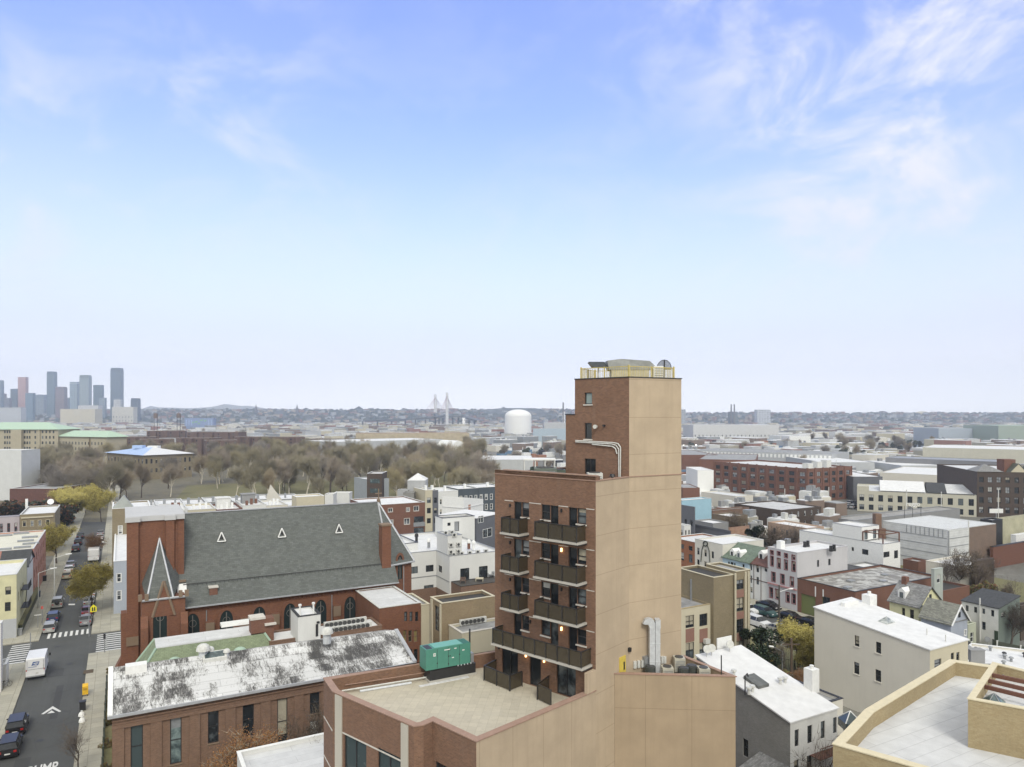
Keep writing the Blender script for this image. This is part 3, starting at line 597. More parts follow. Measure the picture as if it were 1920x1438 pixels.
# privacy railings on the terrace
def rail_run(label, pts, z):
    t = thing('terrace_railing', label, 'railing', (*pts[0], z), 'bronze glass screens on the terrace')
    m, g = MB(), MB()
    for a, b in zip(pts, pts[1:]):
        f = Face(a, b, 0, 1); k = max(1, round(f.W/1.3)); f.bar(g, 0, f.W, z+.08, z+1.15, -.01, .01); f.bar(m, 0, f.W, z+1.155, z+1.21, -.03, .03)
        for j in range(k+1): h = f.W*j/k; f.bar(m, h-.03, h+.03, z, z+1.15, .014, .06)
    g.build('glass_panel', BRONZE, t); m.build('frame', FRAME_D, t)
zd = 15.07
rail_run('bronze glass screen around the left terrace sliding door', [fr.P(hp(931), .02), XY(908, 1275, zd), XY(956, 1295, zd), XY(978.5, 1286, zd)], zd)
rail_run('bronze glass screen around the right terrace sliding door', [fr.P(hp(1030), .02), XY(1008, 1311, zd), XY(1034, 1324, zd)], zd)
# ---- generator
c0 = XY(805, 1280, 15.12); u0, v0 = c0; u1 = u_at(894, v0); W_ = 1.35
g = thing('generator', 'teal green boxed generator on a black tank at the back of the terrace', 'generator', (u0, v0, 15.08))
part_box(g, 'plinth', CONC, u0, v0, 15.08, u1, v0+W_, 15.25)
part_box(g, 'plinth_pad', plain('white_pad', (.6, .6, .6), .7), u0-.9, v0-.35, 15.075, u0+3.3, v0-.02, 15.12)
part_box(g, 'fuel_tank', BLACK, u0+.08, v0+.06, 15.252, u1-.08, v0+W_-.06, 16.0)
bu0 = u_at(798.6, v0+.05); bu1 = u_at(882, v0+.05); m = MB(); m.box(bu0, v0+.05, 16.1, bu1, v0+W_, 17.72); m.build('enclosure', GEN, g)
part_box(g, 'skid_beam', BLACK, bu0+.3, v0+.15, 16.002, bu1-.05, v0+W_-.1, 16.095)
part_box(g, 'roof_panel', GENL, bu0+.75, v0+.1, 17.723, bu1-.7, v0+W_-.06, 17.76); part_box(g, 'air_intake', BLACK, bu0+.12, v0+.2, 17.723, bu0+.6, v0+W_-.2, 17.74)
m = MB()
for k in range(6): m.box(bu1-.62+k*.1, v0+.1, 17.723, bu1-.57+k*.1, v0+W_-.1, 17.745)
m.build('roof_louvre', plain('louvre_green', (.04, .17, .13), .5), g)
m = MB()
for k in (1, 2, 3): x = bu0+(bu1-bu0)*k/4; m.box(x-.012, v0+.042, 16.15, x+.012, v0+.048, 17.65)
for k, z_ in ((1.0, 16.5), (2.0, 16.3), (2.0, 16.9), (2.0, 17.4), (2.15, 16.9), (2.15, 17.4), (3.0, 16.9)): x = bu0+(bu1-bu0)*k/4; m.box(x-.05, v0+.035, z_, x+.04, v0+.041, z_+.09)
m.build('door_hardware', BLACK, g)
m = MB(); x = bu0+.62; z_ = 17.12
for q in ((0, 0, .06, .24), (.065, .18, .2, .24), (.065, 0, .2, .06), (.11, .08, .2, .14)): m.box(x+q[0], v0+.03, z_+q[1], x+q[2], v0+.036, z_+q[3])
m.build('logo_mark', WHITE, g); m = MB()
for a, b, z_ in ((1.55, 2.05, 17.45), (2.4, 2.6, 17.45), (3.1, 3.3, 17.2), (2.2, 2.38, 16.75)): m.box(bu0+a, v0+.03, z_, bu0+b, v0+.036, z_+.07)
m.build('decal', WHITE, g)
m = MB(); px_ = bu1+.06; m.cyl((px_, v0+.3, 16.0), (px_, v0+.3, 18.75), .07); m.build('exhaust_pipe', BLACK, g)
m = MB(); m.box(bu1+.15, v0+.3, 16.0, bu1+.42, v0+.8, 16.75); m.build('control_box', GREYM, g); m = MB()
for k in range(5): x = bu1-1.1+k*.28; m.cyl((x, v0+.02, 16.03), (x, v0+.02, 16.12), .05, n=6)
m.build('valve', STEEL, g)
# pipes along the terrace parapet
m = MB(); pa = XY(640, 1308, 15.3); pn = TB.f[3]
def pipe(o, z, a, b, r, mt, nm): m = MB(); m.cyl((*pn.P(a, -o), z), (*pn.P(b, -o), z), r); return m.build(nm, mt, TB.root)
pipe(.75, 15.3, 8.6, pn.W-1.2, .06, OFFW, 'drain_pipe'); pipe(.5, 15.6, 9.0, pn.W-1.5, .03, COPING, 'gas_pipe'); pipe(1.0, 15.15, 10.5, pn.W-2.5, .1, STEEL, 'cable_tray')
c = XYd(946, 56.5); c = XY(943, 1247, 15.1); t1 = thing('vent_pipe', 'dark gooseneck pipe with a white cap by the generator', 'pipe', (*c, 15.08)); m = MB(); m.cyl((*c, 15.08), (*c, 16.75), .17); m.build('pipe', BLACK, t1); m = MB(); m.cyl((c[0]-.3, c[1], 16.85), (c[0]+.05, c[1], 16.85), .17); m.build('cap', WHITE, t1)
# ================================================================ stucco annex
X = [LD(7.66, 52.92), LD(16.5, 52.35), LD(13.75, 56.95), LD(13.4, 56.87), LD(9.0, 54.46)]
AX = Bld('stucco_annex', 'blank tan stucco annex with a wedge roof full of air conditioners', 'building', X, 16.7, TANX, GROOF, par=.95, pw=.25, cap=COPING, skip=(2, 3, 4))
AX.done()
za = 15.77
BEI = plain('beige_unit', (.42, .40, .33), .5); DK = plain('charcoal_unit', (.06, .065, .06), .5)
for px, d, mt, rd, lb in ((1219, 54.4, DK, True, 'round charcoal condenser at the foot of the silver duct'), (1251, 54.2, BEI, False, 'beige square condenser just right of the silver duct'), (1273, 55.9, BEI, False, 'largest beige condenser against the tower wall'), (1281, 54.1, DK, True, 'front charcoal condenser in the middle of the row'), (1297, 54.6, DK, True, 'taller charcoal condenser between two others'), (1319, 54.0, BEI, False, 'beige condenser at the right end nearest the parapet tip')):
    condenser(XYd(px, d), za+(.15 if px == 1273 else 0), .42, 1.0 if rd else 1.05, mt, lb, round_=rd)
dc = XYd(1227, 54.9); dt = thing('exhaust_duct', 'tall twin galvanised duct rising against the stucco tower wall', 'duct', (*dc, za)); 
for k, (a, b) in enumerate(((-.42, 0), (.03, .4))):
    m = MB(); m.prism(lq(dc, a, b, -.3, .3), za, 19.6)
    for z_ in (17.0, 18.4): m.prism(lq(dc, a-.02, b+.02, -.33, -.302), z_, z_+.06)
    m.build('duct', STEEL, dt)
m = MB(); q = [(.0, 19.6), (.0, 20.0), (-.12, 20.25), (-.42, 20.38), (-.75, 20.3), (-.95, 19.95), (-.72, 19.9), (-.52, 19.9), (-.42, 19.6)]
for y in (-.32, .1): m.poly([(*loc(dc, x, y), z) for x, z in q])
for a, b in zip(q, q[1:]+q[:1]): m.poly([(*loc(dc, a[0], -.32), a[1]), (*loc(dc, b[0], -.32), b[1]), (*loc(dc, b[0], .1), b[1]), (*loc(dc, a[0], .1), a[1])])
m.build('elbow', STEEL, dt); m = MB(); m.prism(lq(dc, .03, .42, -.32, .35), 19.603, 20.25); m.build('cowl', STEEL, dt)
for i, (px, py) in enumerate(((1189, 1238), (1196, 1237), (1203, 1236), (1240, 1229), (1245, 1229))):
    m = MB(); f = bc; h = f.h(px); z_ = f.z(px, py); f.bar(m, h-.11, h+.11, z_-.55, z_, .004, .16); m.build('disconnect_box', OFFW, tr)
m = MB(); f = bc; f.bar(m, f.h(1204), f.h(1216), 16.5, 17.3, .004, .35); m.build('meter_cabinet', GREYM, tr)
c = XY(1352.5, 1263, 16.8); m = MB(); m.cyl((*c, 16.78), (*c, 18.2), .05, n=6); m.build('flue', BLACK, AX.root)
m = MB(); m.cyl((*AX.f[1].P(.3, .02), 16.79), (*AX.f[1].P(.3, .02), 16.8), .01); 
# ================================================================ church
CH_V0, CH_U1, ZE, ZR = 92.0, 32.7, 13.7, 23.5; HALF = 7.2; u0 = 6.05; vr = CH_V0+HALF
ct = thing('church', 'red brick gothic church with a huge grey slate roof', 'church', (16, 99, 0))
S = Face((u0, CH_V0), (CH_U1, CH_V0), 0, ZE)
BWIN = plain('stained_glass', (.02, .03, .032), .25)
def gothic(f, root, px0, px1, ytop, ybot, name='pointed_window', proud=.03):
    h0, h1 = f.h(px0), f.h(px1); zt = f.z((px0+px1)/2, ytop); zb = f.z((px0+px1)/2, ybot); w_ = h1-h0; ha = min(w_*.95, (zt-zb)*.5); hm = (h0+h1)/2; zs = zt-ha
    def arch(hw, ha_, zs_, n=7):
        L1 = [(hm-hw*math.cos(a)**1.0*(1), zs_+ha_*math.sin(a)) for a in [math.pi/2*k/n for k in range(n)]]
        L1 = [(hm-hw*(1-(k/n)**2.0*1.0), zs_+ha_*(1-(1-k/n)**1.7)) for k in range(n)]
        return L1+[(hm, zs_+ha_)]+[(2*hm-x, z) for x, z in L1[::-1]]
    ins = [(h0, zb)]+arch(w_/2, ha, zs)+[(h1, zb)]; outl = [(h0-.28, zb-.25)]+arch(w_/2+.28, ha+.35, zs)+[(h1+.28, zb-.25)]
    m = MB()
    P3 = lambda q, o: (*f.P(q[0], o), q[1])
    for a, b, c, d in zip(outl, outl[1:], ins[1:], ins): m.poly([P3(a, .1), P3(b, .1), P3(c, .1), P3(d, .1)]); m.poly([P3(a, 0), P3(b, 0), P3(b, .1), P3(a, .1)]); m.poly([P3(d, .1), P3(c, .1), P3(c, .012), P3(d, .012)])
    m.poly([P3(outl[0], .1), P3(ins[0], .1), P3(ins[-1], .1), P3(outl[-1], .1)])
    wo = m.build(name, [STONE if proud > .05 else CBRICK], root, recalc=False)
    m = MB(); m.poly([P3(q, .013) for q in ins]); m.build('pane', BWIN, wo, recalc=False); m = MB()
    f.bar(m, hm-.05, hm+.05, zb, zt-.25, .02, .07)
    for k in range(12):
        a, b = 2*math.pi*k/12, 2*math.pi*(k+1)/12; r = w_*.27; m.cyl((*f.P(hm+r*math.cos(a), .05), zs+ha*.15+r*math.sin(a)), (*f.P(hm+r*math.cos(b), .05), zs+ha*.15+r*math.sin(b)), .035, n=4)
    m.build('tracery', plain('tracery_stone', (.13, .12, .11), .7), wo, recalc=False); return wo
for x0, x1, yt, yb in ((348, 374, 1149, 1215), (412, 437, 1143, 1205), (474, 498, 1136, 1205), (532, 555, 1130, 1232), (590, 612, 1123, 1200), (645, 667, 1117, 1188), (698, 719, 1111, 1182)): gothic(S, ct, x0, x1, yt, yb)
for px in (393, 457, 515, 573, 630, 683, 731):
    h = S.h(px); m = MB(); S.bar(m, h-.45, h+.45, 0, 11.4, .004, .55); bt = m.build('buttress', CBRICK, ct)
    for a, b in ((10.0, 11.3), (6, 7)): m = MB(); S.bar(m, h-.48, h+.48, a, b, .56, .62); m.build('stone_quoin', STONE, bt)
m = MB(); k = 0.25
while k < S.W: S.bar(m, k, k+.22, 12.75, 13.1, .004, .12); k += .5
S.bar(m, 0, S.W, 13.1, 13.3, .004, .14); m.build('brick_dentil', CBRICK, ct)
E_ = Face((CH_U1, CH_V0), (CH_U1, CH_V0+2*HALF), 0, ZE); m = MB(); S.wall(m); E_.wall(m); Face((CH_U1, CH_V0+2*HALF), (u0, CH_V0+2*HALF), 0, ZE).wall(m)
m.poly([(CH_U1, CH_V0, ZE), (CH_U1, CH_V0+2*HALF, ZE), (CH_U1, vr, ZR)]); m.build('nave_wall', CBRICK, ct)
m = MB(); e = .55; sl = (ZR-ZE)/HALF; q = 1.6
m.poly([(u0-.1, CH_V0-e, ZE-e*sl*.35), (CH_U1+.3, CH_V0-e, ZE-e*sl*.35), (CH_U1+.3, CH_V0+q, ZE+q*sl), (u0-.1, CH_V0+q, ZE+q*sl)])
m.poly([(u0-.1, CH_V0+q, ZE+q*sl), (CH_U1+.3, CH_V0+q, ZE+q*sl), (CH_U1+.3, vr, ZR), (u0-.1, vr, ZR)])
m.poly([(CH_U1+.3, vr*2-CH_V0+e, ZE-e*sl), (u0-.1, vr*2-CH_V0+e, ZE-e*sl), (u0-.1, vr, ZR), (CH_U1+.3, vr, ZR)]); ro = m.build('slate_roof', SLATE, ct)
m = MB(); m.box(u0-.1, vr-.12, ZR-.02, CH_U1+.3, vr+.12, ZR+.1); m.build('ridge_capping', LEAD, ro)
m = MB(); m.box(u0, CH_V0-e-.12, ZE-e*sl*.35-.12, CH_U1+.3, CH_V0-e+.22, ZE-e*sl*.35+.03); m.build('gutter', LEAD, ro)
m = MB(); zq = ZE+q*sl
for k in range(52): x = u0+.6+k*.5; m.cyl((x, CH_V0+q-.35, zq-.45), (x, CH_V0+q-.38, zq-.1), .02, n=4)
m.cyl((u0+.5, CH_V0+q-.38, zq-.08), (CH_U1, CH_V0+q-.38, zq-.08), .05, n=5); m.build('snow_guard', BLACK, ro)
def onroofpt(px, py):
    r = (px-HX)/F; lo, hi = CH_V0, vr
    for _ in range(40):
        v = (lo+hi)/2; z = ZE+(v-CH_V0)*sl; u = u_at(px, v)
        if zat(py, (u, v)) < z: hi = v
        else: lo = v
    return u, v, z
for px, py in ((415, 1012), (528, 1004), (635, 996)):
    u, v, z = onroofpt(px, py); d = MB(); w_ = .48; h_ = 1.05; i = 0
    a, b, c, ap = (u-w_, v-.25, z-.1), (u+w_, v-.25, z-.1), (u, v+.9, z+h_), (u, v-.12, z+h_)
    d.poly([a, b, ap]); d.poly([b, (u, v+1.1, z+h_*.98), ap]); d.poly([a, ap, (u, v+1.1, z+h_*.98)])
    do = d.build('roof_dormer', SLATE, ct, recalc=False); d = MB()
    for p_, q_ in ((a, b), (b, ap), (ap, a)): d.cyl((p_[0], p_[1]-.04, p_[2]), (q_[0], q_[1]-.04, q_[2]), .085, n=5)
    d.build('dormer_trim', WHITE, do); d = MB(); d.poly([(u-.2, v-.29, z+.25), (u+.2, v-.29, z+.25), (u, v-.25, z+.75)]); d.build('dormer_louvre', BLACK, do, recalc=False)
u, v, z = onroofpt(341, 1102); m = MB(); m.prism([(u-.5, v-.55), (u+.5, v-.55), (u+.5, v+.15), (u-.5, v+.15)], 0, 1, z1s=[z-.5, z-.5, z+.5, z+.5]); 
for k in range(4): m.v[k] = (*m.v[k][:2], z-.8)
m.build('skylight', WHITE, ro)
u, v, z = onroofpt(400, 1112); m = MB(); m.box(u-.45, v-.3, z-.4, u+.45, v+.6, z+.75); m.build('small_chimney', RBRICK, ct); m = MB(); m.box(u-.55, v-.4, z+.753, u+.55, v+.7, z+.9); m.build('chimney_cap', SILL, ct)
# west front block, with shallow buttresses
m = MB(); zb = 24.15; wu0, wu1, wv0 = .75, 6.0, 94.2
m.box(wu0, wv0, 0, wu1, 104.2, zb-.6); m.box(wu0-.12, wv0-.45, 0, wu0+1.1, wv0-.003, zb-.6); m.box(wu1-1.25, wv0-.45, 0, wu1-.35, wv0-.003, zb-.6); m.box(wu1+.003, wv0+.1, 12, wu1+.75, 104.2, zb-.6)
m.prism([(wu0-.02, wv0), (wu0-.02, wv0+1.6), (wu0-1.3, wv0+1.6), (wu0-1.3, wv0)][::-1], 0, 8, z1s=[6.5, 6.5, 9, 9]); m.box(wu0-.7, wv0-.3, 0, wu0-.125, wv0+1.3, 13)
m.build('west_front', CBRICK, ct)
m = MB(); m.box(wu0-.25, wv0-.2, zb-.597, wu1+.8, 104.4, zb); m.box(wu0-.3, wv0-.62, zb-.597, wu0+1.3, wv0-.203, zb-.05); m.box(wu1-1.4, wv0-.62, zb-.597, wu1-.2, wv0-.203, zb-.05); m.build('coping', stucco('grey_stone', (.46, .46, .46)), ct)
m = MB(); m.box(wu0-.15, wv0-.62, 9.2, wu0+1.1, wv0-.453, 10.2); m.box(wu0-.15, wv0-.62, 4.2, wu0+1.1, wv0-.453, 5.2); m.box(wu1+.1, wv0-.65, 16.0, wu1+.9, wv0+.05, 16.25); m.build('stone_band', STONE, ct)
# corner turret with the tall slate pyramid
tu0, tu1, tv0, tv1, tz = 2.1, 6.6, 90.6, 94.0, 15.0
TF = Face((tu0, tv0), (tu1, tv0), 0, tz); m = MB(); m.box(tu0, tv0, 0, tu1, tv1, tz); m.build('turret_wall', CBRICK, ct); gothic(TF, ct, 287, 313, 1138, 1215)
m = MB(); rb0, rb1 = u_at(275, tv0), u_at(325, tv0); ap = (u_at(299, 94.3), 94.3, 21.4); b4 = [(rb0, tv0-.1, tz), (rb1, tv0-.1, tz), (tu1, tv1+1, tz+1.5), (tu0, tv1+1, tz+1.5)]
for i in range(4): m.poly([b4[i], b4[(i+1) % 4], ap])
to = m.build('turret_roof', SLATE, ct); m = MB()
for i in (0, 1): m.cyl((b4[i][0], b4[i][1]-.03, b4[i][2]), (ap[0], ap[1]-.1, ap[2]), .12, .1, n=6)
m.cyl((tu0, tv0-.15, tz), (tu1, tv0-.15, tz), .14, n=6); m.build('hip_flashing', LEAD, to); m = MB(); m.cyl(ap, (ap[0], ap[1], ap[2]+.9), .14, .03); m.build('finial', STONE, to)
m = MB(); g = [((tu0+tu1)/2-1.15, 13.0), ((tu0+tu1)/2+1.15, 13.0), ((tu0+tu1)/2, 17.0)]
for o in (-.12, .3): m.poly([(x, tv0+o, z) for x, z in g])
for a, b in zip(g, g[1:]+g[:1]): m.poly([(a[0], tv0-.12, a[1]), (b[0], tv0-.12, b[1]), (b[0], tv0+.3, b[1]), (a[0], tv0+.3, a[1])])
m.build('gablet', CBRICK, ct); m = MB()
for a, b in ((g[0], g[2]), (g[2], g[1])): m.cyl((a[0], tv0-.1, a[1]), (b[0], tv0-.1, b[1]), .16, n=5)
for x in (tu0-.15, tu0+.5, tu1-.5, tu1+.15): m.box(x-.2, tv0-.3, 15.0, x+.2, tv0+.2, 15.7)
m.build('gablet_coping', STONE, ct); m = MB()
for x in (tu0-.1, tu1-.5): m.prism([(x, tv0-.7), (x+.75, tv0-.7), (x+.75, tv0-.003), (x, tv0-.003)], 0, 13, z1s=[12, 12, 13.2, 13.2])
m.build('turret_buttress', CBRICK, ct)
# east end: chimney, hipped apse
m = MB(); u = u_at(723, 93.5); m.box(u-.65, 93, 12, u+.6, 94.4, 20.9); m.build('chimney', CBRICK, ct); m = MB(); m.box(u-.75, 92.9, 20.903, u+.7, 94.5, 21.15); m.build('chimney_cap', STONE, ct)
AP = [(CH_U1+.01, 93.6), (36.0, 94.6), (37.2, 99), (36, 103.5), (CH_U1+.01, 104.8)]; m = MB(); m.prism(AP, 0, 15.6); m.build('apse_wall', CBRICK, ct); m = MB(); AO = inset(AP, -.35)
for i in range(4): m.poly([(*AO[i], 15.45), (*AO[i+1], 15.45), (CH_U1-.1, vr, ZR)])
ao = m.build('apse_roof', SLATE, ct); m = MB()
for i in (0, 1, 2): m.cyl((*AO[i], 15.5), (CH_U1-.1, vr, ZR), .13, n=6)
for i in range(4): m.cyl((*AO[i], 15.4), (*AO[i+1], 15.4), .14, n=6)
m.build('hip_flashing', LEAD, ao); m = MB(); f = Face(AP[0], AP[1], 0, 15.6); gothic(f, ct, 745, 754, 1040, 1085) if f.h(750) > 0 else None
m = MB(); m.cyl((*f.P(2.0, .1), 0), (*f.P(2.0, .1), 15), .06); m.build('downpipe', LEAD, ct)
m = MB(); m.cyl((CH_U1, vr, ZR), (CH_U1, vr, ZR+1.9), .09); m.box(CH_U1-.5, vr-.06, ZR+1.15, CH_U1-.1, vr+.06, ZR+1.3); m.box(CH_U1+.1, vr-.06, ZR+1.15, CH_U1+.5, vr+.06, ZR+1.3); m.box(CH_U1-.2, vr-.2, ZR, CH_U1+.2, vr+.2, ZR+.4); m.build('roof_cross', STONE, ct)
for px in (387, 622): m = MB(); h = S.h(px); m.cyl((*S.P(h, .08), 2), (*S.P(h, .08), 12.7), .06, n=6); m.build('downpipe', GREYM, ct)
# ================================================================ foreground brick hall with peeling roof
fu0, fu1, fv0, fvr, fv1 = -.64, 27.0, 71.1, 76.6, 80.6; fz0, fz1 = 10.0, 12.1
hall = thing('brick_hall', 'long brown brick hall under a patchy peeling white roof', 'building', (13, 76, 0))
f = Face((fu0, fv0), (fu1, fv0), 0, fz0-.35)
for x0, x1, y0, y1 in ((245, 268, 1355, 1442), (319, 340.5, 1342, 1431), (390, 410, 1330, 1392), (455, 476, 1318, 1380), (520, 539, 1309, 1395), (581, 599, 1298, 1337), (581, 599, 1350, 1385)): f.wpx(hall, x0, x1, y0, y1, style='dh', frame=FRAME_D, glass=GLT if x0 < 340 else GLD, sill=STONE)
m = MB(); f.wall(m, rv=.2); Face((fu1, fv0), (fu1, fv1), 0, 10.2).wall(m); Face((fu0, fv1), (fu0, fv0), 0, fz0-.35).wall(m); Face((fu1, fv1), (fu0, fv1), 0, 10.65).wall(m)
m.poly([(fu1, fv0, fz0-.35), (fu1, fvr, 11.7), (fu1, fv1, 10.2)]); m.poly([(fu0, fv0, fz0-.35), (fu0, fvr, 12.2), (fu0, fv1, 10.2)]); m.build('wall', FBRICK, hall)
m = MB(); k = 0
for px in (222, 293, 365, 432, 498, 560, 610, 640, 670, 700): h = f.h(px); f.bar(m, h-.45, h+.45, 0, 8.6, .004, .14)
f.bar(m, -.02, f.W, 8.6, 8.9, .004, .2); f.bar(m, -.02, f.W, 9.2, 9.35, .004, .16); m.build('brick_pilaster', FBRICK, hall)
m = MB(); m.poly([(fu0-.3, fv0-.35, fz0-.12), (fu1+.25, fv0-.35, fz0-.12), (fu1+.25, fvr, 11.75), (fu0-.3, fvr, 12.3)]); m.poly([(fu0-.3, fvr, 12.3), (fu1+.25, fvr, 11.75), (fu1+.25, fv1, 10.7), (fu0-.3, fv1, 10.7)]); ro = m.build('roof', PEEL, hall, recalc=False)
m = MB(); m.box(fu0-.35, fv0-.5, fz0-.32, fu1+.3, fv0-.352, fz0-.08); m.build('gutter', LEAD, ro)
for sgn, uu, fe in ((0, fu0-.35, 12.3), (1, fu1+.1, 11.75)):
    m = MB(); m.prism([(uu, fv0-.35), (uu+.4, fv0-.35), (uu+.4, fvr), (uu, fvr)], 0, 1, z1s=[fz0+.02, fz0+.02, fe+.12, fe+.12])
    for k, z_ in enumerate((fz0-.3, fz0-.3, fe-.2, fe-.2)): m.v[k] = (*m.v[k][:2], z_)
    m.build('verge_flashing', WHITE if not sgn else LEAD, ro)
m = MB(); u, v = 1.3, 76.0; m.box(u-.9, v-.6, 11.6, u+.9, v+.5, 12.5); m.build('roof_kerb', WHITE, hall)
def slz(v): return fz0-.12+(v-fv0+.35)*(fz1-fz0+.12)/(fvr-fv0+.35)
m = MB(); u, v = XY(402, 1243, 11.3); m.prism([(u-1.1, v-.6), (u+1.1, v-.6), (u+1.1, v+.5), (u-1.1, v+.5)], 10, 11, z1s=[slz(v-.6)+.3]*2+[slz(v+.5)+.3]*2); sk = m.build('skylight', OFFW, hall); m = MB(); m.prism([(u-.9, v-.45), (u+.9, v-.45), (u+.9, v+.35), (u-.9, v+.35)], 10, 11, z1s=[slz(v-.45)+.34]*2+[slz(v+.35)+.34]*2); m.build('pane', GLT, sk)
def turbine(px, py, z, label, s=1.0, cat='vent', mat=None, name='roof_vent'):
    c = XY(px, py, z); t = thing(name, label, cat, (*c, z)); m = MB(); m.cyl((*c, z), (*c, z+.7*s), .28*s, n=12); m.build('pipe', mat or STEEL, t); m = MB(); m.cyl((*c, z+.7*s), (*c, z+.85*s), .45*s, .42*s, n=12); m.dome((*c, z+.85*s), .42*s, .3*s, 12, 3); m.build('cowl', mat or OFFW, t); return t
turbine(381, 1238, 11.6, 'wide round roof vent beside the skylight on the brick hall', 1.5); turbine(394, 1230, 11.7, 'white round vent near the ridge of the brick hall', .9); turbine(425, 1232, 11.7, 'small white domed vent right of the skylight on the brick hall', .8); turbine(613, 1205, 11.9, 'large drum shaped roof vent beside the white stair box', 1.5)
m = MB(); c = XY(450, 1213, 12.0); m.dome((*c, 11.6), .65, .45, 12, 4); m.build('copper_dome', COPPER, hall)
m = MB(); c = XY(327, 1233, 12.0); m.dome((*c, 11.6), .65, .5, 12, 4); m.build('copper_dome', COPPER, hall)
c = corner(559, 1157, 13.9, 601, 545); b = Bld('stair_box', 'white stair box with a dark rimmed roof on the brick hall', 'roof structure', c, 13.95, WSTUC, WROOF, par=.15, z0=11.0, cap=BLACK); m = MB(); b.S.bar(m, 1.9, 2.15, 11.6, 12.9, .004, .1); b.S.bar(m, 2.0, 2.3, 13.0, 13.2, .004, .15); m.build('downpipe', BLACK, b.root); b.done()
for k, (a, q) in enumerate(((.4, .9), (1.9, 1.0))):
    m = MB(); m.cyl((c[0][0]+a, c[0][1]+q, 13.8), (c[0][0]+a, c[0][1]+q, 14.9), .1, n=8); m.cyl((c[0][0]+a, c[0][1]+q, 14.9), (c[0][0]+a, c[0][1]+q, 15.1), .18, n=8); m.build('flue', WHITE, b.root)
# rear flat part with condensers
fl = Bld('rear_roof_deck', 'flat rear deck of the brick hall crowded with white air conditioners', 'building', rect(14.3, fv1+.01, fu1, 84.6), 11.2, FBRICK, WROOF, par=.12, z0=0); fl.done()
def miniac(c, z, label, rz=0, w=.42, d=.17, h=.72, group=None, proto=[None]):
    if proto[0] is None:
        t = thing('outdoor_ac_unit', label, 'air conditioner', (*c, z), group); m = MB(); m.box(-w, -d, .08, w, d, h); m.box(-w+.1, -d, 0, -w+.2, d, .08); m.box(w-.2, -d, 0, w-.1, d, .08)
        m.build('casing', OFFW, t, origin=(0, 0, 0)); m = MB(); m.cyl((-.1, -d-.003, h*.53), (-.1, -d-.03, h*.53), .25, n=14); m.build('fan', FANM, t, origin=(0, 0, 0)); t.rotation_euler.z = rz; proto[0] = t; return t
    t = copy_tree(proto[0], (*c, z), rz, 1, label); t['group'] = group or ''
    return t
gA = 'row of white air conditioners behind the peeling roof'
for k in range(9): x = 623.5+k*8.3; c = (u_at(x, 80.9), 80.9); miniac(c, 11.1, 'white outdoor unit in the front row behind the peeling roof', group=gA)
for k in range(9): x = 614+k*8.3; c = (u_at(x, 83.2), 83.2); miniac(c, 11.1, 'white outdoor unit in the back row behind the peeling roof', group=gA)
# copper mansard building
mu0, mu1, mv0, mv1 = 3.2, 14.2, 81.0, 85.5; md = thing('copper_roofed_block', 'low block with a pale green copper mansard and flat white top', 'building', (8, 83, 0)); m = MB(); m.box(mu0-1.4, mv0-.4+.003, 0, mu1+.9, mv1, 9.6); m.build('wall', CBRICK, md)
m = MB(); b4 = [(mu0-1.7, mv0-.7), (mu1+1.2, mv0-.7), (mu1+1.2, mv1+.3), (mu0-1.7, mv1+.3)]; t4 = rect(mu0, mv0+.6, mu1-.3, mv1-.4)
for i in range(4): j = (i+1) % 4; m.poly([(*b4[i], 9.6), (*b4[j], 9.6), (*t4[j], 12.0), (*t4[i], 12.0)])
m.build('mansard', shingle('copper_green_tiles', (.19, .23, .14), .12), md); m = MB(); m.prism(t4, 12.003, 12.1); m.build('flat_roof', SNOWROOF, md)
for k in range(4): m = MB(); m.cyl((*b4[k], 9.65), (*t4[k], 12.05), .12, n=6); m.build('hip_roll', COPPER, md)
m = MB(); u, v = XY(500, 1190, 12.5); m.box(u-1.2, 81.6, 8, u+1.2, 83.0, 13.6); m.box(u-1.5, 81.5, 13.3, u+.6, 83.1, 13.6) if False else None; m.build('x', RBRICK, md).name = 'chimney'
m = MB(); m.box(u-1.3, 81.5, 13.603, u+.3, 83.1, 13.85); m.box(u+.2, 81.2, 12.9, u+1.4, 81.595, 13.1); m.build('chimney_cap', SILL, md)
m = MB(); m.box(u_at(415, 85), 85.0, 12.3, u_at(480, 85), 86.2, 12.6); m.build('roof_ledge', WHITE, md)
# low pale roof bottom
b = Bld('low_white_building', 'low building with pale grey flat roof at the bottom edge beside the brick terrace wing', 'building', rect(8.5, 47, 24.0, 62.7), 8.0, WSTUC, SNOWROOF, par=.35, cap=WHITE); b.done()
# ================================================================ school: rear brick wing, tan blocks
s1 = Bld('brick_school_wing', 'three storey brownstone brick wing with arched windows against the church end', 'building', rect(27.15, 82.0, u_at(789, 82), 91.9), 12.9, CBRICK, SNOWROOF, par=.1, cap=OFFW)
for x0, x1 in ((758, 763.5), (768, 773.5), (778.5, 784)): s1.S.wpx(s1.root, x0, x1, 1146, 1164, style='dh', frame=FRAME_D, glass=GLD); s1.S.wpx(s1.root, x0-2.5, x1-1, 1181, 1203, style='dh', frame=plain('tan_frame', (.2, .14, .1)), glass=glassmat('warm_glass', (.03, .025, .015), (.25, .2, .08), .5)); s1.S.wpx(s1.root, x0-2.5, x1-1, 1216, 1240, style='dh', frame=FRAME_D, glass=GLD)
s1.done()
gc = Bld('cream_link_block', 'narrow cream painted link between the brick wing and the tan school block', 'building', rect(u_at(790, 81.9), 81.9, u_at(806, 81.9), 88), 12.6, CREAM, GROOF, par=.1); gc.done()
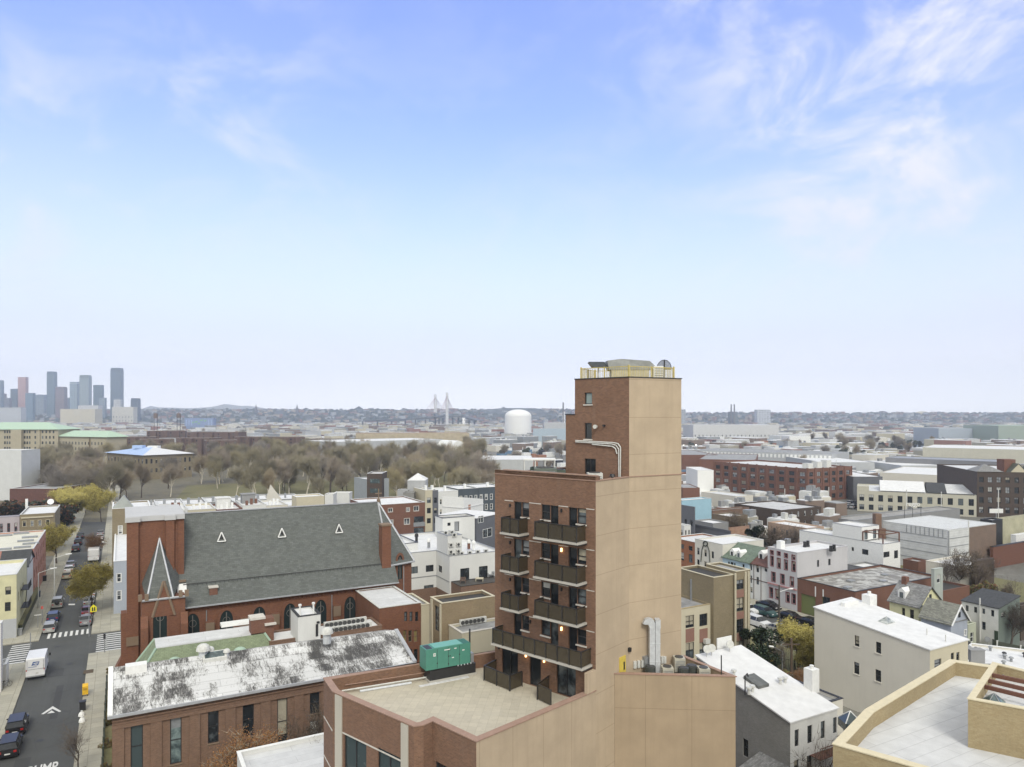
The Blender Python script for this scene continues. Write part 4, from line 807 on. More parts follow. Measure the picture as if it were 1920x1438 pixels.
P0 = XY(828, 1131, 13.6); bw = Bld('tan_school_block', 'tan brick school block with black roof left of the tower', 'building', rect(P0[0], P0[1], u_at(928, P0[1]), v_at(807, P0[0])), 13.6, TANBRICK, BROOF, par=.3, cap=CREAM)
bw.W.wpx(bw.root, 815, 823, 1135, 1182, style='dh', frame=FRAME_D, glass=GLD); bw.S.holes.append((bw.S.h(881), bw.S.h(884), 0, .1)) if False else None
m = MB(); bw.W.bar(m, bw.W.h(826), bw.W.h(828)-.02, 0, 13.5, .004, .15); bw.W.bar(m, bw.W.h(809), bw.W.h(812), 0, 13.5, .004, .15); m.build('pilaster', CREAM, bw.root); bw.done()
P1 = XY(866, 1187, 11.0); lw = Bld('low_cream_school_wing', 'low cream school wing with grey roof just left of the tower', 'building', rect(P1[0], P1[1], P1[0]+11, min(P1[1]+4.5, P0[1]-.3)), 11.0, CREAM, GROOF, par=.25, cap=SILL); lw.done()
for k in range(6): c = (u_at(868+k*7.5, P0[1]-.6), P0[1]-.6); miniac(c, 10.8, 'white outdoor unit in the row below the black roofed school block', group='air conditioners on the low school wing')
# right of the tower
P2 = XY(1338, 1082.5, 14.0); rs = Bld('tan_school_building', 'tan brick school block with black flat roof right of the tower', 'building', rect(P2[0], P2[1], u_at(1377.5, P2[1]), v_at(1270, P2[0])), 14.0, OLDB, BROOF, par=.3, cap=CREAM); rs.done()
m = MB(); h = rs.W.h(1297); rs.W.bar(m, h-.1, h+.1, 9.5, 13.0, .004, .2); m.build('downpipe', GREYM, rs.root)
sb = Bld('school_stair_bay', 'taller school stair bay with stacked dark windows between pale pilasters', 'building', rect(u_at(1377.5, P2[1])+.02, P2[1]-.25, u_at(1404, P2[1]), P2[1]+5.5), 14.45, OLDB, GROOF, par=.25, cap=CREAM)
for y0, y1 in ((1086, 1104), (1120, 1145), (1160, 1185), (1201, 1225)): sb.S.wpx(sb.root, 1380.5, 1394.5, y0, y1, style='grid', frame=FRAME_D, glass=GLD)
m = MB(); sb.S.bar(m, sb.S.h(1395.5), sb.S.h(1398), 0, 14.3, .004, .2); sb.S.bar(m, sb.S.h(1376.6), sb.S.h(1378.8), 0, 14.3, .004, .2); sb.S.bar(m, sb.S.h(1401), sb.S.h(1403.5), 0, 14.3, .004, .2); m.build('pilaster', CREAM, sb.root)
m = MB()
for y0, y1 in ((1105, 1119), (1146, 1159), (1186, 1200)): sb.S.bar(m, sb.S.h(1380.5), sb.S.h(1394.5), sb.S.z(1387, y1), sb.S.z(1387, y0), .004, .04)
m.build('spandrel', stucco('brown_spandrel', (.24, .13, .1)), sb.root); sb.done()
v0 = P2[1]+.6; ww = Bld('yellow_school_wing', 'lower pale yellow school wing with tall windows beside the tower', 'building', rect(u_at(1262, v0), v0, u_at(1335, v0)-.05, v0+9), zat(1131.5, (u_at(1334, v0), v0)), CREAM, GROOF, par=.3, cap=BUFF)
for x0, x1 in ((1285.5, 1301.5), (1311.5, 1326.5)):
    ww.S.wpx(ww.root, x0, x1, 1153-(x0-1285)*.12, 1176-(x0-1285)*.12, style='grid', frame=FRAME_D, glass=GLD); ww.S.wpx(ww.root, x0, x1, 1204-(x0-1285)*.12, 1235, style='grid', frame=FRAME_D, glass=GLD)
    m = MB(); z_ = ww.S.z(x0+8, 1190); ww.S.bar(m, ww.S.h(x0), ww.S.h(x1), z_-.9, z_+.9, .004, .04); m.build('spandrel', MATS['brown_spandrel'], ww.root)
ww.done(); m = MB(); h = ww.S.h(1322); z_ = ww.S.z(1322, 1200); ww.S.bar(m, h-.4, h+.4, z_-.3, z_+.3, .05, .6); m.build('window_air_conditioner', OFFW, ww.root)
c = (u_at(1277, v0+6), v0+6); miniac(c, 10.1, 'white outdoor unit standing on the yellow wing roof')
# ================================================================ row houses front right
P3 = XY(1481.7, 1355, 9.5); e1, e2 = u_at(1570, P3[1]), v_at(1306, P3[0])
gh = Bld('grey_row_house', 'row house with a long white sloping roof and grey brick side wall', 'house', rect(P3[0], P3[1], e1, e2), 9.5, WSID, WROOF, par=0, wallmats=[WSID, SHG, SHG, SHG], zs=[9.5, 9.5, 11.9, 11.9])
for x0, x1, y0, y1 in ((1490, 1498, 1367, 1399), (1514, 1523, 1359, 1393), (1539, 1547, 1351, 1384), (1562, 1569, 1344, 1374), (1489, 1498, 1424, 1450), (1513, 1523, 1415, 1445)): gh.S.wpx(gh.root, x0, x1, y0, y1, style='dh', frame=FRAME_D, glass=GLD)
gh.W.wpx(gh.root, 1393, 1403, 1385, 1418, style='dh', frame=FRAME_D, glass=GLD); gh.done()
def hz(v, b=gh): a0, a1 = P3[1], e2; return 9.63+(v-a0)/(a1-a0)*2.4
def roofat(px, py, b0, b1, z0, z1):
    lo, hi = b0-2, b1+3
    for _ in range(40):
        v = (lo+hi)/2; u = u_at(px, v); z = z0+(v-b0)/(b1-b0)*(z1-z0)
        if zat(py, (u, v)) < z: hi = v
        else: lo = v
    return u, v, z
rg = lambda x, y: roofat(x, y, P3[1], e2, 9.63, 12.03)
u, v, z = rg(1522, 1290); m = MB(); m.box(u-.5, v-.45, z-.3, u+.5, v+.5, z+1.9); m.cyl((u, v, z+1.9), (u, v, z+2.2), .2); m.build('chimney', WHITE, gh.root)
u, v, z = rg(1418, 1279); m = MB(); m.prism([(u-.7, v-.9), (u+.7, v-.9), (u+.7, v+.9), (u-.7, v+.9)], z-.5, z+.3, z1s=[z+.08, z+.08, z+.5, z+.5]); m.build('skylight', glassmat('dusty_glass', (.07, .075, .07), (.14, .14, .13), .3), gh.root)
for i, (x, y) in enumerate(((1404, 1299), (1411, 1296), (1463, 1281), (1472, 1279), (1376, 1266))): u, v, z = rg(x, y); m = MB(); m.cyl((u, v, z-.1), (u, v, z+.45), .15, n=10); m.cyl((u, v, z+.45), (u, v, z+.6), .28, .24, n=10); m.build('roof_vent', OFFW, gh.root)
u, v, z = rg(1397, 1302); m = MB(); m.cyl((u, v, z), (u, v, z+1.7), .06, n=6); m.cyl((u, v, z+1.7), (u+.3, v, z+1.9), .06, n=6); m.cyl((u+.3, v, z+1.9), (u+.4, v, z+1.6), .06, n=6); m.build('gooseneck_pipe', BLACK, gh.root)
# satellite dishes at its far end
for i, px in enumerate((1325, 1334, 1368)):
    c = (u_at(px, e2-.6), e2-.6); t = thing('satellite_dish', ('grey satellite dish at the far left corner of the white sloping roof', 'second satellite dish from the left at the back of the white sloping roof', 'round dish on the white screen behind the sloping roof')[i], 'satellite dish', (*c, 11.9)); m = MB(); m.cyl((*c, 11.7), (*c, 12.6), .04, n=6); m.cyl((c[0]-.1, c[1]-.1, 12.7), (c[0]-.16, c[1]-.25, 12.75), .38, .4, n=14); m.build('dish', OFFW, t)
m = MB(); m.box(u_at(1345, e2+.3), e2+.3, 9, u_at(1372, e2+.3), e2+.4, 13.1); t = thing('roof_screen', 'pale upright screen panel behind the white sloping roof', 'screen', (u_at(1358, e2+.3), e2+.3, 9)); m.build('panel', WHITE, t)
# lean-to and terrace left
lt = Bld('lean_to_shed', 'small grey lean-to with weathered roof squeezed between annex and grey house', 'shed', rect(P3[0]-4.2, P3[1]-3, P3[0]-.03, P3[1]+3.2), 5.3, GREYW, GSHING, par=0, zs=[4.3, 5.6, 5.6, 4.3]); lt.S.grid(lt.root, 2, [(2.8, 4.0)], wf=.6); lt.done()
# small grey-roofed house right behind with lantern
b = Bld('grey_roof_annex', 'low flat grey roof beyond the chimney of the white roofed row house', 'building', rect(e1+.3, P3[1]+6, e1+9, e2+3), 6.6, BEIGE, GROOF, par=.3, cap=BLACK); b.done()
m = MB(); c = XY(1594, 1342, 7.4); c = (c[0], c[1]); m.prism(lq(c, -.8, .8, -.8, .8), 6.3, 7.0); i = len(m.v); ap = (*c, 7.9)
q4 = lq(c, -.8, .8, -.8, .8)
for k in range(4): m.poly([(*q4[k], 7.0), (*q4[(k+1) % 4], 7.0), ap])
t = thing('roof_lantern', 'pointed glass roof lantern with white bars by the bare tree', 'skylight', (*c, 6.3)); m.build('glazing', GLT, t); m = MB()
for k in range(4):
    m.cyl((*q4[k], 7.02), ap, .05, n=5)
m.build('bar', WHITE, t)
# beige block with white roof
P4 = XY(1743.6, 1218.5, 10); jb = Bld('beige_building', 'plain beige rendered building with bright white sloping roof', 'building', rect(P4[0], P4[1], u_at(1815, P4[1]), v_at(1527, P4[0])), 10, BEIGE, WROOF, par=0, wallmats=[CREAM, BEIGE, BEIGE, BEIGE], zs=[10, 10, 11.5, 11.2])
for x0, x1, y0, y1 in ((1602, 1611, 1191, 1211), (1642, 1652, 1203, 1224), (1601, 1611, 1241, 1263), (1641, 1652, 1255, 1277)): jb.W.wpx(jb.root, x0, x1, y0, y1, style='dh', frame=FRAME_D, glass=GLD, sill=BEIGE)
for x0, x1, y0, y1 in ((1752, 1765, 1235, 1252), (1783, 1789, 1223, 1236), (1793, 1799, 1222, 1240)): jb.S.wpx(jb.root, x0, x1, y0, y1, style='dh', frame=FRAME_D, glass=GLD)
jb.done(); jr = lambda x, y: roofat(x, y, P4[1], v_at(1527, P4[0]), 10.13, 11.45)
u, v, z = jr(1662, 1166); m = MB(); q4 = [(u-.8, v-.6), (u+.8, v-.6), (u+.8, v+.6), (u-.8, v+.6)]
for k in range(4): m.poly([(*q4[k], z+.15), (*q4[(k+1) % 4], z+.15), (u, v, z+.75)])
m.prism(q4, z-.2, z+.148); m.build('pyramid_skylight', glassmat('pale_glass', (.15, .17, .17), (.5, .52, .5), .5), jb.root)
u, v, z = jr(1630, 1132); m = MB(); m.box(u-.7, v-.6, z-.3, u+.7, v+.6, z+1.3); m.cyl((u, v, z+1.3), (u, v, z+1.7), .22); m.build('chimney', WHITE, jb.root)
u, v, z = jr(1592, 1133); m = MB(); m.box(u-1.3, v-.3, z-.3, u+1.5, v+.3, z+.45); m.build('parapet_step', WHITE, jb.root)
for x, y in ((1738, 1190), (1773, 1202)): u, v, z = jr(x, y); m = MB(); m.cyl((u, v, z-.1), (u, v, z+.8), .06, n=6); m.build('vent_pipe', OFFW, jb.root)
# yellow parapet roof bottom right
pz = 16.0; q5 = [XY(1561.7, 1395, pz), XY(1713, 1438, pz), XY(1960, 1510, pz), XY(2050, 1300, pz), XY(1853, 1247, pz), XY(1781.7, 1236.7, pz), XY(1623, 1331, pz)]
YP = stucco('yellow_parapet', (.58, .47, .24), .06, .06); yb = Bld('buff_brick_building', 'buff brick building with a big pale roof inside a yellow parapet', 'building', q5, pz, BUFF, SNOWROOF, par=1.05, pw=.5, cap=plain('buff_coping', (.60, .53, .37), .7, var=.06)); yb.done()
m = MB(); I = inset(q5, .5)
for i in (4, 5, 6, 3): a, b = I[i], I[(i+1) % 7]; m.poly([(*b, pz-1.04), (*a, pz-1.04), (*a, pz-.01), (*b, pz-.01)])
for k in range(len(m.v)): pass
q6 = [XY(1815, 1310, 18), XY(1990, 1342, 18), XY(2060, 1290, 18), XY(1862, 1242, 18.0)]
yu = Bld('upper_buff_block', 'raised buff brick block with dark roof beams on the yellow parapet building', 'building', q6, 18.0, BUFF, SNOWROOF, par=.8, pw=.3, z0=14.9, cap=MATS['buff_coping']); yu.done()
for k, (a, b) in enumerate((((1853, 1262), (1930, 1278)), ((1845, 1272), (1935, 1293)), ((1838, 1283), (1940, 1308)))):
    pa, pb = XY(*a, 17.9), XY(*b, 17.9); f = Face(pa, pb, 0, 1); m = MB(); f.bar(m, 0, f.W, 17.72, 17.98, -.09, .09); t = thing('roof_beam', ('farthest rusty steel beam over the raised buff roof', 'middle rusty steel beam over the raised buff roof', 'nearest rusty steel beam over the raised buff roof')[k], 'beam', (*pa, 17.72)); m.build('beam', RUST, t)
for k, (px, py, lb) in enumerate(((1864, 1312, 'hexagonal glass roof lantern inside the raised buff block'), (1889, 1262, 'far glass roof lantern behind the rusty beams'))):
    c = XY(px, py, 17.4); t = thing('roof_lantern', lb, 'skylight', (*c, 17.15)); m = MB(); g = MB(); r = .62
    h6 = [(c[0]+r*math.cos(a), c[1]+r*math.sin(a)) for a in [math.pi/3*j for j in range(6)]]; m.prism(h6, 17.15, 17.4); m.build('kerb', GREYM, t)
    for j in range(6): g.poly([(*h6[j], 17.4), (*h6[(j+1) % 6], 17.4), (*c, 17.85)])
    g.build('glazing', GLT, t); g = MB()
    for j in range(6): g.cyl((*h6[j], 17.41), (*c, 17.87), .03, n=4)
    g.build('bar', GREYM, t)
def cb(name, label, cat, px, py, z, pxe, pxn, wall, roof, n=(0, 0), rows=((0, 0),), wn=(0, 0), par=.3, cap=None, z0=0, frame=None, glass=None, wf=.42, style='dh', wm=None, zs=None, sill=None, group=None, done=True):
    P = corner(px, py, z, pxe, pxn); b = Bld(name, label, cat, P, z, wall, roof, par=par, cap=cap, z0=z0, wallmats=wm, zs=zs, group=group)
    rws = [r for r in rows if r[1] > 0]; nearx = b.W if P[0][0] > 0 else b.E
    if n[0] and rws: b.S.grid(b.root, n[0], rws, style=style, frame=frame, glass=glass, wf=wf, sill=sill)
    if wn[0] and rws: nearx.grid(b.root, wn[0], rws, style=style, frame=frame, glass=glass, wf=wf, sill=sill)
    if done: b.done()
    return b
def gable(b, axis, ze, zr, mat, e=.3, name='pitched_roof', u=None, gm=None):
    (x0, y0), (x1, y1) = b.P[0], b.P[2]; m = MB(); g = MB()
    if axis == 'y':
        r = (x0+x1)/2; s = (zr-ze)/(r-x0)
        for a, sg in ((x0, -1), (x1, 1)): m.poly([(a+sg*e, y0-e, ze-e*s), (a+sg*e, y1+e, ze-e*s), (r, y1+e, zr), (r, y0-e, zr)]); m.poly([(a+sg*e, y0-e, ze-e*s+.12), (a+sg*e, y1+e, ze-e*s+.12), (r, y1+e, zr+.12), (r, y0-e, zr+.12)])
        for y in (y0, y1): g.poly([(x0, y, ze), (x1, y, ze), (r, y, zr)])
    else:
        r = (y0+y1)/2; s = (zr-ze)/(r-y0)
        for a, sg in ((y0, -1), (y1, 1)): m.poly([(x0-e, a+sg*e, ze-e*s), (x1+e, a+sg*e, ze-e*s), (x1+e, r, zr), (x0-e, r, zr)]); m.poly([(x0-e, a+sg*e, ze-e*s+.12), (x1+e, a+sg*e, ze-e*s+.12), (x1+e, r, zr+.12), (x0-e, r, zr+.12)])
        for x in (x0, x1): g.poly([(x, y0, ze), (x, y1, ze), (x, r, zr)])
    ro = m.build(name, mat, b.root, recalc=False); g.build('gable', gm or b.wm[0], b.root, recalc=False); return ro
R3 = [(1.0, 2.6), (4.2, 5.9), (7.4, 9.0)]; R2 = [(1.0, 2.6), (4.1, 5.7)]; R1_ = [(1.0, 2.5)]
# ------------------------------------------------ street B far side
pk = cb('pink_trim_house', 'pale grey three storey house with dark red window trim', 'house', 1495, 1036, 10.8, 1589, 1439.4, stucco('pale_lilac_wall', (.47, .46, .47)), WROOF, done=False)
MAR = plain('maroon_trim', (.16, .03, .035), .6)
for x0, x1, y0, y1 in ((1445, 1450, 1042, 1060), (1457.5, 1463, 1046, 1064), (1471, 1476.5, 1049, 1067), (1485, 1491, 1052, 1070), (1444.5, 1450, 1031.5, 1038), (1457.5, 1463, 1033.5, 1040), (1471, 1476.5, 1037, 1044.5), (1485, 1490.5, 1040, 1048), (1447, 1453.5, 1072, 1089), (1464, 1470.5, 1076, 1094), (1482, 1488, 1081, 1098), (1443, 1449, 1101, 1119), (1454, 1460, 1104, 1122), (1474, 1480, 1110, 1128), (1485, 1491.5, 1113, 1131)): pk.W.wpx(pk.root, x0, x1, y0, y1, style='dh', frame=MAR, glass=GLD, trim=MAR)
m = MB(); z_ = pk.W.z(1470, 1099); pk.W.bar(m, .1, pk.W.W-.1, z_-.12, z_+.12, .004, .25); m.build('cornice_band', plain('pink_band', (.4, .2, .2)), pk.root)
for x0, x1, y0, y1 in ((1532, 1536, 1049, 1062), (1553, 1557.5, 1047, 1059)): pk.S.wpx(pk.root, x0, x1, y0, y1, style='dh', frame=FRAME_D, glass=GLD)
pk.done(); m = MB(); c = (pk.P[0][0]+2.2, pk.P[3][1]-1.2); m.box(c[0]-.6, c[1]-.5, 10.3, c[0]+.6, c[1]+.5, 12.0); m.build('chimney', WHITE, pk.root)
for k, (px, py) in enumerate(((1509, 1022), (1558, 1030))):
    c = XY(px, py, 10.8); m = MB(); m.cyl((*c, 10.5), (*c, 11.6), .3, n=8); m.cyl((c[0]+.9, c[1], 10.5), (c[0]+.9, c[1], 11.7), .3, n=8); m.box(c[0]-.3, c[1]-.2, 10.5, c[0]+1.2, c[1]+.2, 10.9); t = thing('roof_chimney_pots', ('pair of dark curved flue pots at the back of the lilac house roof', 'pair of dark curved flue pots near the right edge of the lilac house roof')[k], 'flue', (*c, 10.5)); m.build('pots', BLACK, t)
ub = pk.P[0][0]; vb = pk.P[0][1]; vn = pk.P[3][1]
ga = Bld('brick_garage', 'long low red brick garage with olive roller door and patched grey roof', 'garage', rect(ub, 76.8, 133, vb-.01), 6.2, RBRICK, PATCHROOF, par=.35, cap=BLACK, zs=None)
OLV = siding('olive_roller_door', (.13, .15, .05), .25)
f = ga.W
for x0, x1, y0, y1, g_ in ((1502, 1529, 1115, 1150, OLV), (1541.5, 1556, 1118, 1160, GLD)):
    h0, h1 = sorted((f.h(x0), f.h(x1))); zt = f.z((x0+x1)/2, y0); f.window(ga.root, h0, h1, .1, zt, 'plain', plain('olive_frame', (.1, .12, .04)), glass=g_, name='garage_door')
for px, py, q in ((1529, 1104, 1.3), (1543.5, 1108, .9)): m = MB(); h = f.h(px); z_ = f.z(px, py); f.bar(m, h-.12, h+.12, z_-q, z_+q*.4, .003, .01); m.build('paint_drip', WHITE, ga.root)
ga.done()
for k in range(4): u, v = 111+k*5, 80+2*(k % 2)*1.5; m = MB(); m.box(u-.6, v-.5, 5.8, u+.6, v+.5, 6.15); m.build('roof_hatch', GREYM, ga.root)
v1, v2, v3, v4 = v_at(1421, ub), v_at(1405, ub), v_at(1355, ub), v_at(1303, ub)
hb = Bld('timbered_house', 'white half timbered house with brown pitched roof and dormer', 'house', rect(ub+.25, vn+.02, ub+9, v2), 6.9, WSTUC, BROWNSH, par=0)
for x0, x1, y0, y1 in ((1405, 1410, 1055, 1068), (1418, 1423, 1058, 1072), (1433.5, 1438.5, 1062, 1071), (1405, 1410, 1078, 1092), (1418, 1423, 1081, 1095), (1406, 1411, 1100, 1110)): hb.W.wpx(hb.root, x0, x1, y0, y1, style='dh', frame=FRAME_D, glass=GLD)
hb.done(); ro = gable(hb, 'y', 6.95, 9.5, BROWNSH)
m = MB()
for px in (1413.5, 1427): h = hb.W.h(px); hb.W.bar(m, h-.06, h+.06, 0, 6.8, .004, .05)
for z_ in (3.9,): hb.W.bar(m, .05, hb.W.W-.05, z_-.07, z_+.07, .052, .08)
m.build('timber', plain('timber_brown', (.12, .085, .07)), hb.root)
hg = Bld('blue_house', 'pale blue house with mossy green pitched roof and two dormers', 'house', rect(ub, v2+.02, ub+9, v3), 6.9, BLUES, GREENSH, par=0)
for x0, x1, y0, y1 in ((1365, 1368, 1052, 1060), (1369.5, 1375, 1053, 1062), (1376, 1379, 1054.5, 1063), (1392, 1396, 1057, 1067)): hg.W.wpx(hg.root, x0, x1, y0, y1, style='dh', frame=FRAME_D, glass=GLD)
hg.done(); gable(hg, 'y', 6.95, 9.45, GREENSH)
def dormer(b, px, py, s=1.0, axis='y', ze=6.95, zr=9.45, mat=None, wall=None):
    x0, x1 = b.P[0][0], b.P[2][0]; r = (x0+x1)/2; sl = (zr-ze)/(r-x0); lo, hi = x0-1, r
    for _ in range(30):
        u = (lo+hi)/2; v = v_at(px, u); z = ze+(u-x0)*sl
        if zat(py, (u, v)) < z: hi = u
        else: lo = u
    m = MB(); w_ = .55*s; h_ = 1.0*s; g = [(v-w_, z-.3), (v+w_, z-.3), (v+w_, z+h_), (v, z+h_+.5*s), (v-w_, z+h_)]
    m.poly([(u-.1, y, z_) for y, z_ in g]); L_ = 1.9*s
    for a, c in zip(g, g[1:]+g[:1]): m.poly([(u-.1, a[0], a[1]), (u-.1, c[0], c[1]), (u+L_, c[0], c[1]), (u+L_, a[0], a[1])])
    d = m.build('dormer', wall or WHITE, b.root); m = MB(); m.poly([(u-.13, v-w_*.5, z+.05), (u-.13, v+w_*.5, z+.05), (u-.13, v+w_*.5, z+h_*.85), (u-.13, v-w_*.5, z+h_*.85)]); m.build('pane', GLD, d, recalc=False)
dormer(hg, 1373, 1041); dormer(hg, 1385.5, 1044); dormer(hb, 1427.5, 1047, 1.15)
hc = Bld('wreath_house', 'cream three window wide house with a big dark wreath and garland hung on its front', 'house', rect(ub, v3+.02, ub+12, v4), 9.4, stucco('cream_white_front', (.60, .58, .52)), WROOF, par=.3, cap=OFFW)
for x0, x1, y0, y1 in ((1307, 1311.5, 1026, 1039), (1320.5, 1325, 1029.5, 1042.5), (1334, 1338.5, 1033, 1046), (1307, 1311.5, 1048, 1060), (1320.5, 1325, 1052, 1063), (1334, 1338.5, 1054, 1067)): hc.W.wpx(hc.root, x0, x1, y0, y1, style='dh', frame=FRAME_D, glass=GLD)
hc.done(); t = thing('wreath_garland', 'large dark green wreath with two hanging garlands on the cream house', 'wreath', (ub, v_at(1322, ub), 8)); m = MB(); f = hc.W
q = [fpt(f, 1322.5+4*math.cos(a), 1018.5+4.5*math.sin(a), .12) for a in [2*math.pi*k/12 for k in range(13)]]
for a, b in zip(q, q[1:]): m.cyl(a, b, .13, n=6)
m.build('wreath', plain('garland_green', (.03, .04, .03)), t); m = MB()
for pts in (((1319, 1020), (1316, 1030), (1314, 1052)), ((1326, 1021), (1329.5, 1031), (1331, 1053))):
    q = [fpt(f, x, y, .1) for x, y in pts]
    for a, b in zip(q, q[1:]): m.cyl(a, b, .09, n=6)
m.build('garland', MATS['garland_green'], t)
ho = Bld('orange_brick_house', 'orange brick rowhouse at the edge of the tower', 'house', rect(ub, v4+.02, ub+10, v4+8), 8.6, brick('orange_brick', (.33, .12, .05), (.26, .09, .04), (.3, .2, .14)), SNOWROOF, par=.3, cap=OFFW); ho.W.grid(ho.root, 3, [(1, 2.6), (4, 5.8), (6.6, 7.6)], frame=FRAME_D, glass=GLD); ho.done()
# behind that row
cb('white_gable_building', 'white building with stepped gable behind the wreath house', 'building', 1283, 985, 9.5, 1295, 1262, WSTUC, WROOF, n=(2, 0), rows=R2+[(7, 8.4)], wn=(2, 0), frame=FRAME_D, glass=GLD)
cb('dark_grey_building', 'dark slate grey flat roofed building at the right edge of the tower', 'building', 1302, 950, 12.5, 1303.5, 1270, SLATEW, BROOF, wn=(3, 0), rows=R3, frame=FRAME_D, glass=GLD, cap=GREYM)
cb('sky_blue_building', 'sky blue painted box building', 'building', 1279, 937.5, 10.5, 1334, 1262, stucco('sky_blue_wall', (.30, .47, .56)), WROOF, cap=OFFW)
m_ = cb('brown_shed', 'long brown brick back building beside the sky blue one', 'building', 1336, 957, 6, 1405, 1322, FBRICK, GROOF)
cb('white_roof_workshop', 'low workshop with white roof below the sky blue building', 'building', 1337, 981, 7.5, 1366, 1302, GREYW, WROOF, n=(2, 0), rows=R1_, frame=FRAME_W)
cb('grey_side_building', 'long dark grey block wall building with white roof and a red roof vent', 'building', 1370, 995, 7.5, 1370.5, 1298, SLATEW, WROOF)
tb = cb('mottled_brick_building', 'low building with mottled orange and white old brick wall', 'building', 1368, 989, 7.2, 1405, 1366, brick('mottled_brick', (.42, .24, .15), (.3, .13, .08), (.5, .45, .38), 3), GROOF)
cb('hall_beyond_tree', 'low brown hall with white patched roof beyond the dark evergreen', 'building', 1368, 968, 8, 1402, 1335, brick('ochre_brick', (.2, .15, .1), (.16, .12, .08), (.2, .17, .12)), WROOF, n=(3, 0), rows=R2)
cb('mint_shed', 'pale grey green shed between the evergreen and mottled wall', 'shed', 1405, 1001, 5.5, 1421, 1400, stucco('mint_wall', (.36, .38, .32)), GROOF, n=(1, 0), rows=R1_)
cb('wide_brown_brick_hall', 'wide brown brick hall with big pale roof in front of the red factory', 'building', 1465, 956, 6.5, 1540, 1377, DBRICK, roofmat('blotched_roof', (.52, .52, .52), (.25, .25, .24), .8), n=(6, 0), rows=R2, frame=FRAME_W, wf=.25)
cb('tan_low_hall', 'long tan low hall in front of the red factory', 'building', 1380, 930, 5, 1412, 1315, BEIGE, SNOWROOF)
cb('peach_building', 'peach coloured two storey building behind the white houses', 'building', 1513, 990, 7, 1545, 1440, stucco('peach_wall', (.42, .30, .22)), WROOF, wn=(3, 0), rows=R2, frame=FRAME_D, wf=.2)
cb('mustard_fence_shed', 'low mustard yellow hoarding beside the peach building', 'hoarding', 1499, 1015, 2.5, 1502, 1466, plain('mustard_board', (.42, .30, .08), .7), GRASS)
# ------------------------------------------------ modern white house
pc = XY(1656, 1019.6, 9.0); us, vs = pc; vN = v_at(1499, us)
mw = Bld('modern_white_building', 'crisp white modern house with roof terrace', 'house', rect(us, vs, u_at(1688, vs), vN), 9.0, WHITE, WROOF, par=.25, cap=GREYM)
for x0, x1, y0, y1 in ((1616, 1628, 1029, 1039), (1596.5, 1601, 1025, 1032)): mw.W.wpx(mw.root, x0, x1, y0, y1, style='sl', frame=FRAME_D, glass=GLD)
for x0, x1, y0, y1 in ((1656.5, 1668, 1033.5, 1044), (1676.5, 1684, 1031, 1046)): mw.S.wpx(mw.root, x0, x1, y0, y1, style='sl', frame=FRAME_D, glass=GLD)
mw.done(); va, vb_ = v_at(1561, us), v_at(1644, us); up = Bld('x', None, None, rect(us+.003, vb_+3.5, us+6, va), 11.9, WHITE, WROOF, par=.2, z0=9.0, cap=GREYM, root=mw.root)
up.S.grid(mw.root, 2, [(9.1, 11.2)], wf=.4, style='plain', frame=FRAME_D, glass=GLD); up.done(wallname='penthouse_wall')
t = thing('roof_pergola', 'rust red steel pergola frame on the white modern house terrace', 'pergola', (us, vs, 8.75)); m = MB(); p4 = rect(us+.15, vs+.15, mw.P[1][0]-.15, vb_+3.3)
for i in range(4): a, b = p4[i], p4[(i+1) % 4]; m.box(a[0]-.1, a[1]-.1, 8.76, a[0]+.1, a[1]+.1, 11.0); m.cyl((*a, 11.0), (*b, 11.0), .13, n=4)
m.build('frame', RUST, t)
cb('white_lean_roof', 'small grey sided building with bright white roof in front of the modern house', 'building', 1633, 1066, 5.2, 1665, 1589, GREYW, WROOF, n=(1, 0), rows=R1_)
# ------------------------------------------------ white corrugated warehouse
wp = XY(1777, 993, 10); wh = Bld('corrugated_warehouse', 'large white corrugated warehouse with pale low roof', 'warehouse', rect(wp[0], wp[1], u_at(1867, wp[1]), v_at(1655, wp[0])), 10, CORRW, roofmat('pale_tin_roof', (.55, .56, .56), (.42, .41, .38), .5, panel=False), par=.02, wallmats=[CORRW, CORRW, CORRW, CORRW])
m = MB(); f = wh.W
for k in range(9): h = f.h(1700+k*8.5); f.bar(m, h-.08, h+.08, 8.2, 9.9, .004, .06)
f.bar(m, .2, f.W-.2, 8.05, 8.15, .004, .08)
for z_ in (2.5, 4.3, 6.2): f.bar(m, .2, f.W-.2, z_-.06, z_+.06, .004, .06)
wh.S.bar(m, 0, .5, 0, 9.8, .004, .1); m.build('steel_rib', GREYM, wh.root); m = MB(); f = wh.S; hh = f.h(1817)
f.bar(m, hh, f.W, 0, 9.9, .004, .1); m.build('timber_cladding', siding('brown_planks', (.17, .12, .09), .6), wh.root); m = MB()
for z_ in (2.3, 4.2, 6.1, 8.0): f.bar(m, .6, hh-.05, z_-.07, z_+.07, .004, .08)
m.build('joint_batten', GREYM, wh.root); wh.done()
cb('beige_flat_building', 'low beige building with white roof at the foot of the warehouse', 'building', 1800, 1062, 6, 1864, 1736, BEIGE, WROOF, n=(0, 0))
cb('brick_lean_to', 'small brick and board shed at the warehouse corner', 'shed', 1722, 1053, 4.5, 1740, 1693, RBRICK, GROOF, wn=(2, 0), rows=R1_, glass=plain('board_window', (.2, .15, .08)))
cb('pale_green_tall_shed', 'narrow pale green shed with white flue in front of the bare trees', 'shed', 1752, 1067, 9, 1768, 1746, stucco('pale_green_wall', (.38, .41, .38)), GROOF, n=(1, 0), rows=[(6.5, 8)], frame=FRAME_W)
cb('brown_wall_shed', 'dark brown brick shed wall at the right behind bare trees', 'shed', 1829, 1052, 7, 1864, 1822, DBRICK, GROOF)
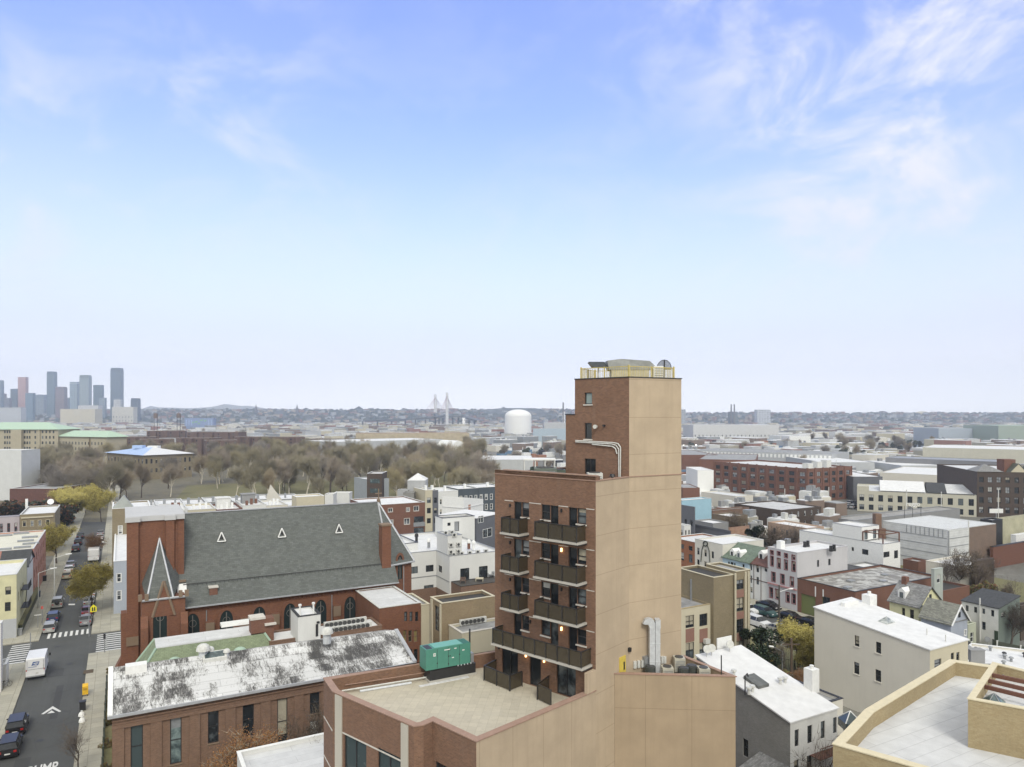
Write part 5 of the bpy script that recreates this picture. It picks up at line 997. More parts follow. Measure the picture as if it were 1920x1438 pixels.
cb('long_dark_roof_shed', 'long low shed with dark mossy roof between garage and houses', 'shed', 1768, 1108, 3.6, 1818, 1715, RBRICK, BROOF)
cb('black_storefront', 'dark boxy building beyond the warehouse', 'building', 1860, 975, 9, 1880, 1838, BLACK, GROOF)
cb('graffiti_wall_building', 'pale yellow weathered wall building at the right edge', 'building', 1880, 972, 8.5, 1960, 1868, stucco('mural_wall', (.42, .40, .28), .3), GROOF)
cb('white_domed_shed', 'white round roofed shed at the right edge', 'shed', 1905, 1003, 5.5, 1960, 1895, WHITE, WROOF)
cb('rusty_canopy', 'long rust coloured open shed at the right edge', 'shed', 1862, 1025, 5, 1990, 1856, RUST, GROOF, cap=BLACK)
# ------------------------------------------------ small houses lower right
yp = XY(1723, 1137, 6.3); yh = Bld('yellow_cottage', 'pale yellow gabled cottage with grey roof and white dormer', 'house', rect(yp[0], yp[1], u_at(1765, yp[1]), v_at(1668, yp[0])), 6.3, stucco('pale_yellow_siding', (.60, .58, .36)), GSHING, par=0)
for x0, x1, y0, y1 in ((1691, 1697, 1139, 1154), (1706, 1713.5, 1142, 1160)): yh.W.wpx(yh.root, x0, x1, y0, y1, style='dh', frame=FRAME_D, glass=GLD)
yh.done(); rz = 9.0; gable(yh, 'y', 6.35, rz, GSHING); dormer(yh, 1691, 1120, 1.1, ze=6.35, zr=rz)
m = MB(); f = yh.S; h = f.W/2; f.bar(m, h-.3, h+.3, 6.9, 7.9, .01, .04); m.build('attic_window', GLD, yh.root); m = MB(); x = (yp[0]+yh.P[1][0])/2; m.box(x-.5, yh.P[2][1]-1.2, 8.3, x+.3, yh.P[2][1]-.4, 9.9); m.build('chimney', RBRICK, yh.root)
bp_ = XY(1783, 1168, 5.6); bh = Bld('blue_grey_house', 'blue grey gabled cottage with olive shingle roof', 'house', rect(bp_[0], bp_[1], u_at(1814, bp_[1]), v_at(1727, bp_[0])), 5.6, GSID, GSHING, par=0)
bh.S.wpx(bh.root, 1808, 1811.5, 1180, 1190, style='dh', frame=WHITE, trim=WHITE); bh.done(); gable(bh, 'y', 5.65, 8.0, shingle('olive_shingles', (.20, .20, .17)), gm=GSID)
m = MB(); (x0, y0), (x1, y1) = bh.P[0], bh.P[2]; r = (x0+x1)/2
for x in (x0-.3, x1+.3): m.cyl((x, y0-.33, 5.35), (r, y0-.33, 8.12), .1, n=4)
m.build('bargeboard', WHITE, bh.root); m = MB(); m.box(r-.28, y0-.05, 6.2, r+.28, y0-.01, 7.0); m.build('attic_window', GLD, bh.root)
hp_ = XY(1872, 1141, 6.4); hw = Bld('white_two_storey_house', 'white two storey house with dark roof and black satellite dish', 'house', rect(hp_[0], hp_[1], u_at(1912, hp_[1]), v_at(1803, hp_[0])), 6.4, WSID, DSHING, par=0, wallmats=[stucco('green_grey_wall', (.14, .17, .15)), WSID, WSID, WSID], zs=[6.4, 7.6, 7.6, 6.4])
for x0, x1, y0, y1 in ((1810.5, 1816, 1134, 1145), (1826, 1832, 1137, 1148), (1841.5, 1847, 1140, 1150), (1858, 1864, 1143, 1155), (1841, 1848, 1165, 1180)): hw.W.wpx(hw.root, x0, x1, y0, y1, style='dh', frame=FRAME_D, glass=GLD)
hw.S.wpx(hw.root, 1877, 1884, 1147, 1157, style='dh', frame=FRAME_D, glass=GLD); m = MB(); hw.W.bar(m, hw.W.h(1866)-.1, hw.W.h(1872)-.02, .1, 3.0, .004, .05); m.build('porch_door', plain('dark_green', (.03, .05, .03)), hw.root); hw.done()
m = MB(); f = hw.W; h = f.h(1838); f.bar(m, h-.07, h+.07, 0, 7.5, .004, .2); m.build('downpipe', OFFW, hw.root)
c = f.P(f.h(1854), .4); t = thing('satellite_dish', 'small dark dish beside the lower window of the white two storey house', 'satellite dish', (*c, 1.0)); m = MB(); m.cyl((*c, 0), (*c, 1.3), .04); m.cyl((*c, 1.5), (c[0]-.1, c[1]-.05, 1.52), .4, n=12); m.build('dish', GREYM, t)
cb('green_porch_shed', 'small pale green shed with dark roof left of the white two storey house', 'shed', 1815, 1171, 3.8, 1830, 1800, stucco('pale_olive', (.40, .42, .33)), DSHING, n=(1, 0), rows=R1_)
cb('dark_roof_row', 'low row with dark roof at the right edge beyond the white house', 'house', 1914, 1136, 5.5, 2000, 1900, DBRICK, DSHING)
# low white roofs
wr = Bld('white_roof_range', 'low range of bright white roofs at the right behind the yellow parapet', 'building', [XY(1800, 1300, 4.6), XY(1990, 1330, 4.6), XY(1960, 1222, 4.6), XY(1818, 1205, 4.6)], 4.6, BEIGE, WROOF, par=.25, cap=WHITE); wr.done()
for k, (px, py, w_, h_, lb) in enumerate(((1829, 1228, .9, 1.6, 'grey boxy roof unit standing on the low white roofs'), (1838, 1250, 1.6, 1.0, 'low pale brick box on the white roofs'), (1862, 1253, 1.5, .5, 'long dark roof gap cover on the white roofs'))):
    c = XY(px, py, 5.2); t = thing('roof_box', lb, 'roof unit', (*c, 4.35)); m = MB(); m.prism(lq(c, -w_, w_, -.5, .5), 4.36, 4.36+h_); m.prism(lq(c, -w_-.06, w_+.06, -.56, .56), 4.363+h_, 4.45+h_); m.build('casing', (GREYW, SHG, BLACK)[k], t)
for k, (px, py) in enumerate(((1817, 1212), (1830, 1215), (1857, 1213), (1883, 1224), (1896, 1233), (1921, 1225), (1884, 1228), (1816, 1204), (1882, 1240))): c = XY(px, py, 4.8); m = MB(); m.cyl((*c, 4.3), (*c, 4.8), .16, n=8); m.dome((*c, 4.8), .3, .22, 8, 3); m.build('roof_vent', BLACK if k % 2 else GREYM, wr.root)
# garden wall
def fence_line(name, label, cat, pts, h, mat, post=None, gapx=.0, th=.1, slats=False):
    t = thing(name, label, cat, (*pts[0], 0)); m = MB(); g = MB()
    for a, b in zip(pts, pts[1:]):
        f = Face(a, b, 0, 1)
        if slats:
            k = int(f.W/.3); f.bar(m, 0, f.W, .15, .2, -.02, .02); f.bar(m, 0, f.W, h-.1, h-.05, -.02, .02)
            for j in range(k): x = f.W*j/k; f.bar(m, x-.02, x+.02, .2, h-.1, -.015, .015)
        else: f.bar(m, 0, f.W, .02, h, -th/2, th/2)
        k = max(1, int(f.W/2.5))
        for j in range(k+1): x = f.W*j/k; f.bar(g, x-.08, x+.08, 0, h+.12, -.1, .1)
    m.build('panel', mat, t); g.build('post', post or mat, t); return t
fence_line('garden_wall', 'dark ribbed garden wall with white posts behind the low white roofs', 'garden wall', [XY(1832, 1188, 1.2), XY(1870, 1206, 1.2), XY(1960, 1225, 1.2)], 1.6, plain('dark_fence', (.08, .09, .07)), WHITE)
fence_line('iron_fence', 'black iron fence along the green yard by the side street', 'fence', [XY(1418, 1245, 0), XY(1527, 1262, 0)], 1.5, BLACK, BLACK, slats=True)
# ------------------------------------------------ big mid-distance right
rf = XY(1514, 879, 13.7); fa = Bld('red_brick_factory', 'long four storey red brick factory with rows of big windows', 'factory', rect(rf[0], rf[1], u_at(1597, rf[1]), v_at(1338, rf[0])), 13.9, RBRICK, SNOWROOF, par=.6, cap=RBRICK)
rr = [(1.0, 2.9), (4.3, 6.2), (7.6, 9.6), (10.6, 12.4)]
fa.W.grid(fa.root, 10, rr, wf=.52, style='grid', frame=FRAME_D, fw=.1, rv=.3); fa.S.grid(fa.root, 6, rr, wf=.5, style='grid', frame=FRAME_D, fw=.1, rv=.3)
m = MB()
for f, n in ((fa.W, 10), (fa.S, 6)):
    for k in range(n+1): h = f.W*k/n; f.bar(m, max(0, h-.45), min(f.W, h+.45), 0, 14.2, .004, .3)
m.build('brick_pier', RBRICK, fa.root)
for k in range(3): m = MB(); m.box(fa.P[0][0]+8+k*6, fa.P[0][1]+6, 13.3, fa.P[0][0]+11+k*6, fa.P[0][1]+9, 15.5+.5*k); m.build('roof_plant', OFFW, fa.root)
fa.done(rv=.3)
m = MB(); fa.S.bar(m, -.3, 10, 3.2, 4.1, .35, .9); m.build('shop_canopy', plain('canopy_white', (.5, .54, .6)), fa.root)
def facing(name, label, cat, xa, da, xb, db, deep, z, wall, roof, n=0, rows=(), par=.3, **k):
    a, b = XYd(xa, da), XYd(xb, db); d = Vector((b[0]-a[0], b[1]-a[1])).normalized(); nn = Vector((-d.y, d.x))*deep
    B = Bld(name, label, cat, [a, b, (b[0]+nn.x, b[1]+nn.y), (a[0]+nn.x, a[1]+nn.y)], z, wall, roof, par=par, cap=k.pop('cap', None))
    if n: B.f[0].grid(B.root, n, rows, **k)
    B.done(); return B
cf = facing('cream_workshop', 'long cream two storey workshop with large dark windows and mixed roofs behind', 'building', 1607, 268, 1831, 251, 30, 7.6, stucco('cream_stucco', (.46, .44, .36)), SNOWROOF, 12, [(3.9, 6.3), (.6, 2.6)], wf=.5, style='grid', frame=FRAME_D, glass=GLD)
m = MB(); cf.f[0].bar(m, .02, 4, 7.7, 9.4, -6, -.02); m.build('corner_block', cf.wm[0], cf.root)
for k, (xa, xb, yr, mt, zr) in enumerate(((1650, 1735, 0, WROOF, 10.8), (1738, 1775, 0, DSHING, 10.6), (1775, 1826, 0, SNOWROOF, 10.2))):
    f = cf.f[0]; h0, h1 = f.h(xa, -5), f.h(xb, -5); m = MB(); q = [f.P(h0, -4), f.P(h1, -4), f.P(h1, -24), f.P(h0, -24)]; r0, r1 = f.P(h0, -14), f.P(h1, -14)
    m.poly([(*q[0], 7.62), (*q[1], 7.62), (*r1, zr), (*r0, zr)]); m.poly([(*q[2], 7.62), (*q[3], 7.62), (*r0, zr), (*r1, zr)]); m.poly([(*q[0], 7.62), (*r0, zr), (*q[3], 7.62)]); m.poly([(*q[1], 7.62), (*q[2], 7.62), (*r1, zr)]); m.build('pitched_roof', mt, cf.root)
dk = facing('dark_brick_warehouse', 'tall dark brick warehouse with gabled parapets at the right edge', 'warehouse', 1832, 252, 1965, 247, 40, 16.0, DBRICK, SNOWROOF, 8, [(1.5, 3.6), (5, 7.1), (8.6, 10.7), (12.3, 14.2)], wf=.5, style='grid', frame=FRAME_D, rv=.3)
f = dk.f[0]; m = MB(); q = [f.P(-.3, .3), f.P(8.3, .3), f.P(8.3, -9), f.P(-.3, -9)]; ap = f.P(4, -4.5)
for i in range(4): m.poly([(*q[i], 16.1), (*q[(i+1) % 4], 16.1), (*ap, 18.6)])
m.build('hip_roof', GSHING, dk.root); m = MB()
for h in (13.0, 19.0): m.poly([(*f.P(h-2.5, .02), 16.07), (*f.P(h+2.5, .02), 16.07), (*f.P(h, .02), 18.9)]); 
m.build('gable', CREAM, dk.root); m = MB()
for h in (13.0, 19.0):
    for s_ in (-1, 1): m.poly([(*f.P(h+2.7*s_, .2), 15.95), (*f.P(h+2.7*s_, -8), 15.95), (*f.P(h, -8), 19.1), (*f.P(h, .2), 19.1)])
m.build('gable_roof', plain('dark_olive_roof', (.08, .085, .06)), dk.root); m = MB(); p = f.P(11.5, -6); m.prism(lq(p, -2, 2, -2, 2), 15.8, 20.3); m.build('roof_tank_house', RBRICK, dk.root)
# chimney stack among the roofs
c = XYd(1644.5, 175); t = thing('brick_chimney_stack', 'free standing brown brick chimney stack among the low roofs', 'chimney', (*c, 0)); m = MB(); m.prism(lq(c, -.75, .75, -.75, .75), 0, 11.8); m.prism(lq(c, -1.4, 1.4, -1.4, 1.4), 0, 8.3); m.build('shaft', FBRICK, t)
cb('scrap_yard_shed', 'rambling grey low shed roof in front of the cream workshop', 'shed', 1600, 975, 4.5, 1800, 1560, GREYW, roofmat('dirty_grey_roof', (.32, .31, .29), (.12, .11, .1), .9), cap=GREYM)
c = XYd(1712, 215); t = thing('rooftop_letters', 'row of small white letters standing on the shed roof', 'sign', (*c, 5)); tcv = bpy.data.curves.new('letters', 'FONT'); tcv.body = 'reggo'; tcv.size = 1.9; tcv.extrude = .08; tcv.align_x = 'CENTER'
to = bpy.data.objects.new('tmp', tcv); COL.objects.link(to); dg = bpy.context.evaluated_depsgraph_get(); me = bpy.data.meshes.new_from_object(to.evaluated_get(dg)); bpy.data.objects.remove(to); lo = bpy.data.objects.new('letters', me); COL.objects.link(lo); me.materials.clear(); me.materials.append(WHITE); lo.parent = t; lo.rotation_euler = (math.pi/2, 0, -YAW); lo.location = (0, 0, 3.6)
m = MB(); m.prism(lq(c, -3, 3, .1, .2), 4.4, 8.6); m.build('frame', FRAME_D, t) if False else None
m = MB()
for x in (-2.5, 0, 2.5): m.cyl((*loc(c, x, .2), 4.2), (*loc(c, x, .2), 8.6), .07, n=5)
m.build('support', FRAME_D, t)
# ------------------------------------------------ left: street A west side
y1 = cb('yellow_clapboard_house', 'pale yellow clapboard house with grey ground floor on the street corner', 'house', 31, 1076, 10.3, -40, 50, YSID, WROOF, par=.5, cap=OFFW, done=False)
for x0, x1, a, b in ((10, 20.5, 1099, 1114), (9, 20, 1128, 1145)): y1.S.wpx(y1.root, x0, x1, a, b, style='dh', frame=FRAME_D, glass=GLD)
for px in (34, 38, 42.5): y1.E.wpx(y1.root, px, px+1.6, 1092+(42-px)*2, 1110+(42-px)*2, style='dh', frame=FRAME_D); 
y1.done(); m = MB(); y1.S.bar(m, 0, y1.S.W, 0, 3.2, .004, .1); m.build('rendered_base', stucco('grey_base', (.40, .41, .42)), y1.root)
fe = thing_part('fire_escape', y1.root); m = MB(); f = y1.E
for z_ in (3.6, 6.6): f.bar(m, 5, 9.5, z_, z_+.08, .05, 1.2); f.bar(m, 5, 9.5, z_+1, z_+1.06, 1.1, 1.16); [f.bar(m, 5+k*.3, 5.05+k*.3, z_+.08, z_+1, 1.1, 1.15) for k in range(15)]
m.cyl((*f.P(5.5, .6), 3.7), (*f.P(9, .6), 6.6), .06, n=4); m.build('iron_work', BLACK, fe)
# hoarding wall along pavement
t = Bld('x_wall', None, None, rect(-14.75, 141, -14.2, 170), 1.6, plain('ivy_wall', (.06, .065, .035), .9), GRASS, par=0, root=thing('low_dark_wall', 'low dark ivy covered wall along the pavement', 'wall', (-14.5, 155, 0))); t.done()
g1 = cb('dark_gabled_house', 'house with dark grey gabled roof between the yellow and pink buildings', 'house', 51, 1062, 8.6, 0, 62, WSTUC, DSHING, par=0); gable(g1, 'x', 8.7, 10.9, DSHING)
p1 = cb('pink_flat_building', 'pink walled long building with broad cream flat roof', 'building', 63, 1027.7, 10.1, -60, 85.8, PINKB, CREAMROOF, par=.25, cap=OFFW, done=False, wm=None)
p1.E.grid(p1.root, 7, [(1, 2.6), (4, 5.7), (7, 8.6)], wf=.35, frame=FRAME_D); p1.done()
for k, (px, py) in enumerate(((8, 1003), (40, 999), (56, 1006), (48, 1013), (42, 1025), (5, 1029), (58, 1018))): c = XY(px, py, 10.0); m = MB(); m.box(c[0]-1.4, c[1]-.4, 9.86, c[0]+1.4, c[1]+.4, 10.2); m.build('roof_hatch', GREYM, p1.root)
k1 = cb('tan_corner_building', 'tan brick corner building with white roof and four trimmed windows', 'building', 102.7, 960.5, 11, 37, 112.7, OLDB, WROOF, par=.3, cap=OFFW, done=False)
for x0, x1 in ((43, 48.5), (57.5, 63), (72, 77.5), (86.5, 92.5)): k1.S.wpx(k1.root, x0, x1, 976-(x0-43)*.05, 986-(x0-43)*.05, style='dh', frame=FRAME_D, trim=CREAM)
k1.done(); m = MB(); k1.S.bar(m, .3, k1.S.W-.3, 10.0, 10.35, .004, .25); m.build('cornice', CREAM, k1.root); m = MB(); c = XY(50, 948, 11); m.box(c[0]-.3, c[1]-.3, 10.5, c[0]+.3, c[1]+.3, 13); m.build('chimney', WHITE, k1.root)
c = XY(95, 944, 11.4); t = thing('satellite_dish', 'white satellite dish on the tan corner building roof', 'satellite dish', (*c, 11)); m = MB(); m.cyl((*c, 10.7), (*c, 11.8), .06); m.cyl((*c, 12), (c[0], c[1]-.25, 12.1), .8, n=14); m.build('dish', WHITE, t)
cb('mauve_row_house', 'pale mauve house with dark awning left of the tan corner building', 'house', 36.5, 967, 10.4, -60, 39, stucco('mauve_wall', (.42, .38, .40)), WROOF, n=(7, 0), rows=[(6.5, 8.8), (3, 5)], par=.3, cap=plain('blue_awning', (.16, .18, .24)), frame=MAR)
cb('pale_corner_building', 'pale grey building cut by the left edge at the crossing', 'building', 2, 1168, 9, -80, 5, WSTUC, WROOF, par=.3, z0=0)
cb('white_garage', 'low white wall and garage at the left edge by the crosswalk', 'garage', 12, 1245, 3, -60, 17, WSTUC, GROOF, par=.2)
# right side of street A
r1 = cb('grey_blue_house', 'narrow pale grey blue house seen past the church tower', 'house', 213, 1052, 9.6, 270, 216, stucco('grey_blue_wall', (.36, .39, .44)), WROOF, par=.2, cap=WHITE, done=False)
for y0, y1_ in ((1075, 1090), (1107, 1124)): r1.S.wpx(r1.root, 219.5, 227, y0, y1_, style='dh', frame=WHITE, trim=WHITE)
r1.done()
r2 = Bld('narrow_white_house', 'narrow white upper storey behind the grey blue house', 'house', rect(r1.P[0][0], r1.P[3][1]+3, 14, r1.P[3][1]+14), 12.3, WSID, WROOF, par=.2, cap=WHITE); r2.done()
r3 = Bld('tan_gothic_house', 'tan town house with pale fish scale gable at the street corner', 'house', rect(-1.6, 181, 6, 195), 15.2, OLDB, WROOF, par=.3, cap=WHITE); r3.S.wpx(r3.root, 222, 229, 985, 1000, style='dh', frame=WHITE, trim=WHITE); r3.done()
m = MB(); gx = [(-1.5, 15.3), (2.6, 15.3), (.7, 18.0)]
for y in (181.2, 184): m.poly([(x, y, z) for x, z in gx])
for a, b in zip(gx, gx[1:]+gx[:1]): m.poly([(a[0], 181.2, a[1]), (b[0], 181.2, b[1]), (b[0], 184, b[1]), (a[0], 184, a[1])])
m.build('gable', stucco('fish_scale', (.36, .38, .36), .2), r3.root)
# ------------------------------------------------ rows behind the church
xs = [247, 300, 352, 405, 455, 500, 540, 600]; v0r = 196.0
for i in range(len(xs)-1):
    a, b = u_at(xs[i], v0r), u_at(xs[i+1], v0r)-.05; zz = 11.8+.35*((i*5) % 3)-.02*i
    lb = ['first white roofed rowhouse behind the church starting at its west front', 'white roofed rowhouse with roof hatch behind the church', 'white roofed rowhouse with long parapet and pots behind the slate ridge', 'rowhouse roof carrying a curved red brick parapet', 'rowhouse roof with grey cabin behind the slate ridge', 'plain white roofed rowhouse behind the middle of the slate ridge', 'rowhouse with tall cream block wall behind the slate ridge'][i]
    B = Bld('row_house', lb, 'house', rect(a, v0r, b, v0r+13), zz, (BEIGE, WSTUC, CREAM, RBRICK, WSTUC, BEIGE, WSTUC)[i], WROOF, par=.4, cap=OFFW if i != 3 else RBRICK, group='white roofed row houses behind the church'); B.done()
    for k in range(3): m = MB(); x = a+(b-a)*(.25+.25*k); m.box(x-.3, v0r+3+k*2, zz-.4, x+.3, v0r+3.6+k*2, zz+.9+.3*(k % 2)); m.build('chimney', (WHITE, RBRICK, WHITE)[i % 3], B.root)
    if i in (3, 4): m = MB(); m.box(a+1, v0r+8, zz-.4, a+4.5, v0r+11, zz+2.0); m.box(a+.8, v0r+7.8, zz+2.003, a+4.7, v0r+11.2, zz+2.2); m.build('stair_cabin', GREYW if i == 4 else WSTUC, B.root)
    B2 = Bld('row_house', ['second row house roof beyond the church front by the street trees', 'second row house roof with roof plants beyond the church', 'second row house roof with small brick stack beyond the church', 'second row house roof with dark pergola beyond the church', 'second row house roof near the pointed beige gable', 'second row house roof beyond the beige gable', 'second row house roof beyond the cream block wall'][i], 'house', rect(a, 220, b+1, 234), 10.8+.3*(i % 2), GREYW, WROOF, par=.3, cap=OFFW, group='second row of white roofs behind the church'); B2.done()
    part_box(B2.root, 'chimney', GREYM, a+2, 224, 10.5, a+2.7, 225, 12.2); part_box(B2.root, 'chimney', GREYM, a+5, 226, 10.5, a+5.5, 226.5, 12.0)
t = thing('beige_gable', 'pointed beige gable wall rising above the white row roofs', 'gable wall', (u_at(515, 219), 219, 0)); a, b = u_at(500, 219), u_at(528, 219); m = MB(); m.prism([(a, 219), (b, 219), (b, 219.4), (a, 219.4)], 0, 1, z1s=[12, 11, 11, 12]); m.poly([(a, 219, 12), (b, 219, 11), ((a+b)/2-1, 219, 15.5)]); m.poly([(a, 219.4, 12), (b, 219.4, 11), ((a+b)/2-1, 219.4, 15.5)]); m.build('wall', BEIGE, t, recalc=False)
cbx = Bld('cream_block_house', 'tall cream block wall behind the slate ridge', 'building', rect(u_at(556, 190), 190, u_at(608, 190), 195.9), zat(930, (u_at(580, 190), 190)), CREAM, WROOF, par=.3, cap=WHITE); cbx.done()
ob = cb('orange_red_brick_block', 'four storey red brick apartment block with corner balconies behind the church', 'apartment building', 797, 940.5, 13, 797.2, 760, RBRICK, WROOF, done=False) if False else None
vq = XY(797, 940.5, 13)[1]; ob = Bld('red_brick_block', 'four storey red brick block with corner balconies behind the church ridge', 'apartment building', rect(u_at(690, vq), vq, u_at(797, vq), vq+16), 13, RBRICK, WROOF, par=.25, cap=OFFW)
for x0, x1, y0, y1_ in ((762, 768, 951, 958), (776, 785, 948, 957), (758, 768, 971, 982), (728, 736, 952, 959), (728, 737, 974, 984)): ob.S.wpx(ob.root, x0, x1, y0, y1_, style='sl', frame=WHITE, trim=SILL)
h0, h1 = ob.S.h(776), ob.S.h(795); 
for y0, y1_ in ((967, 985), (988, 1002)): ob.S.window(ob.root, h0, h1, ob.S.z(785, y1_), ob.S.z(785, y0), 'plain', RBRICK, glass=GLD, name='balcony_recess')
ob.done(rv=.8); m = MB(); z_ = ob.S.z(785, 986); ob.S.bar(m, h0-.1, h1+.2, z_, z_+1.1, .01, .1); m.build('balcony_rail', GREYM, ob.root)
for (xa, xb, yy, nm, lb, wl, nw, dd) in ((797.5, 811, 918, 'cream_bay_house', 'cream stair bay with stacked dark windows', CREAM, 1, 225), (811.2, 821.8, 918, 'slate_house', 'slate blue narrow house front', SLATEW, 1, 225), (822, 859, 920, 'white_row_house', 'white rear facade with two rows of windows', WSTUC, 4, 225), (859.3, 897, 915, 'navy_row_house', 'dark navy rear facade with white windows, left one', NAVY, 4, 225), (897.3, 945, 912, 'navy_row_house', 'dark navy rear facade with white windows, next to the tower', NAVY, 5, 225)):
    vv = XYd((xa+xb)/2, dd)[1]; vv = 176.0+0*vv; a, b = u_at(xa, 205), u_at(xb, 205)-.02; zz = zat(yy, ((a+b)/2, 205)); B = Bld(nm, lb, 'house', rect(a, 205, b, 217), zz, wl, WROOF, par=.25, cap=WHITE)
    B.S.grid(B.root, nw, [(zz-4.0, zz-2.3), (zz-7.2, zz-5.5), (zz-10.3, zz-8.7)], wf=.42 if nw > 1 else .55, frame=FRAME_D if nw == 1 else WHITE, glass=GLD, trim=None if nw == 1 else WHITE); B.done()
    m = MB(); m.box((a+b)/2, 208, zz-.3, (a+b)/2+.6, 209, zz+1.2); m.build('chimney', WHITE, B.root)
eb = facing('grey_gabled_shed', 'pale grey box with white peaked roof above the row houses', 'building', 764, 228, 797, 228, 8, 15.0, stucco('light_grey_wall', (.36, .365, .37)), WROOF); f = eb.f[0]; m = MB(); q = [f.P(-.1, .1), f.P(f.W+.1, .1), f.P(f.W+.1, -8), f.P(-.1, -8)]; ap = f.P(f.W/2, -4)
for i in range(4): m.poly([(*q[i], 15.1), (*q[(i+1) % 4], 15.1), (*ap, 17.2)])
m.build('peaked_roof', WROOF, eb.root)
for xa, xb, d, zz, lb, wl in ((745, 765, 226, 12.2, 'light grey low box left of the peaked grey one', stucco('light_grey_wall', (.3, .3, .3))), (756, 776, 222, 11.8, 'mid grey stair head in front of the peaked grey box', SHG), (609, 625, 205, 13.2, 'light roof cabin with arched white vent near the ridge', WSTUC), (625, 655, 212, 12.8, 'white roof cabin with small windows near the cross', WSTUC)): facing('roof_cabin', lb, 'roof structure', xa, d, xb, d, 4, zz, wl, WROOF)
# dark brick narrow tower
tf = facing('dark_brick_house_tower', 'narrow dark brick four storey house with grey party wall', 'house', 688, 232, 716.5, 232, 9, 17.0, DBRICK, WROOF, par=.3, cap=OFFW); f = tf.f[0]
for y0, y1_ in ((897, 905), (915, 923)): o = MB(); f.bar(o, f.h(694), f.h(712), f.z(703, y1_), f.z(703, y0), .01, .06); o.build('window', GLT, tf.root)
facing('grey_party_wall_block', 'grey rendered side block left of the dark brick narrow house', 'building', 664, 240, 687.8, 232, 8, 15.0, stucco('grey_party', (.30, .32, .33)), WROOF)
# ------------------------------------------------ white stucco complex right of the church apse
gx, gy = XY(843, 1042, 11.0); u2 = u_at(940, gy); g1 = Bld('white_stucco_complex', 'angular white stucco apartment complex with black trimmed parapets', 'apartment building', [(gx, gy), (u2, gy), (u2, gy+26), (gx-14, gy+26), (gx-14, v_at(818, gx)), (gx, v_at(818, gx))], 11.0, WSTUC, WROOF, par=.3, pw=.2, cap=GREYM)
Sf, Wf, Sl = g1.f[0], g1.f[5], g1.f[4]
for x0, x1, y0, y1_ in ((863, 880, 1064.5, 1087), (898, 914.5, 1060.5, 1083)): Sf.wpx(g1.root, x0, x1, y0, y1_, style='sl', frame=FRAME_D, glass=GLD, name='terrace_door')
Wf.wpx(g1.root, 822, 828.5, 1059.5, 1072, style='sl', frame=FRAME_D, glass=GLD)
for x0, x1, y0, y1_ in ((769, 783.5, 1061.5, 1074.5), (798.5, 813, 1058.5, 1071)): Sl.wpx(g1.root, x0, x1, y0, y1_, style='sl', frame=FRAME_D, glass=GLD)
Sl.wpx(g1.root, 795, 813, 1096, 1113, style='sl', frame=FRAME_D, glass=GLD); g1.done()
m = MB(); z_ = Sf.z(843, 1090)
for f in (Wf, Sl): f.bar(m, 0.02, f.W-.02, z_-.1, z_+.05, .004, .06)
m.build('string_course', GREYM, g1.root); m = MB()
for f in (Wf, Sl, Sf): f.bar(m, 0.02, f.W-.02, 0, z_-2.2, .004, .05)
m.build('brick_base', FBRICK, g1.root)
dk_ = Bld('x', None, None, rect(gx+.3, gy-4.2, u2, gy-.003), z_, FBRICK, plain('dark_decking', (.06, .055, .05), .7), par=.03, pw=.1, cap=BLACK, root=thing('roof_terrace_extension', 'brick ground floor extension with dark decked terrace and furniture', 'building', (gx+8, gy-2, 0))); dk_.done()
def furn(px, py, w_, dd, h_, mt, nm, lb, cat):
    c = XY(px, py, z_+.1); t = thing(nm, lb, cat, (*c, z_)); m = MB(); m.prism(lq(c, -w_, w_, -dd, dd), z_+h_*.55, z_+h_*.7)
    for i in (-1, 1):
        for j in (-1, 1): m.prism(lq(c, i*w_*.9-.05, i*w_*.9+.05, j*dd*.9-.05, j*dd*.9+.05), z_, z_+h_*.55)
    m.build('seat' if cat != 'table' else 'top', mt, t)
    if cat != 'table': m = MB(); m.prism(lq(c, -w_, w_, dd*.8, dd*1.05), z_+h_*.7, z_+h_*1.2); m.prism(lq(c, -w_, -w_+.12, -dd, dd*.8), z_+h_*.7, z_+h_); m.prism(lq(c, w_-.12, w_, -dd, dd*.8), z_+h_*.7, z_+h_); m.build('backrest', mt, t)
furn(868, 1091, .5, .4, .8, plain('wicker', (.12, .08, .06)), 'wicker_chair', 'brown wicker chair on the dark terrace', 'chair'); furn(888, 1081, .9, .4, .8, OFFW, 'outdoor_sofa', 'pale sofa against the wall between two terrace doors', 'sofa'); furn(899, 1087, .7, .5, .75, CREAM, 'outdoor_table', 'cream covered table in the middle of the dark terrace', 'table'); furn(921, 1080, .6, .4, .8, GREYM, 'lounge_chair', 'grey lounge chair near the tower on the dark terrace', 'chair')
# blocks on top
def topbox(pxL, pxC, pyC, z, pxR, mat, roof, nm, lb, z0, par=.25, cap=None, cat='roof structure'):
    c = XY(pxC, pyC, z); P = rect(c[0], c[1], u_at(pxR, c[1]), v_at(pxL, c[0])); b = Bld(nm, lb, cat, P, z, mat, roof, par=par, cap=cap or GREYM, z0=z0); return b
b1 = topbox(819, 839.5, 1004, 14.4, 866, WSTUC, GROOF, 'lift_block', 'white block with four wall mounted air conditioners on the stucco complex', 10.6); b1.done()
for i, (px, py) in enumerate(((845, 1023), (859, 1022), (845, 1036), (859, 1035))):
    h = b1.S.h(px); p = b1.S.P(h, .22); miniac(p, b1.S.z(px, py)-.1, ('upper left', 'upper right', 'lower left', 'lower right')[i]+' air conditioner fixed on the white block wall', w=.55)
for i, (px, py) in enumerate(((836, 999), (848, 998), (852, 1003))): c = XY(px, py, 14.4); miniac(c, 14.15, ('left', 'middle', 'right')[i]+' air conditioner standing on top of the white block')
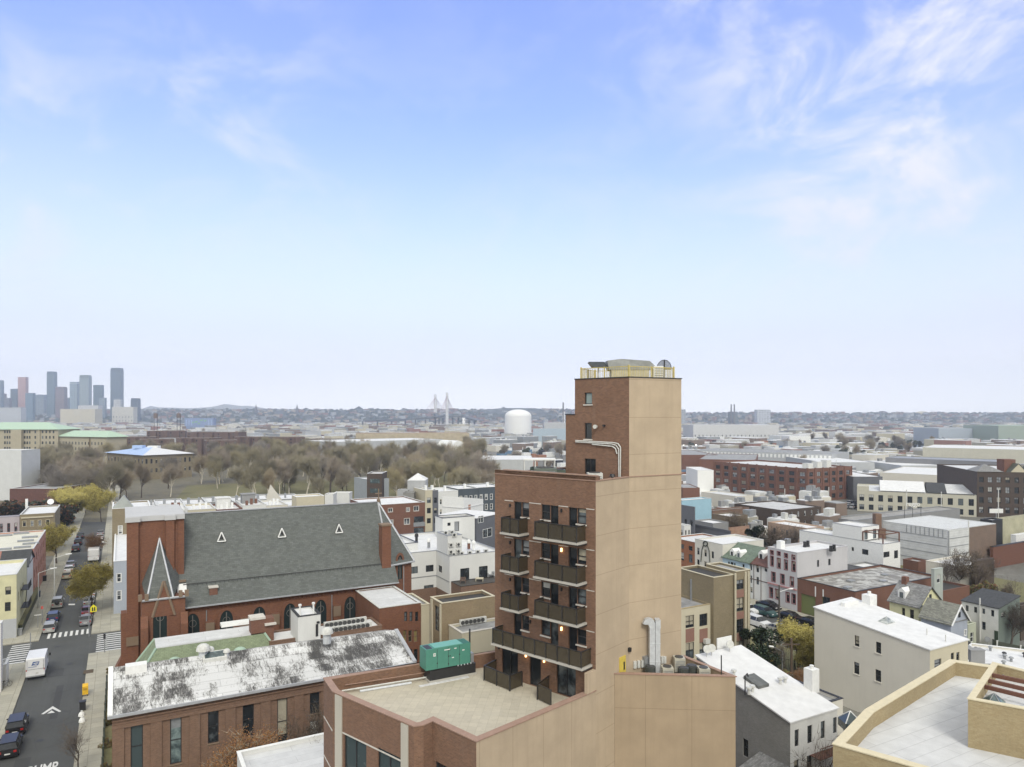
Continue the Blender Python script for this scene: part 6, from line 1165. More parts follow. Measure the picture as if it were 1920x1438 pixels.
for k in range(5): c = (u_at(851+k*15, gy+.8), gy+.8); miniac(c, 10.72, 'white outdoor unit along the black edged parapet of the stucco complex', group='outdoor units along the stucco complex parapet')
b2 = topbox(816, 830, 971, 15.0, 890, WSTUC, GROOF, 'upper_white_block', 'upper white block with roof terrace and dark door', 9, cap=BLACK); b2.S.wpx(b2.root, 839, 845, 979, 985, style='plain', frame=FRAME_D, glass=GLD); b2.S.wpx(b2.root, 852, 861, 977, 995, style='plain', frame=FRAME_D, glass=GREYM); b2.done()
b3 = facing('slanted_white_penthouse', 'white penthouse with mono pitch roof and orange door', 'roof structure', 869, 168, 906, 176, 6, 14.0, WHITE, WROOF, par=0); f = b3.f[0]; m = MB(); m.prism([f.P(0), f.P(f.W), f.P(f.W, -6), f.P(0, -6)], 14.14, 15, z1s=[16.6, 15.3, 15.3, 16.6]); m.build('upper_wall', WHITE, b3.root); m = MB(); h = f.h(878); f.bar(m, h, h+1.0, 11.9, 14.6, .01, .05); m.build('door', plain('orange_door', (.42, .22, .15)), b3.root)
b4 = facing('grey_penthouse', 'slate grey penthouse with white framed sliding doors beside the tower', 'house', 893, 150, 940, 158, 10, 14.2, SLATEW, WROOF, par=0); f = b4.f[0]
for y0, y1_ in ((966, 979), (990, 1006)): f.wpx(b4.root, 896 if y0 < 980 else 905, 906 if y0 < 980 else 922, y0, y1_, style='sl', frame=WHITE, glass=GLD, hole=False)
b5 = Bld('lower_white_wing', 'lower white wing with black edged stepped parapets behind the apse', 'building', rect(gx-13.9, gy+10.2, gx-2, gy+24), 12.0, WSTUC, WROOF, par=.4, cap=BLACK, z0=10.4); b5.done()
for k, (px, py) in enumerate(((781, 1010), (879, 1022), (888, 1024), (804, 1020))): c = XY(px, py, 11.5); t = thing('roof_vent', ('black twin vent on the white roof behind the apse', 'white domed vent on a red base on the stucco complex', 'second white domed vent beside the red base vent', 'white domed vent in front of a grey wall behind the apse')[k], 'vent', (*c, 10.9)); m = MB(); m.cyl((*c, 10.9), (*c, 12.0), .3, n=8); m.build('pipe', (BLACK, RBRICK, WHITE, GREYM)[k], t); m = MB(); m.cyl((*c, 12.0), (*c, 12.3), .42, n=8); m.dome((*c, 12.3), .4, .4, 8, 3); m.build('cowl', (BLACK, WHITE, WHITE, WHITE)[k], t)
# ================================================================ ground, roads
def sheet(name, pts, z, mat, thick=None):
    m = MB()
    if thick: m.prism(pts, z-thick, z)
    else: m.poly([(*p, z) for p in pts])
    return struct(name, m, mat, recalc=bool(thick))
m = MB(); m.poly([(*LD(-4500, -140), 0), (*LD(4500, -140), 0), (*LD(4500, 4000), 0), (*LD(-4500, 4000), 0)]); struct('ground', m, GROUND, recalc=False)
AL, AR = -11.4, -4.2                       # street A kerbs
sheet('road', [(AL, 20), (AR, 20), (AR, 420), (AL, 420)], .006, ASPH)
sheet('side_road', [(AR+.02, 124.5), (300, 124.5), (300, 135.5), (AR+.02, 135.5)], .0055, ASPH); sheet('side_road', [(-90, 124.5), (AL-.02, 124.5), (AL-.02, 135.5), (-90, 135.5)], .0055, ASPH)
def walk(pts): sheet('sidewalk', pts, .14, WALK, .14)
walk([(AR, 20), (-1.7, 20), (-1.7, 110), (.3, 110), (.3, 124.4), (AR, 124.4)]); m = MB(); m.poly([(-1.68, 20, .1), (-.4, 20, .1), (-.4, 109.9, .1), (-1.68, 109.9, .1)]); tag(m.build('ground_cover', GRASS, recalc=False), kind='stuff', label='narrow planted strip along the brick hall', cat='ground cover'); walk([(AL-3.4, 20), (AL, 20), (AL, 124.4), (AL-3.4, 124.4)]); walk([(AR, 135.6), (0, 135.6), (0, 420), (AR, 420)]); walk([(AL-3.4, 135.6), (AL, 135.6), (AL, 420), (AL-3.4, 420)])
walk([(-60, 112), (AL-3.42, 112), (AL-3.42, 124.4), (-60, 124.4)]); walk([(-60, 135.6), (AL-3.42, 135.6), (AL-3.42, 139.5), (-60, 139.5)])
BL, BR = 94.3, 104.4                      # street B kerbs
sheet('road', [(BL, 20), (BR, 20), (BR, 124.4), (BL, 124.4)], .006, ASPH); sheet('road', [(BL, 135.6), (BR, 135.6), (BR, 420), (BL, 420)], .006, ASPH)
walk([(BR, 20), (108.35, 20), (108.35, 124.4), (BR, 124.4)]); walk([(90.6, 20), (BL, 20), (BL, 124.4), (90.6, 124.4)])
sheet('yard_paving', [(60, 30), (90.5, 30), (90.5, 118), (60, 118)], .008, asphalt('yard_paving', (.2, .195, .17))); sheet('road', [(60, 56.5), (90.5, 56.5), (90.5, 62), (60, 62)], .013, ASPH) if False else None
m = MB(); m.poly([(*XYd(-100, 240), .012), (*XYd(960, 240), .012), (*XYd(960, 640), .012), (*XYd(-100, 640), .012)]); struct('park_ground', m, asphalt('park_soil', (.13, .115, .075), .2), recalc=False)
m = MB(); m.poly([(76, 62, .02), (90.3, 62, .02), (90.3, 92, .02), (76, 92, .02)]); tag(m.build('grass', GRASS, recalc=False), kind='stuff', label='rough grass yard beside the side street', cat='grass')
m = MB(); m.poly([(60, 262, .02), (230, 262, .02), (230, 400, .02), (30, 400, .02), (10, 262, .02)]); tag(m.build('grass', GRASS, recalc=False), kind='stuff', label='park lawn beyond the row houses', cat='grass')
m = MB(); m.poly([(112, 60, .02), (170, 60, .02), (170, 110, .02), (136, 110, .02), (136, 76, .02), (112, 76, .02)]); tag(m.build('grass', GRASS, recalc=False), kind='stuff', label='brown scrubby ground behind the cottages', cat='grass')
m = MB(); m.poly([(1.2, 63, .02), (30, 63, .02), (30, 70.9, .02), (1.2, 70.9, .02)]); tag(m.build('grass', GRASS, recalc=False), kind='stuff', label='yard ground in front of the brick hall', cat='grass')
# road paint
m = MB()
for k in range(8): x = AL+1.0+k*.78; m.poly([(x, 136.3, .011), (x+.38, 136.3, .011), (x+.38, 139.3, .011), (x, 139.3, .011)])
struct('crosswalk', m, PAINT, recalc=False)
for nm, xa, xb in (('e', AR+.9, .2), ('w', AL-3.4, AL-.9)):
    m = MB()
    for k in range(9): y = 125.0+k*1.15; m.poly([(xa, y, .152 if False else .011), (xb, y, .011), (xb, y+.45, .011), (xa, y+.45, .011)])
    struct('crosswalk', m, PAINT, recalc=False)
m = MB()
for x0, y0, x1, y1 in ((-9.6, 84, -8.2, 90), (-7.4, 100, -6.6, 112), (-6.2, 78, -4.9, 81), (-9.8, 141, -8.9, 152), (-8.8, 116, -7.0, 119.5), (99.5, 108, 101, 116)): m.poly([(x0, y0, .010), (x1, y0, .010), (x1, y1, .010), (x0, y1, .010)])
struct('road_patch', m, asphalt('patch_asphalt', (.045, .046, .046)), recalc=False); m = MB()
for x, y in ((-7.8, 94), (-6.4, 121), (-8.6, 131), (-7.2, 76), (-8, 150)): m.poly([(x+.38*math.cos(a), y+.38*math.sin(a), .016) for a in [2*math.pi*k/14 for k in range(14)]])
struct('manhole_cover', m, plain('cast_iron', (.03, .03, .03), .6), recalc=False)
# speed bump arrow, dashes, word
def gpoly(m, pxs, z=.012): m.poly([(*XY(x, y, z), z) for x, y in pxs])
m = MB(); gpoly(m, ((77, 1338), (82, 1338), (98.5, 1328), (111, 1334), (115, 1332.5), (99, 1323))); gpoly(m, ((88, 1337), (97, 1331), (103, 1335), (96, 1336)))
struct('road_arrow', m, PAINT, recalc=False); m = MB(); gpoly(m, ((129, 1131), (141, 1131), (140, 1133.5), (128, 1133.5))); struct('road_dash', m, PAINT, recalc=False)
def text_mesh(s, size, ext=0):
    tcv = bpy.data.curves.new('t', 'FONT'); tcv.body = s; tcv.size = size; tcv.extrude = ext; tcv.align_x = 'CENTER'; tcv.offset = size*.02
    to = bpy.data.objects.new('tmp', tcv); COL.objects.link(to); dg = bpy.context.evaluated_depsgraph_get(); me = bpy.data.meshes.new_from_object(to.evaluated_get(dg)); bpy.data.objects.remove(to); me.materials.clear(); return me
me = text_mesh('BUMP', 1.0); me.materials.append(PAINT); o = bpy.data.objects.new('road_lettering', me); COL.objects.link(o); c = XY(77, 1450, 0); o.location = (c[0], c[1], .014); o.scale = (1.05, 3.2, 1); o['kind'] = 'structure'
# canal
m = MB(); pts = [XY(x, y, 0) for x, y in ((1645, 850), (1760, 851), (1735, 841), (1752, 833), (1752, 828.5), (1712, 827.5), (1690, 834), (1650, 842))]
m.poly([(*p, .03) for p in pts]); wm = plain('canal_water', (.16, .18, .18), .15); struct('canal', m, wm, recalc=False)
# hills
def ridge(name, prof, d0, d1, mat, nseg=90, base=770):
    m = MB(); xs = [prof[0][0]+(prof[-1][0]-prof[0][0])*i/nseg for i in range(nseg+1)]; rowsn = 7; g = []
    for x in xs:
        for (xa, ya), (xb, yb) in zip(prof, prof[1:]):
            if xa <= x <= xb: y = ya+(yb-ya)*(x-xa)/(xb-xa); break
        col_ = []
        for j in range(rowsn+1):
            t_ = j/rowsn; d = d0+(d1-d0)*t_; p = XYd(x, d); zt = CH+(HY-y)/F*d1; hgt = zt*math.sin(min(1, t_)*math.pi/2)**1.3; hgt += (noise.noise(Vector((x*.02, t_*3, 3)))*.12)*zt*t_
            col_.append((*p, max(.1, hgt) if j else .05))
        col_.append((*XYd(x, d1*1.25), .1)); g.append(col_)
    for a, b in zip(g, g[1:]):
        for j in range(len(a)-1): m.poly([a[j], b[j], b[j+1], a[j+1]])
    return struct(name, m, mat, recalc=False)
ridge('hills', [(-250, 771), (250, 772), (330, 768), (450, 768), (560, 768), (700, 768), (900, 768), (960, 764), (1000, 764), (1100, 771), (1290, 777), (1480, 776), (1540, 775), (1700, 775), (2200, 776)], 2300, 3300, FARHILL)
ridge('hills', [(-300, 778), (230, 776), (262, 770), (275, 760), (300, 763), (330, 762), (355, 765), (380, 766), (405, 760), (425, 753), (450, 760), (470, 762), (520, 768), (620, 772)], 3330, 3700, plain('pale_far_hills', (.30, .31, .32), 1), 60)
# ---- tank, bridge, stacks, skyline
c = XYd(971.5, 1150); t = thing('storage_tank', 'huge white cylindrical storage tank with domed top', 'tank', (*c, 0)); r = 25*1150/F; m = MB(); zt = zat(779, c); m.cyl((*c, 0), (*c, zt), r, n=40); m.build('shell', plain('tank_white', (.72, .72, .71), .6, var=.03), t, smooth=False); m = MB(); m.dome((*c, zt), r, zat(766.5, c)-zt, 40, 6); m.build('dome', MATS['tank_white'], t)
def tower(name, label, x0, x1, ytop, d, col, cat='skyscraper', ybase=None, cap=True, rot=0):
    a, b = XYd(x0, d), XYd(x1, d); w_ = math.dist(a, b); c = ((a[0]+b[0])/2, (a[1]+b[1])/2); z = zat(ytop, c); t = thing(name, label, cat, (*c, 0))
    mt = towermat(col); m = MB(); m.prism(lq(c, -w_*.38, w_*.38, -w_*.22, w_*.22), 0, z); m.build('shaft', mt, t)
    if cap: m = MB(); m.prism(lq(c, -w_*.3, w_*.3, -w_*.3, w_*.3), z+.01, z+w_*.12); m.build('crown', mt, t)
    return t
def towermat(c):
    k = 'tower_facade_%d' % int(sum((i+1)*x*1000 for i, x in enumerate(c)))
    if k in MATS: return MATS[k]
    m = Mat(k); v = m.coord('UV'); b = m.n('ShaderNodeTexBrick'); b.offset = 0; b.inputs['Scale'].default_value = 1; b.inputs['Brick Width'].default_value = 9; b.inputs['Row Height'].default_value = 7; b.inputs['Mortar Size'].default_value = 1.5
    b.inputs['Color1'].default_value = rgb(sc3(c, .7)); b.inputs['Color2'].default_value = rgb(sc3(c, 1.1)); b.inputs['Mortar'].default_value = rgb(sc3(c, 1.3)); m.l(v, b.inputs[0]); MATS[k] = m.fin(b.outputs[0], .4); return MATS[k]
sk = [(-12, 7, 714, (.14, .18, .2), 'grey tower cut by the left edge of the skyline'), (-8, 12, 737, (.17, .13, .13), 'low brown tower at the left end of the skyline'), (20, 35, 728, (.07, .09, .1), 'dark block just left of the pinkish tower'), (34, 53, 708, (.36, .22, .2), 'pinkish red tower under construction in the skyline'), (48, 66, 736, (.1, .15, .19), 'low blue grey block right of the pinkish tower'), (66, 88, 739, (.15, .19, .22), 'wide low grey block before the slim dark tower'), (88, 107, 700, (.1, .14, .16), 'slim dark grey tower, third tallest of the skyline'), (104, 126, 727, (.13, .12, .15), 'maroon grey stepped block right of the slim dark tower'), (131, 149, 717, (.2, .25, .28), 'pale grey green tower left of the rounded one'), (149, 172, 707, (.2, .24, .25), 'rounded pale tower in the middle of the skyline'), (175, 195, 721, (.08, .12, .14), 'dark teal tower right of the rounded pale one'), (207, 232, 694, (.09, .12, .14), 'tallest and widest dark tower of the skyline'), (213, 230, 748, (.42, .42, .41), 'pale stepped building at the foot of the tallest tower'), (245, 264, 748, (.06, .08, .1), 'short dark block at the right end of the skyline'), (60, 90, 748, (.18, .21, .23), 'pale low block under the wide grey block'), (110, 135, 745, (.15, .17, .2), 'grey low block under the maroon one'), (186, 200, 745, (.2, .24, .27), 'thin pale block right of the teal tower'), (5, 22, 745, (.2, .2, .22), 'faint low block between the first towers')]
for i, (a, b, y, col, lb) in enumerate(sk): tower('skyscraper', lb, a, b, y, 2500+37*(i*7 % 9), col, cap=i in (6, 7, 9, 11, 13))
c = XYd(38, 2600); m = MB(); m.cyl((*c, zat(708, c)), (*c, zat(705, c)), 2); 
# bridge with two masts and cables
PAL = plain('bridge_white', (.6, .6, .6), .6)
t = thing('cable_bridge', 'distant pale cable stayed bridge with two mast towers', 'bridge', (*XYd(830, 1900), 0))
for x, y0, y1, d in ((816, 738, 772, 1950), (838, 735, 795, 1750)):
    for s in (-1.2, 1.6):
        c = XYd(x+s, d); m = MB(); m.cyl((*c, zat(y1, c)), (*c, zat(y0, c)), 2.0, 1.4, n=6); m.build('mast', PAL, t)
    m = MB(); c = XYd(x, d); tp_ = (*c, zat(y0+6, c))
    for k in range(-6, 7):
        if k: e = XYd(x+k*2.3*(1 if x > 830 else 1.5), d+30*k); m.cyl(tp_, (*e, zat(772, e)), .45, n=3)
    m.build('stay_cable', plain('stay_cables', (.5, .42, .42)), t)
m = MB(); pts = [(680, 787, 1700), (760, 784, 1800), (816, 781, 1850), (838, 778.5, 1800), (870, 779, 1800), (900, 787, 1700)]
q = [(*XYd(x, d), zat(y, XYd(x, d))) for x, y, d in pts]
for a, b in zip(q, q[1:]): f = Face(a[:2], b[:2], 0, 1); A1, A2, B1, B2 = f.P(0, 8), f.P(0, -8), f.P(f.W, 8), f.P(f.W, -8); m.poly([(*A1, a[2]), (*B1, b[2]), (*B2, b[2]), (*A2, a[2])]); m.poly([(*A1, a[2]), (*B1, b[2]), (*B1, b[2]-4), (*A1, a[2]-4)]); [m.box(f.P(h, 0)[0]-1.5, f.P(h, 0)[1]-1.5, 0, f.P(h, 0)[0]+1.5, f.P(h, 0)[1]+1.5, (a[2]+b[2])/2-4.5) for h in (0, f.W/3, f.W*2/3)]
m.build('deck', plain('bridge_deck', (.1, .11, .12)), t)
for px, lb in ((1371, 'left one of two slim distant power station chimneys'), (1376.8, 'right one of two slim distant power station chimneys')):
    c = XYd(px, 2150); t = thing('power_station_chimney', lb, 'chimney', (*c, 0)); m = MB(); m.cyl((*c, 0), (*c, zat(757, c)), 3, 1.9, n=10); m.build('stack', plain('stack_grey', (.12, .11, .11)), t)
tower('power_station', 'dark distant power station block under the two chimneys', 1364, 1384, 771, 2170, (.1, .12, .13), 'power station', cap=False)
tower('silo_block', 'white slab block far away right of the bridge mast', 866, 873, 782, 1700, (.6, .6, .6), 'building', cap=False)
tower('distant_apartment_block', 'pale wide distant apartment blocks right of the chimneys', 1413, 1446, 767, 2400, (.35, .36, .38), 'building', cap=False); tower('distant_apartment_block', 'short pale distant block at the right edge of the tower', 1276, 1286, 766.5, 2300, (.25, .26, .27), 'building', cap=False)
tower('church_spire_block', 'distant pale square building at the foot of a thin chimney left of the tower', 1053, 1060, 771, 1700, (.6, .6, .6), 'building', cap=False); c = XYd(1056, 1690); t = thing('factory_chimney', 'thin dark factory chimney left of the apartment tower', 'chimney', (*c, 0)); m = MB(); m.cyl((*c, 0), (*c, zat(753.5, c)), 1.6, n=8); m.build('stack', MATS['stack_grey'], t)
for px, y in ((557, 757), (480, 757)): c = XYd(px, 2900); t = thing('church_spire', 'thin dark church spire on the hill '+('right' if px > 500 else 'left')+' of the two', 'spire', (*c, 0)); m = MB(); m.cyl((*c, 0), (*c, zat(766, c)), 6, n=6); m.cyl((*c, zat(766, c)), (*c, zat(y, c)), 5, .3, n=6); m.build('spire', MATS['stack_grey'], t)
t = thing('gold_dome_hall', 'pale low domed roof on the horizon at the right', 'building', (*XYd(1729, 3150), 0)); c = XYd(1729, 3150); m = MB(); m.cyl((*c, 0), (*c, zat(776, c)), 34, n=20); m.dome((*c, zat(776, c)), 34, zat(770, c)-zat(776, c), 20, 4); m.build('dome', CREAM, t)
# ---- named mid/far buildings
MINT = plain('mint_copper_roof', (.38, .50, .385), .7)
def hiproof(b, z, h, mat, e=1.0, ridge=.35, name='hip_roof'):
    P = inset(b.P, -e); c = [sum(p[k] for p in P)/4 for k in (0, 1)]; L01 = math.dist(P[0], P[1]); L12 = math.dist(P[1], P[2])
    if L01 > L12: a = ((P[0][0]+P[3][0])/2, (P[0][1]+P[3][1])/2); d = ((P[1][0]+P[2][0])/2, (P[1][1]+P[2][1])/2)
    else: a = ((P[0][0]+P[1][0])/2, (P[0][1]+P[1][1])/2); d = ((P[2][0]+P[3][0])/2, (P[2][1]+P[3][1])/2)
    r0 = (a[0]+(d[0]-a[0])*ridge*.5, a[1]+(d[1]-a[1])*ridge*.5); r1 = (d[0]+(a[0]-d[0])*ridge*.5, d[1]+(a[1]-d[1])*ridge*.5); m = MB(); q = [(*p, z) for p in P]; A3, B3 = (*r0, z+h), (*r1, z+h)
    if L01 > L12:
        for s_ in ([q[0], q[1], B3, A3], [q[1], q[2], B3], [q[2], q[3], A3, B3], [q[3], q[0], A3]): m.poly(s_)
    else:
        for s_ in ([q[0], q[1], A3], [q[1], q[2], B3, A3], [q[2], q[3], B3], [q[3], q[0], A3, B3]): m.poly(s_)
    return m.build(name, mat, b.root)
LT = stucco('limestone_tan', (.38, .34, .25), .08); r5 = [(3+4*k, 5+4*k) for k in range(6)]
h1 = facing('large_green_roofed_block', 'large pale brick institution with mint green hipped roof at the left edge', 'building', -60, 520, 109, 520, 26, zat(804.5, XYd(20, 520)), LT, MINT, par=.1); f = h1.f[0]; m = MB()
for (hA, hB, n) in ((26, 46, 11), (48, f.W-2, 6)):
    for z_ in r5:
        for k in range(n): x = hA+(hB-hA)*(k+.3)/n; m2 = MB(); f.bar(m2, x, x+1.1, z_[0], z_[1], .01, .1); m2.build('window', GLD, h1.root, uv=False)
hiproof(h1, h1.zt+.1, 5.2, MINT, 1.5, .5); m = MB(); f.bar(m, f.h(25), f.h(45), 0, h1.zt-.1, .004, 3); f.bar(m, f.h(72), f.h(76), 0, h1.zt-.1, .004, 1); m.build('wall_bay', LT, h1.root)
h2 = facing('small_green_roofed_block', 'lower pale brick wing with mint green hipped roof', 'building', 109.5, 522, 199, 500, 16, zat(818, XYd(150, 512)), LT, MINT, par=.1); f = h2.f[0]
for z_ in r5[:4]:
    for k in range(14): x = 1.5+(f.W-3)*k/14; m2 = MB(); f.bar(m2, x, x+1.0, z_[0], z_[1], .01, .1); m2.build('window', GLD, h2.root, uv=False)
hiproof(h2, h2.zt+.1, 4.2, MINT, 1.3, .25); m = MB(); f.bar(m, f.h(168), f.h(169.5), 0, h2.zt, .004, .6); m.build('downpipe', plain('brown_pipe', (.16, .12, .07)), h2.root)
bc_ = [XY(270, 853, 13.7), XY(360, 849.3, 13.7), (0, 0), XY(201, 847.5, 13.7)]; bc_[2] = (bc_[1][0]+bc_[3][0]-bc_[0][0], bc_[1][1]+bc_[3][1]-bc_[0][1]); b = Bld('blue_white_hipped_building', 'tan building with hipped roof, one slope pale blue and one white', 'building', bc_, 13.7, OLDB, WROOF, par=.1); b.S.grid(b.root, 10, [(4, 6.2), (9, 11.6)], wf=.4, frame=FRAME_D, glass=GLD, fw=.12); b.W.grid(b.root, 11, [(4, 6.2), (9, 11.6)], wf=.4, frame=FRAME_D, glass=GLD, fw=.12); b.done(); hr = hiproof(b, 13.8, 3.5, [plain('pale_metal_roof', (.62, .62, .62), .6, var=.04), plain('pale_blue_roof', (.36, .47, .68), .6, var=.04)], 1.2, .8)
me = hr.data
for p in me.polygons:
    if (p.normal.x*b.W.n.x+p.normal.y*b.W.n.y)*(1 if p.normal.z > 0 else -1) > .07: p.material_index = 1
m = MB(); c = b.root.location; m.prism(lq((c.x, c.y), -9, -3, -2, 2), 16.4, 18.3); m.build('roof_lantern', MATS['pale_blue_roof'], b.root); m = MB(); m.prism(lq((c.x, c.y), 0, 6, -2, 2), 16.2, 18.0); m.build('roof_lantern', WHITE, b.root)
facing('blank_white_block', 'blank pale grey windowless block at the left edge', 'building', -40, 300, 40, 300, 12, zat(843.5, XYd(20, 300)), stucco('pale_blank_wall', (.56, .57, .57)), WROOF)
fh = facing('dark_flat_roof_shed', 'low dark shed with cluttered white roof in the trees at the left edge', 'shed', 18, 262, 105, 262, 22, 9.0, BROWNSH, GROOF, cap=WHITE)
HB = brick('project_brick', (.155, .095, .075), (.12, .075, .06), (.16, .12, .1), 3)
gH = 'brown brick housing blocks in a row beyond the trees'
hx = [(196, 274, 818, 640), (262, 330, 823, 600), (330, 395, 820, 610), (386, 448, 825, 580), (440, 500, 818, 640), (500, 575, 819, 640), (575, 640, 822, 640), (275, 350, 807, 760), (350, 450, 809, 760)]
hl = ['leftmost', 'second', 'third', 'fourth, nearest', 'fifth', 'sixth', 'rightmost', 'rear left', 'rear middle']
for i, (a, b_, y, d) in enumerate(hx):
    B = facing('housing_block', hl[i]+' of the brown brick housing blocks beyond the park trees', 'apartment building', a, d, b_-3, d+(12 if i % 2 else -10), 16, zat(y, XYd(a, d)), HB, GROOF, par=.5, cap=SILL); B.root['group'] = gH
    f = B.f[0]; m = MB()
    for h in (.2, .5, .8): f.bar(m, f.W*h-2, f.W*h+2, 0, B.zt-.3, .004, 3.5)
    m.build('stair_bay', HB, B.root)
    for z_ in (B.zt-2.9, B.zt-5.9, B.zt-8.9):
        for k in range(7): x = f.W*(k+.25)/7; m2 = MB(); f.bar(m2, x, x+1.3, z_, z_+1.5, .01, .05); m2.build('window', GLD, B.root, uv=False)
def blk(x0, x1, y, d, z, wl, rf, nm, lb, cat='building', deep=25, dd=0, **k): return facing(nm, lb, cat, x0, d, x1, d+dd, deep, zat(y, XYd((x0+x1)/2, d)) if z is None else z, wl, rf, par=.1, **k)
GRYP = stucco('pale_grey_cladding', (.42, .43, .44)); DULL = stucco('dull_tan_wall', (.34, .32, .26)); TEALW = plain('teal_fence', (.07, .18, .16))
blk(667, 880, 812, 640, None, 0 or stucco('rust_stained_wall', (.42, .36, .26), .2), roofmat('rusty_roof', (.34, .24, .17), (.2, .12, .08), .6), 'rust_stained_shed', 'long cream shed with rust stained top beyond the park trees', deep=30, dd=20)
blk(620, 830, 828, 520, None, GRYP, WROOF, 'long_pale_warehouse', 'long low white roofed warehouse just beyond the park trees', deep=50, dd=60)
c = XYd(820, 560); t = thing('white_arched_tent', 'white arched fabric warehouse beyond the park trees', 'warehouse', (*c, 0)); m = MB(); f = Face(XYd(778, 620), XYd(860, 560), 0, 1)
pr = [(9*math.cos(a), 17*math.sin(a)*.95) for a in [math.pi*k/10 for k in range(11)]]
for a, b_ in zip(pr, pr[1:]): m.poly([(*f.P(0, a[0]), a[1]), (*f.P(f.W, a[0]), a[1]), (*f.P(f.W, b_[0]), b_[1]), (*f.P(0, b_[0]), b_[1])])
m.poly([(*f.P(f.W, x), z_) for x, z_ in pr]); m.build('fabric_shell', WHITE, t)
c = XYd(850, 700); t = thing('grey_quonset', 'grey arched metal hangar with a dark end wall', 'warehouse', (*c, 0)); m = MB(); f = Face(XYd(828, 720), XYd(880, 690), 0, 1)
pr = [(10*math.cos(a), 17*math.sin(a)) for a in [math.pi*k/10 for k in range(11)]]
for a, b_ in zip(pr, pr[1:]): m.poly([(*f.P(0, a[0]), a[1]), (*f.P(f.W, a[0]), a[1]), (*f.P(f.W, b_[0]), b_[1]), (*f.P(0, b_[0]), b_[1])])
m.poly([(*f.P(f.W, x), z_) for x, z_ in pr]); m.build('shell', GRYP, t)
blk(113, 178, 766, 2200, None, CREAM, WROOF, 'long_cream_hall', 'long cream hall under the skyline', deep=40); blk(146, 184, 759, 2300, None, stucco('off_white_far', (.5, .5, .5)), WROOF, 'grey_white_hall', 'grey white hall behind the long cream hall'); blk(210, 250, 762, 2300, None, stucco('cream_far', (.5, .48, .42)), WROOF, 'stepped_pale_block', 'stepped pale block at the foot of the tallest tower', n=7, rows=[(16, 22), (28, 34)], style='plain', fw=.3, wf=.3); blk(-30, 39, 763, 2200, None, GRYP, WROOF, 'hazy_pale_block', 'wide pale block at the left end under the skyline')
b = blk(346, 400, 783, 1500, None, plain('mural_blue', (.2, .26, .42)), GROOF, 'mural_building', 'blue painted mural building with green leaf shapes', deep=15); f = b.f[0]; m = MB()
for (x, y, rx) in ((368, 790, 5), (378, 787, 5), (385, 788, 4), (373, 793, 4), (362, 791, 3)): h = f.h(x); z_ = f.z(x, y); m.poly([(*f.P(h+math.cos(a)*rx*.7-math.sin(a)*0, .08), z_+math.sin(a)*1.1+math.cos(a)*.8) for a in [2*math.pi*k/10 for k in range(10)]])
m.build('mural_leaf', plain('mural_green', (.2, .45, .1)), b.root, recalc=False); m = MB()
for x in (349, 354, 359, 391, 396): h = f.h(x); f.bar(m, h, h+.9, f.z(x, 797), f.z(x, 786), .01, .06)
m.build('mural_stripe', plain('mural_light_blue', (.4, .5, .7)), b.root)
for px, y0 in ((292, 775), (335, 774.5)):
    c = XYd(px, 1000); t = thing('water_tower', ('left' if px < 300 else 'right')+' one of two brown wooden water tanks on the far roofs', 'water tower', (*c, 0)); m = MB(); z_ = zat(y0, c); m.cyl((*c, z_-6), (*c, z_), 3, n=12); m.cyl((*c, z_), (*c, z_+1.6), 3.1, .2, n=12); m.build('tank', plain('tank_wood', (.15, .11, .09)), t); m = MB()
    for i in (-2, 2):
        for j in (-2, 2): m.cyl((c[0]+i, c[1]+j, 0), (c[0]+i, c[1]+j, z_-6), .4, n=4)
    m.build('leg', BLACK, t)
blk(1279, 1345, 852, 420, None, RBRICK, GROOF, 'low_brick_works', 'low red brick works at the right edge of the tower', deep=60, n=0); blk(1310, 1417, 860, 380, None, RBRICK, GROOF, 'long_brick_hall', 'long low red brick hall behind the factory', deep=60, dd=-10)
wr_ = blk(1297, 1560, 843, 520, None, GRYP, GROOF, 'long_windowed_shed', 'very long grey shed with a continuous row of white bays', deep=45, dd=-60); f = wr_.f[0]
for k in range(36): x = f.W*(k+.2)/36; m2 = MB(); f.bar(m2, x, x+f.W/36*.55, wr_.zt-3.2, wr_.zt-.8, .01, .2); m2.build('bay_panel', WHITE, wr_.root, uv=False)
ww_ = blk(1300, 1460, 796, 1000, None, stucco('white_grey_cladding', (.52, .52, .52)), SNOWROOF, 'long_white_warehouse', 'long white windowed warehouse in the middle distance right of the tower', deep=60, n=22, rows=[(6, 9)], wf=.3, style='plain', fw=.2)
blk(1480, 1520, 817, 800, None, WHITE, WROOF, 'white_box_store', 'bright white box building left of the canal'); blk(1730, 1960, 838, 480, None, stucco('off_white_shed', (.5, .48, .40)), WROOF, 'long_cream_warehouse', 'long cream and white warehouse beyond the dark brick building', deep=60, dd=-40)
blk(1660, 1870, 857, 430, None, stucco('grey_shed_wall', (.2, .2, .21)), GREYM, 'long_grey_shed', 'long low blue grey roofed shed in front of the canal', deep=24, dd=-40); blk(1760, 1875, 802, 950, None, plain('blue_grey_cladding', (.33, .37, .42)), GRYP, 'blue_grey_warehouse', 'big pale blue grey warehouse far right', deep=60); blk(1872, 1990, 797, 900, None, plain('green_grey_cladding', (.27, .32, .27)), plain('pale_green_roof', (.34, .42, .34)), 'green_grey_warehouse', 'big green grey warehouse at the right edge', deep=70)
blk(1650, 1835, 885, 330, None, BEIGE, WROOF, 'broad_white_roof_depot', 'broad white roofed depot behind the cream workshop', deep=50, dd=-25); blk(1545, 1640, 866, 420, None, GRYP, WROOF, 'pale_flat_depot', 'pale flat depot right of the red factory', deep=60); blk(1690, 1770, 872, 400, None, GRYP, WROOF, 'striped_flat_depot', 'pale flat depot in front of the long grey shed', deep=40)
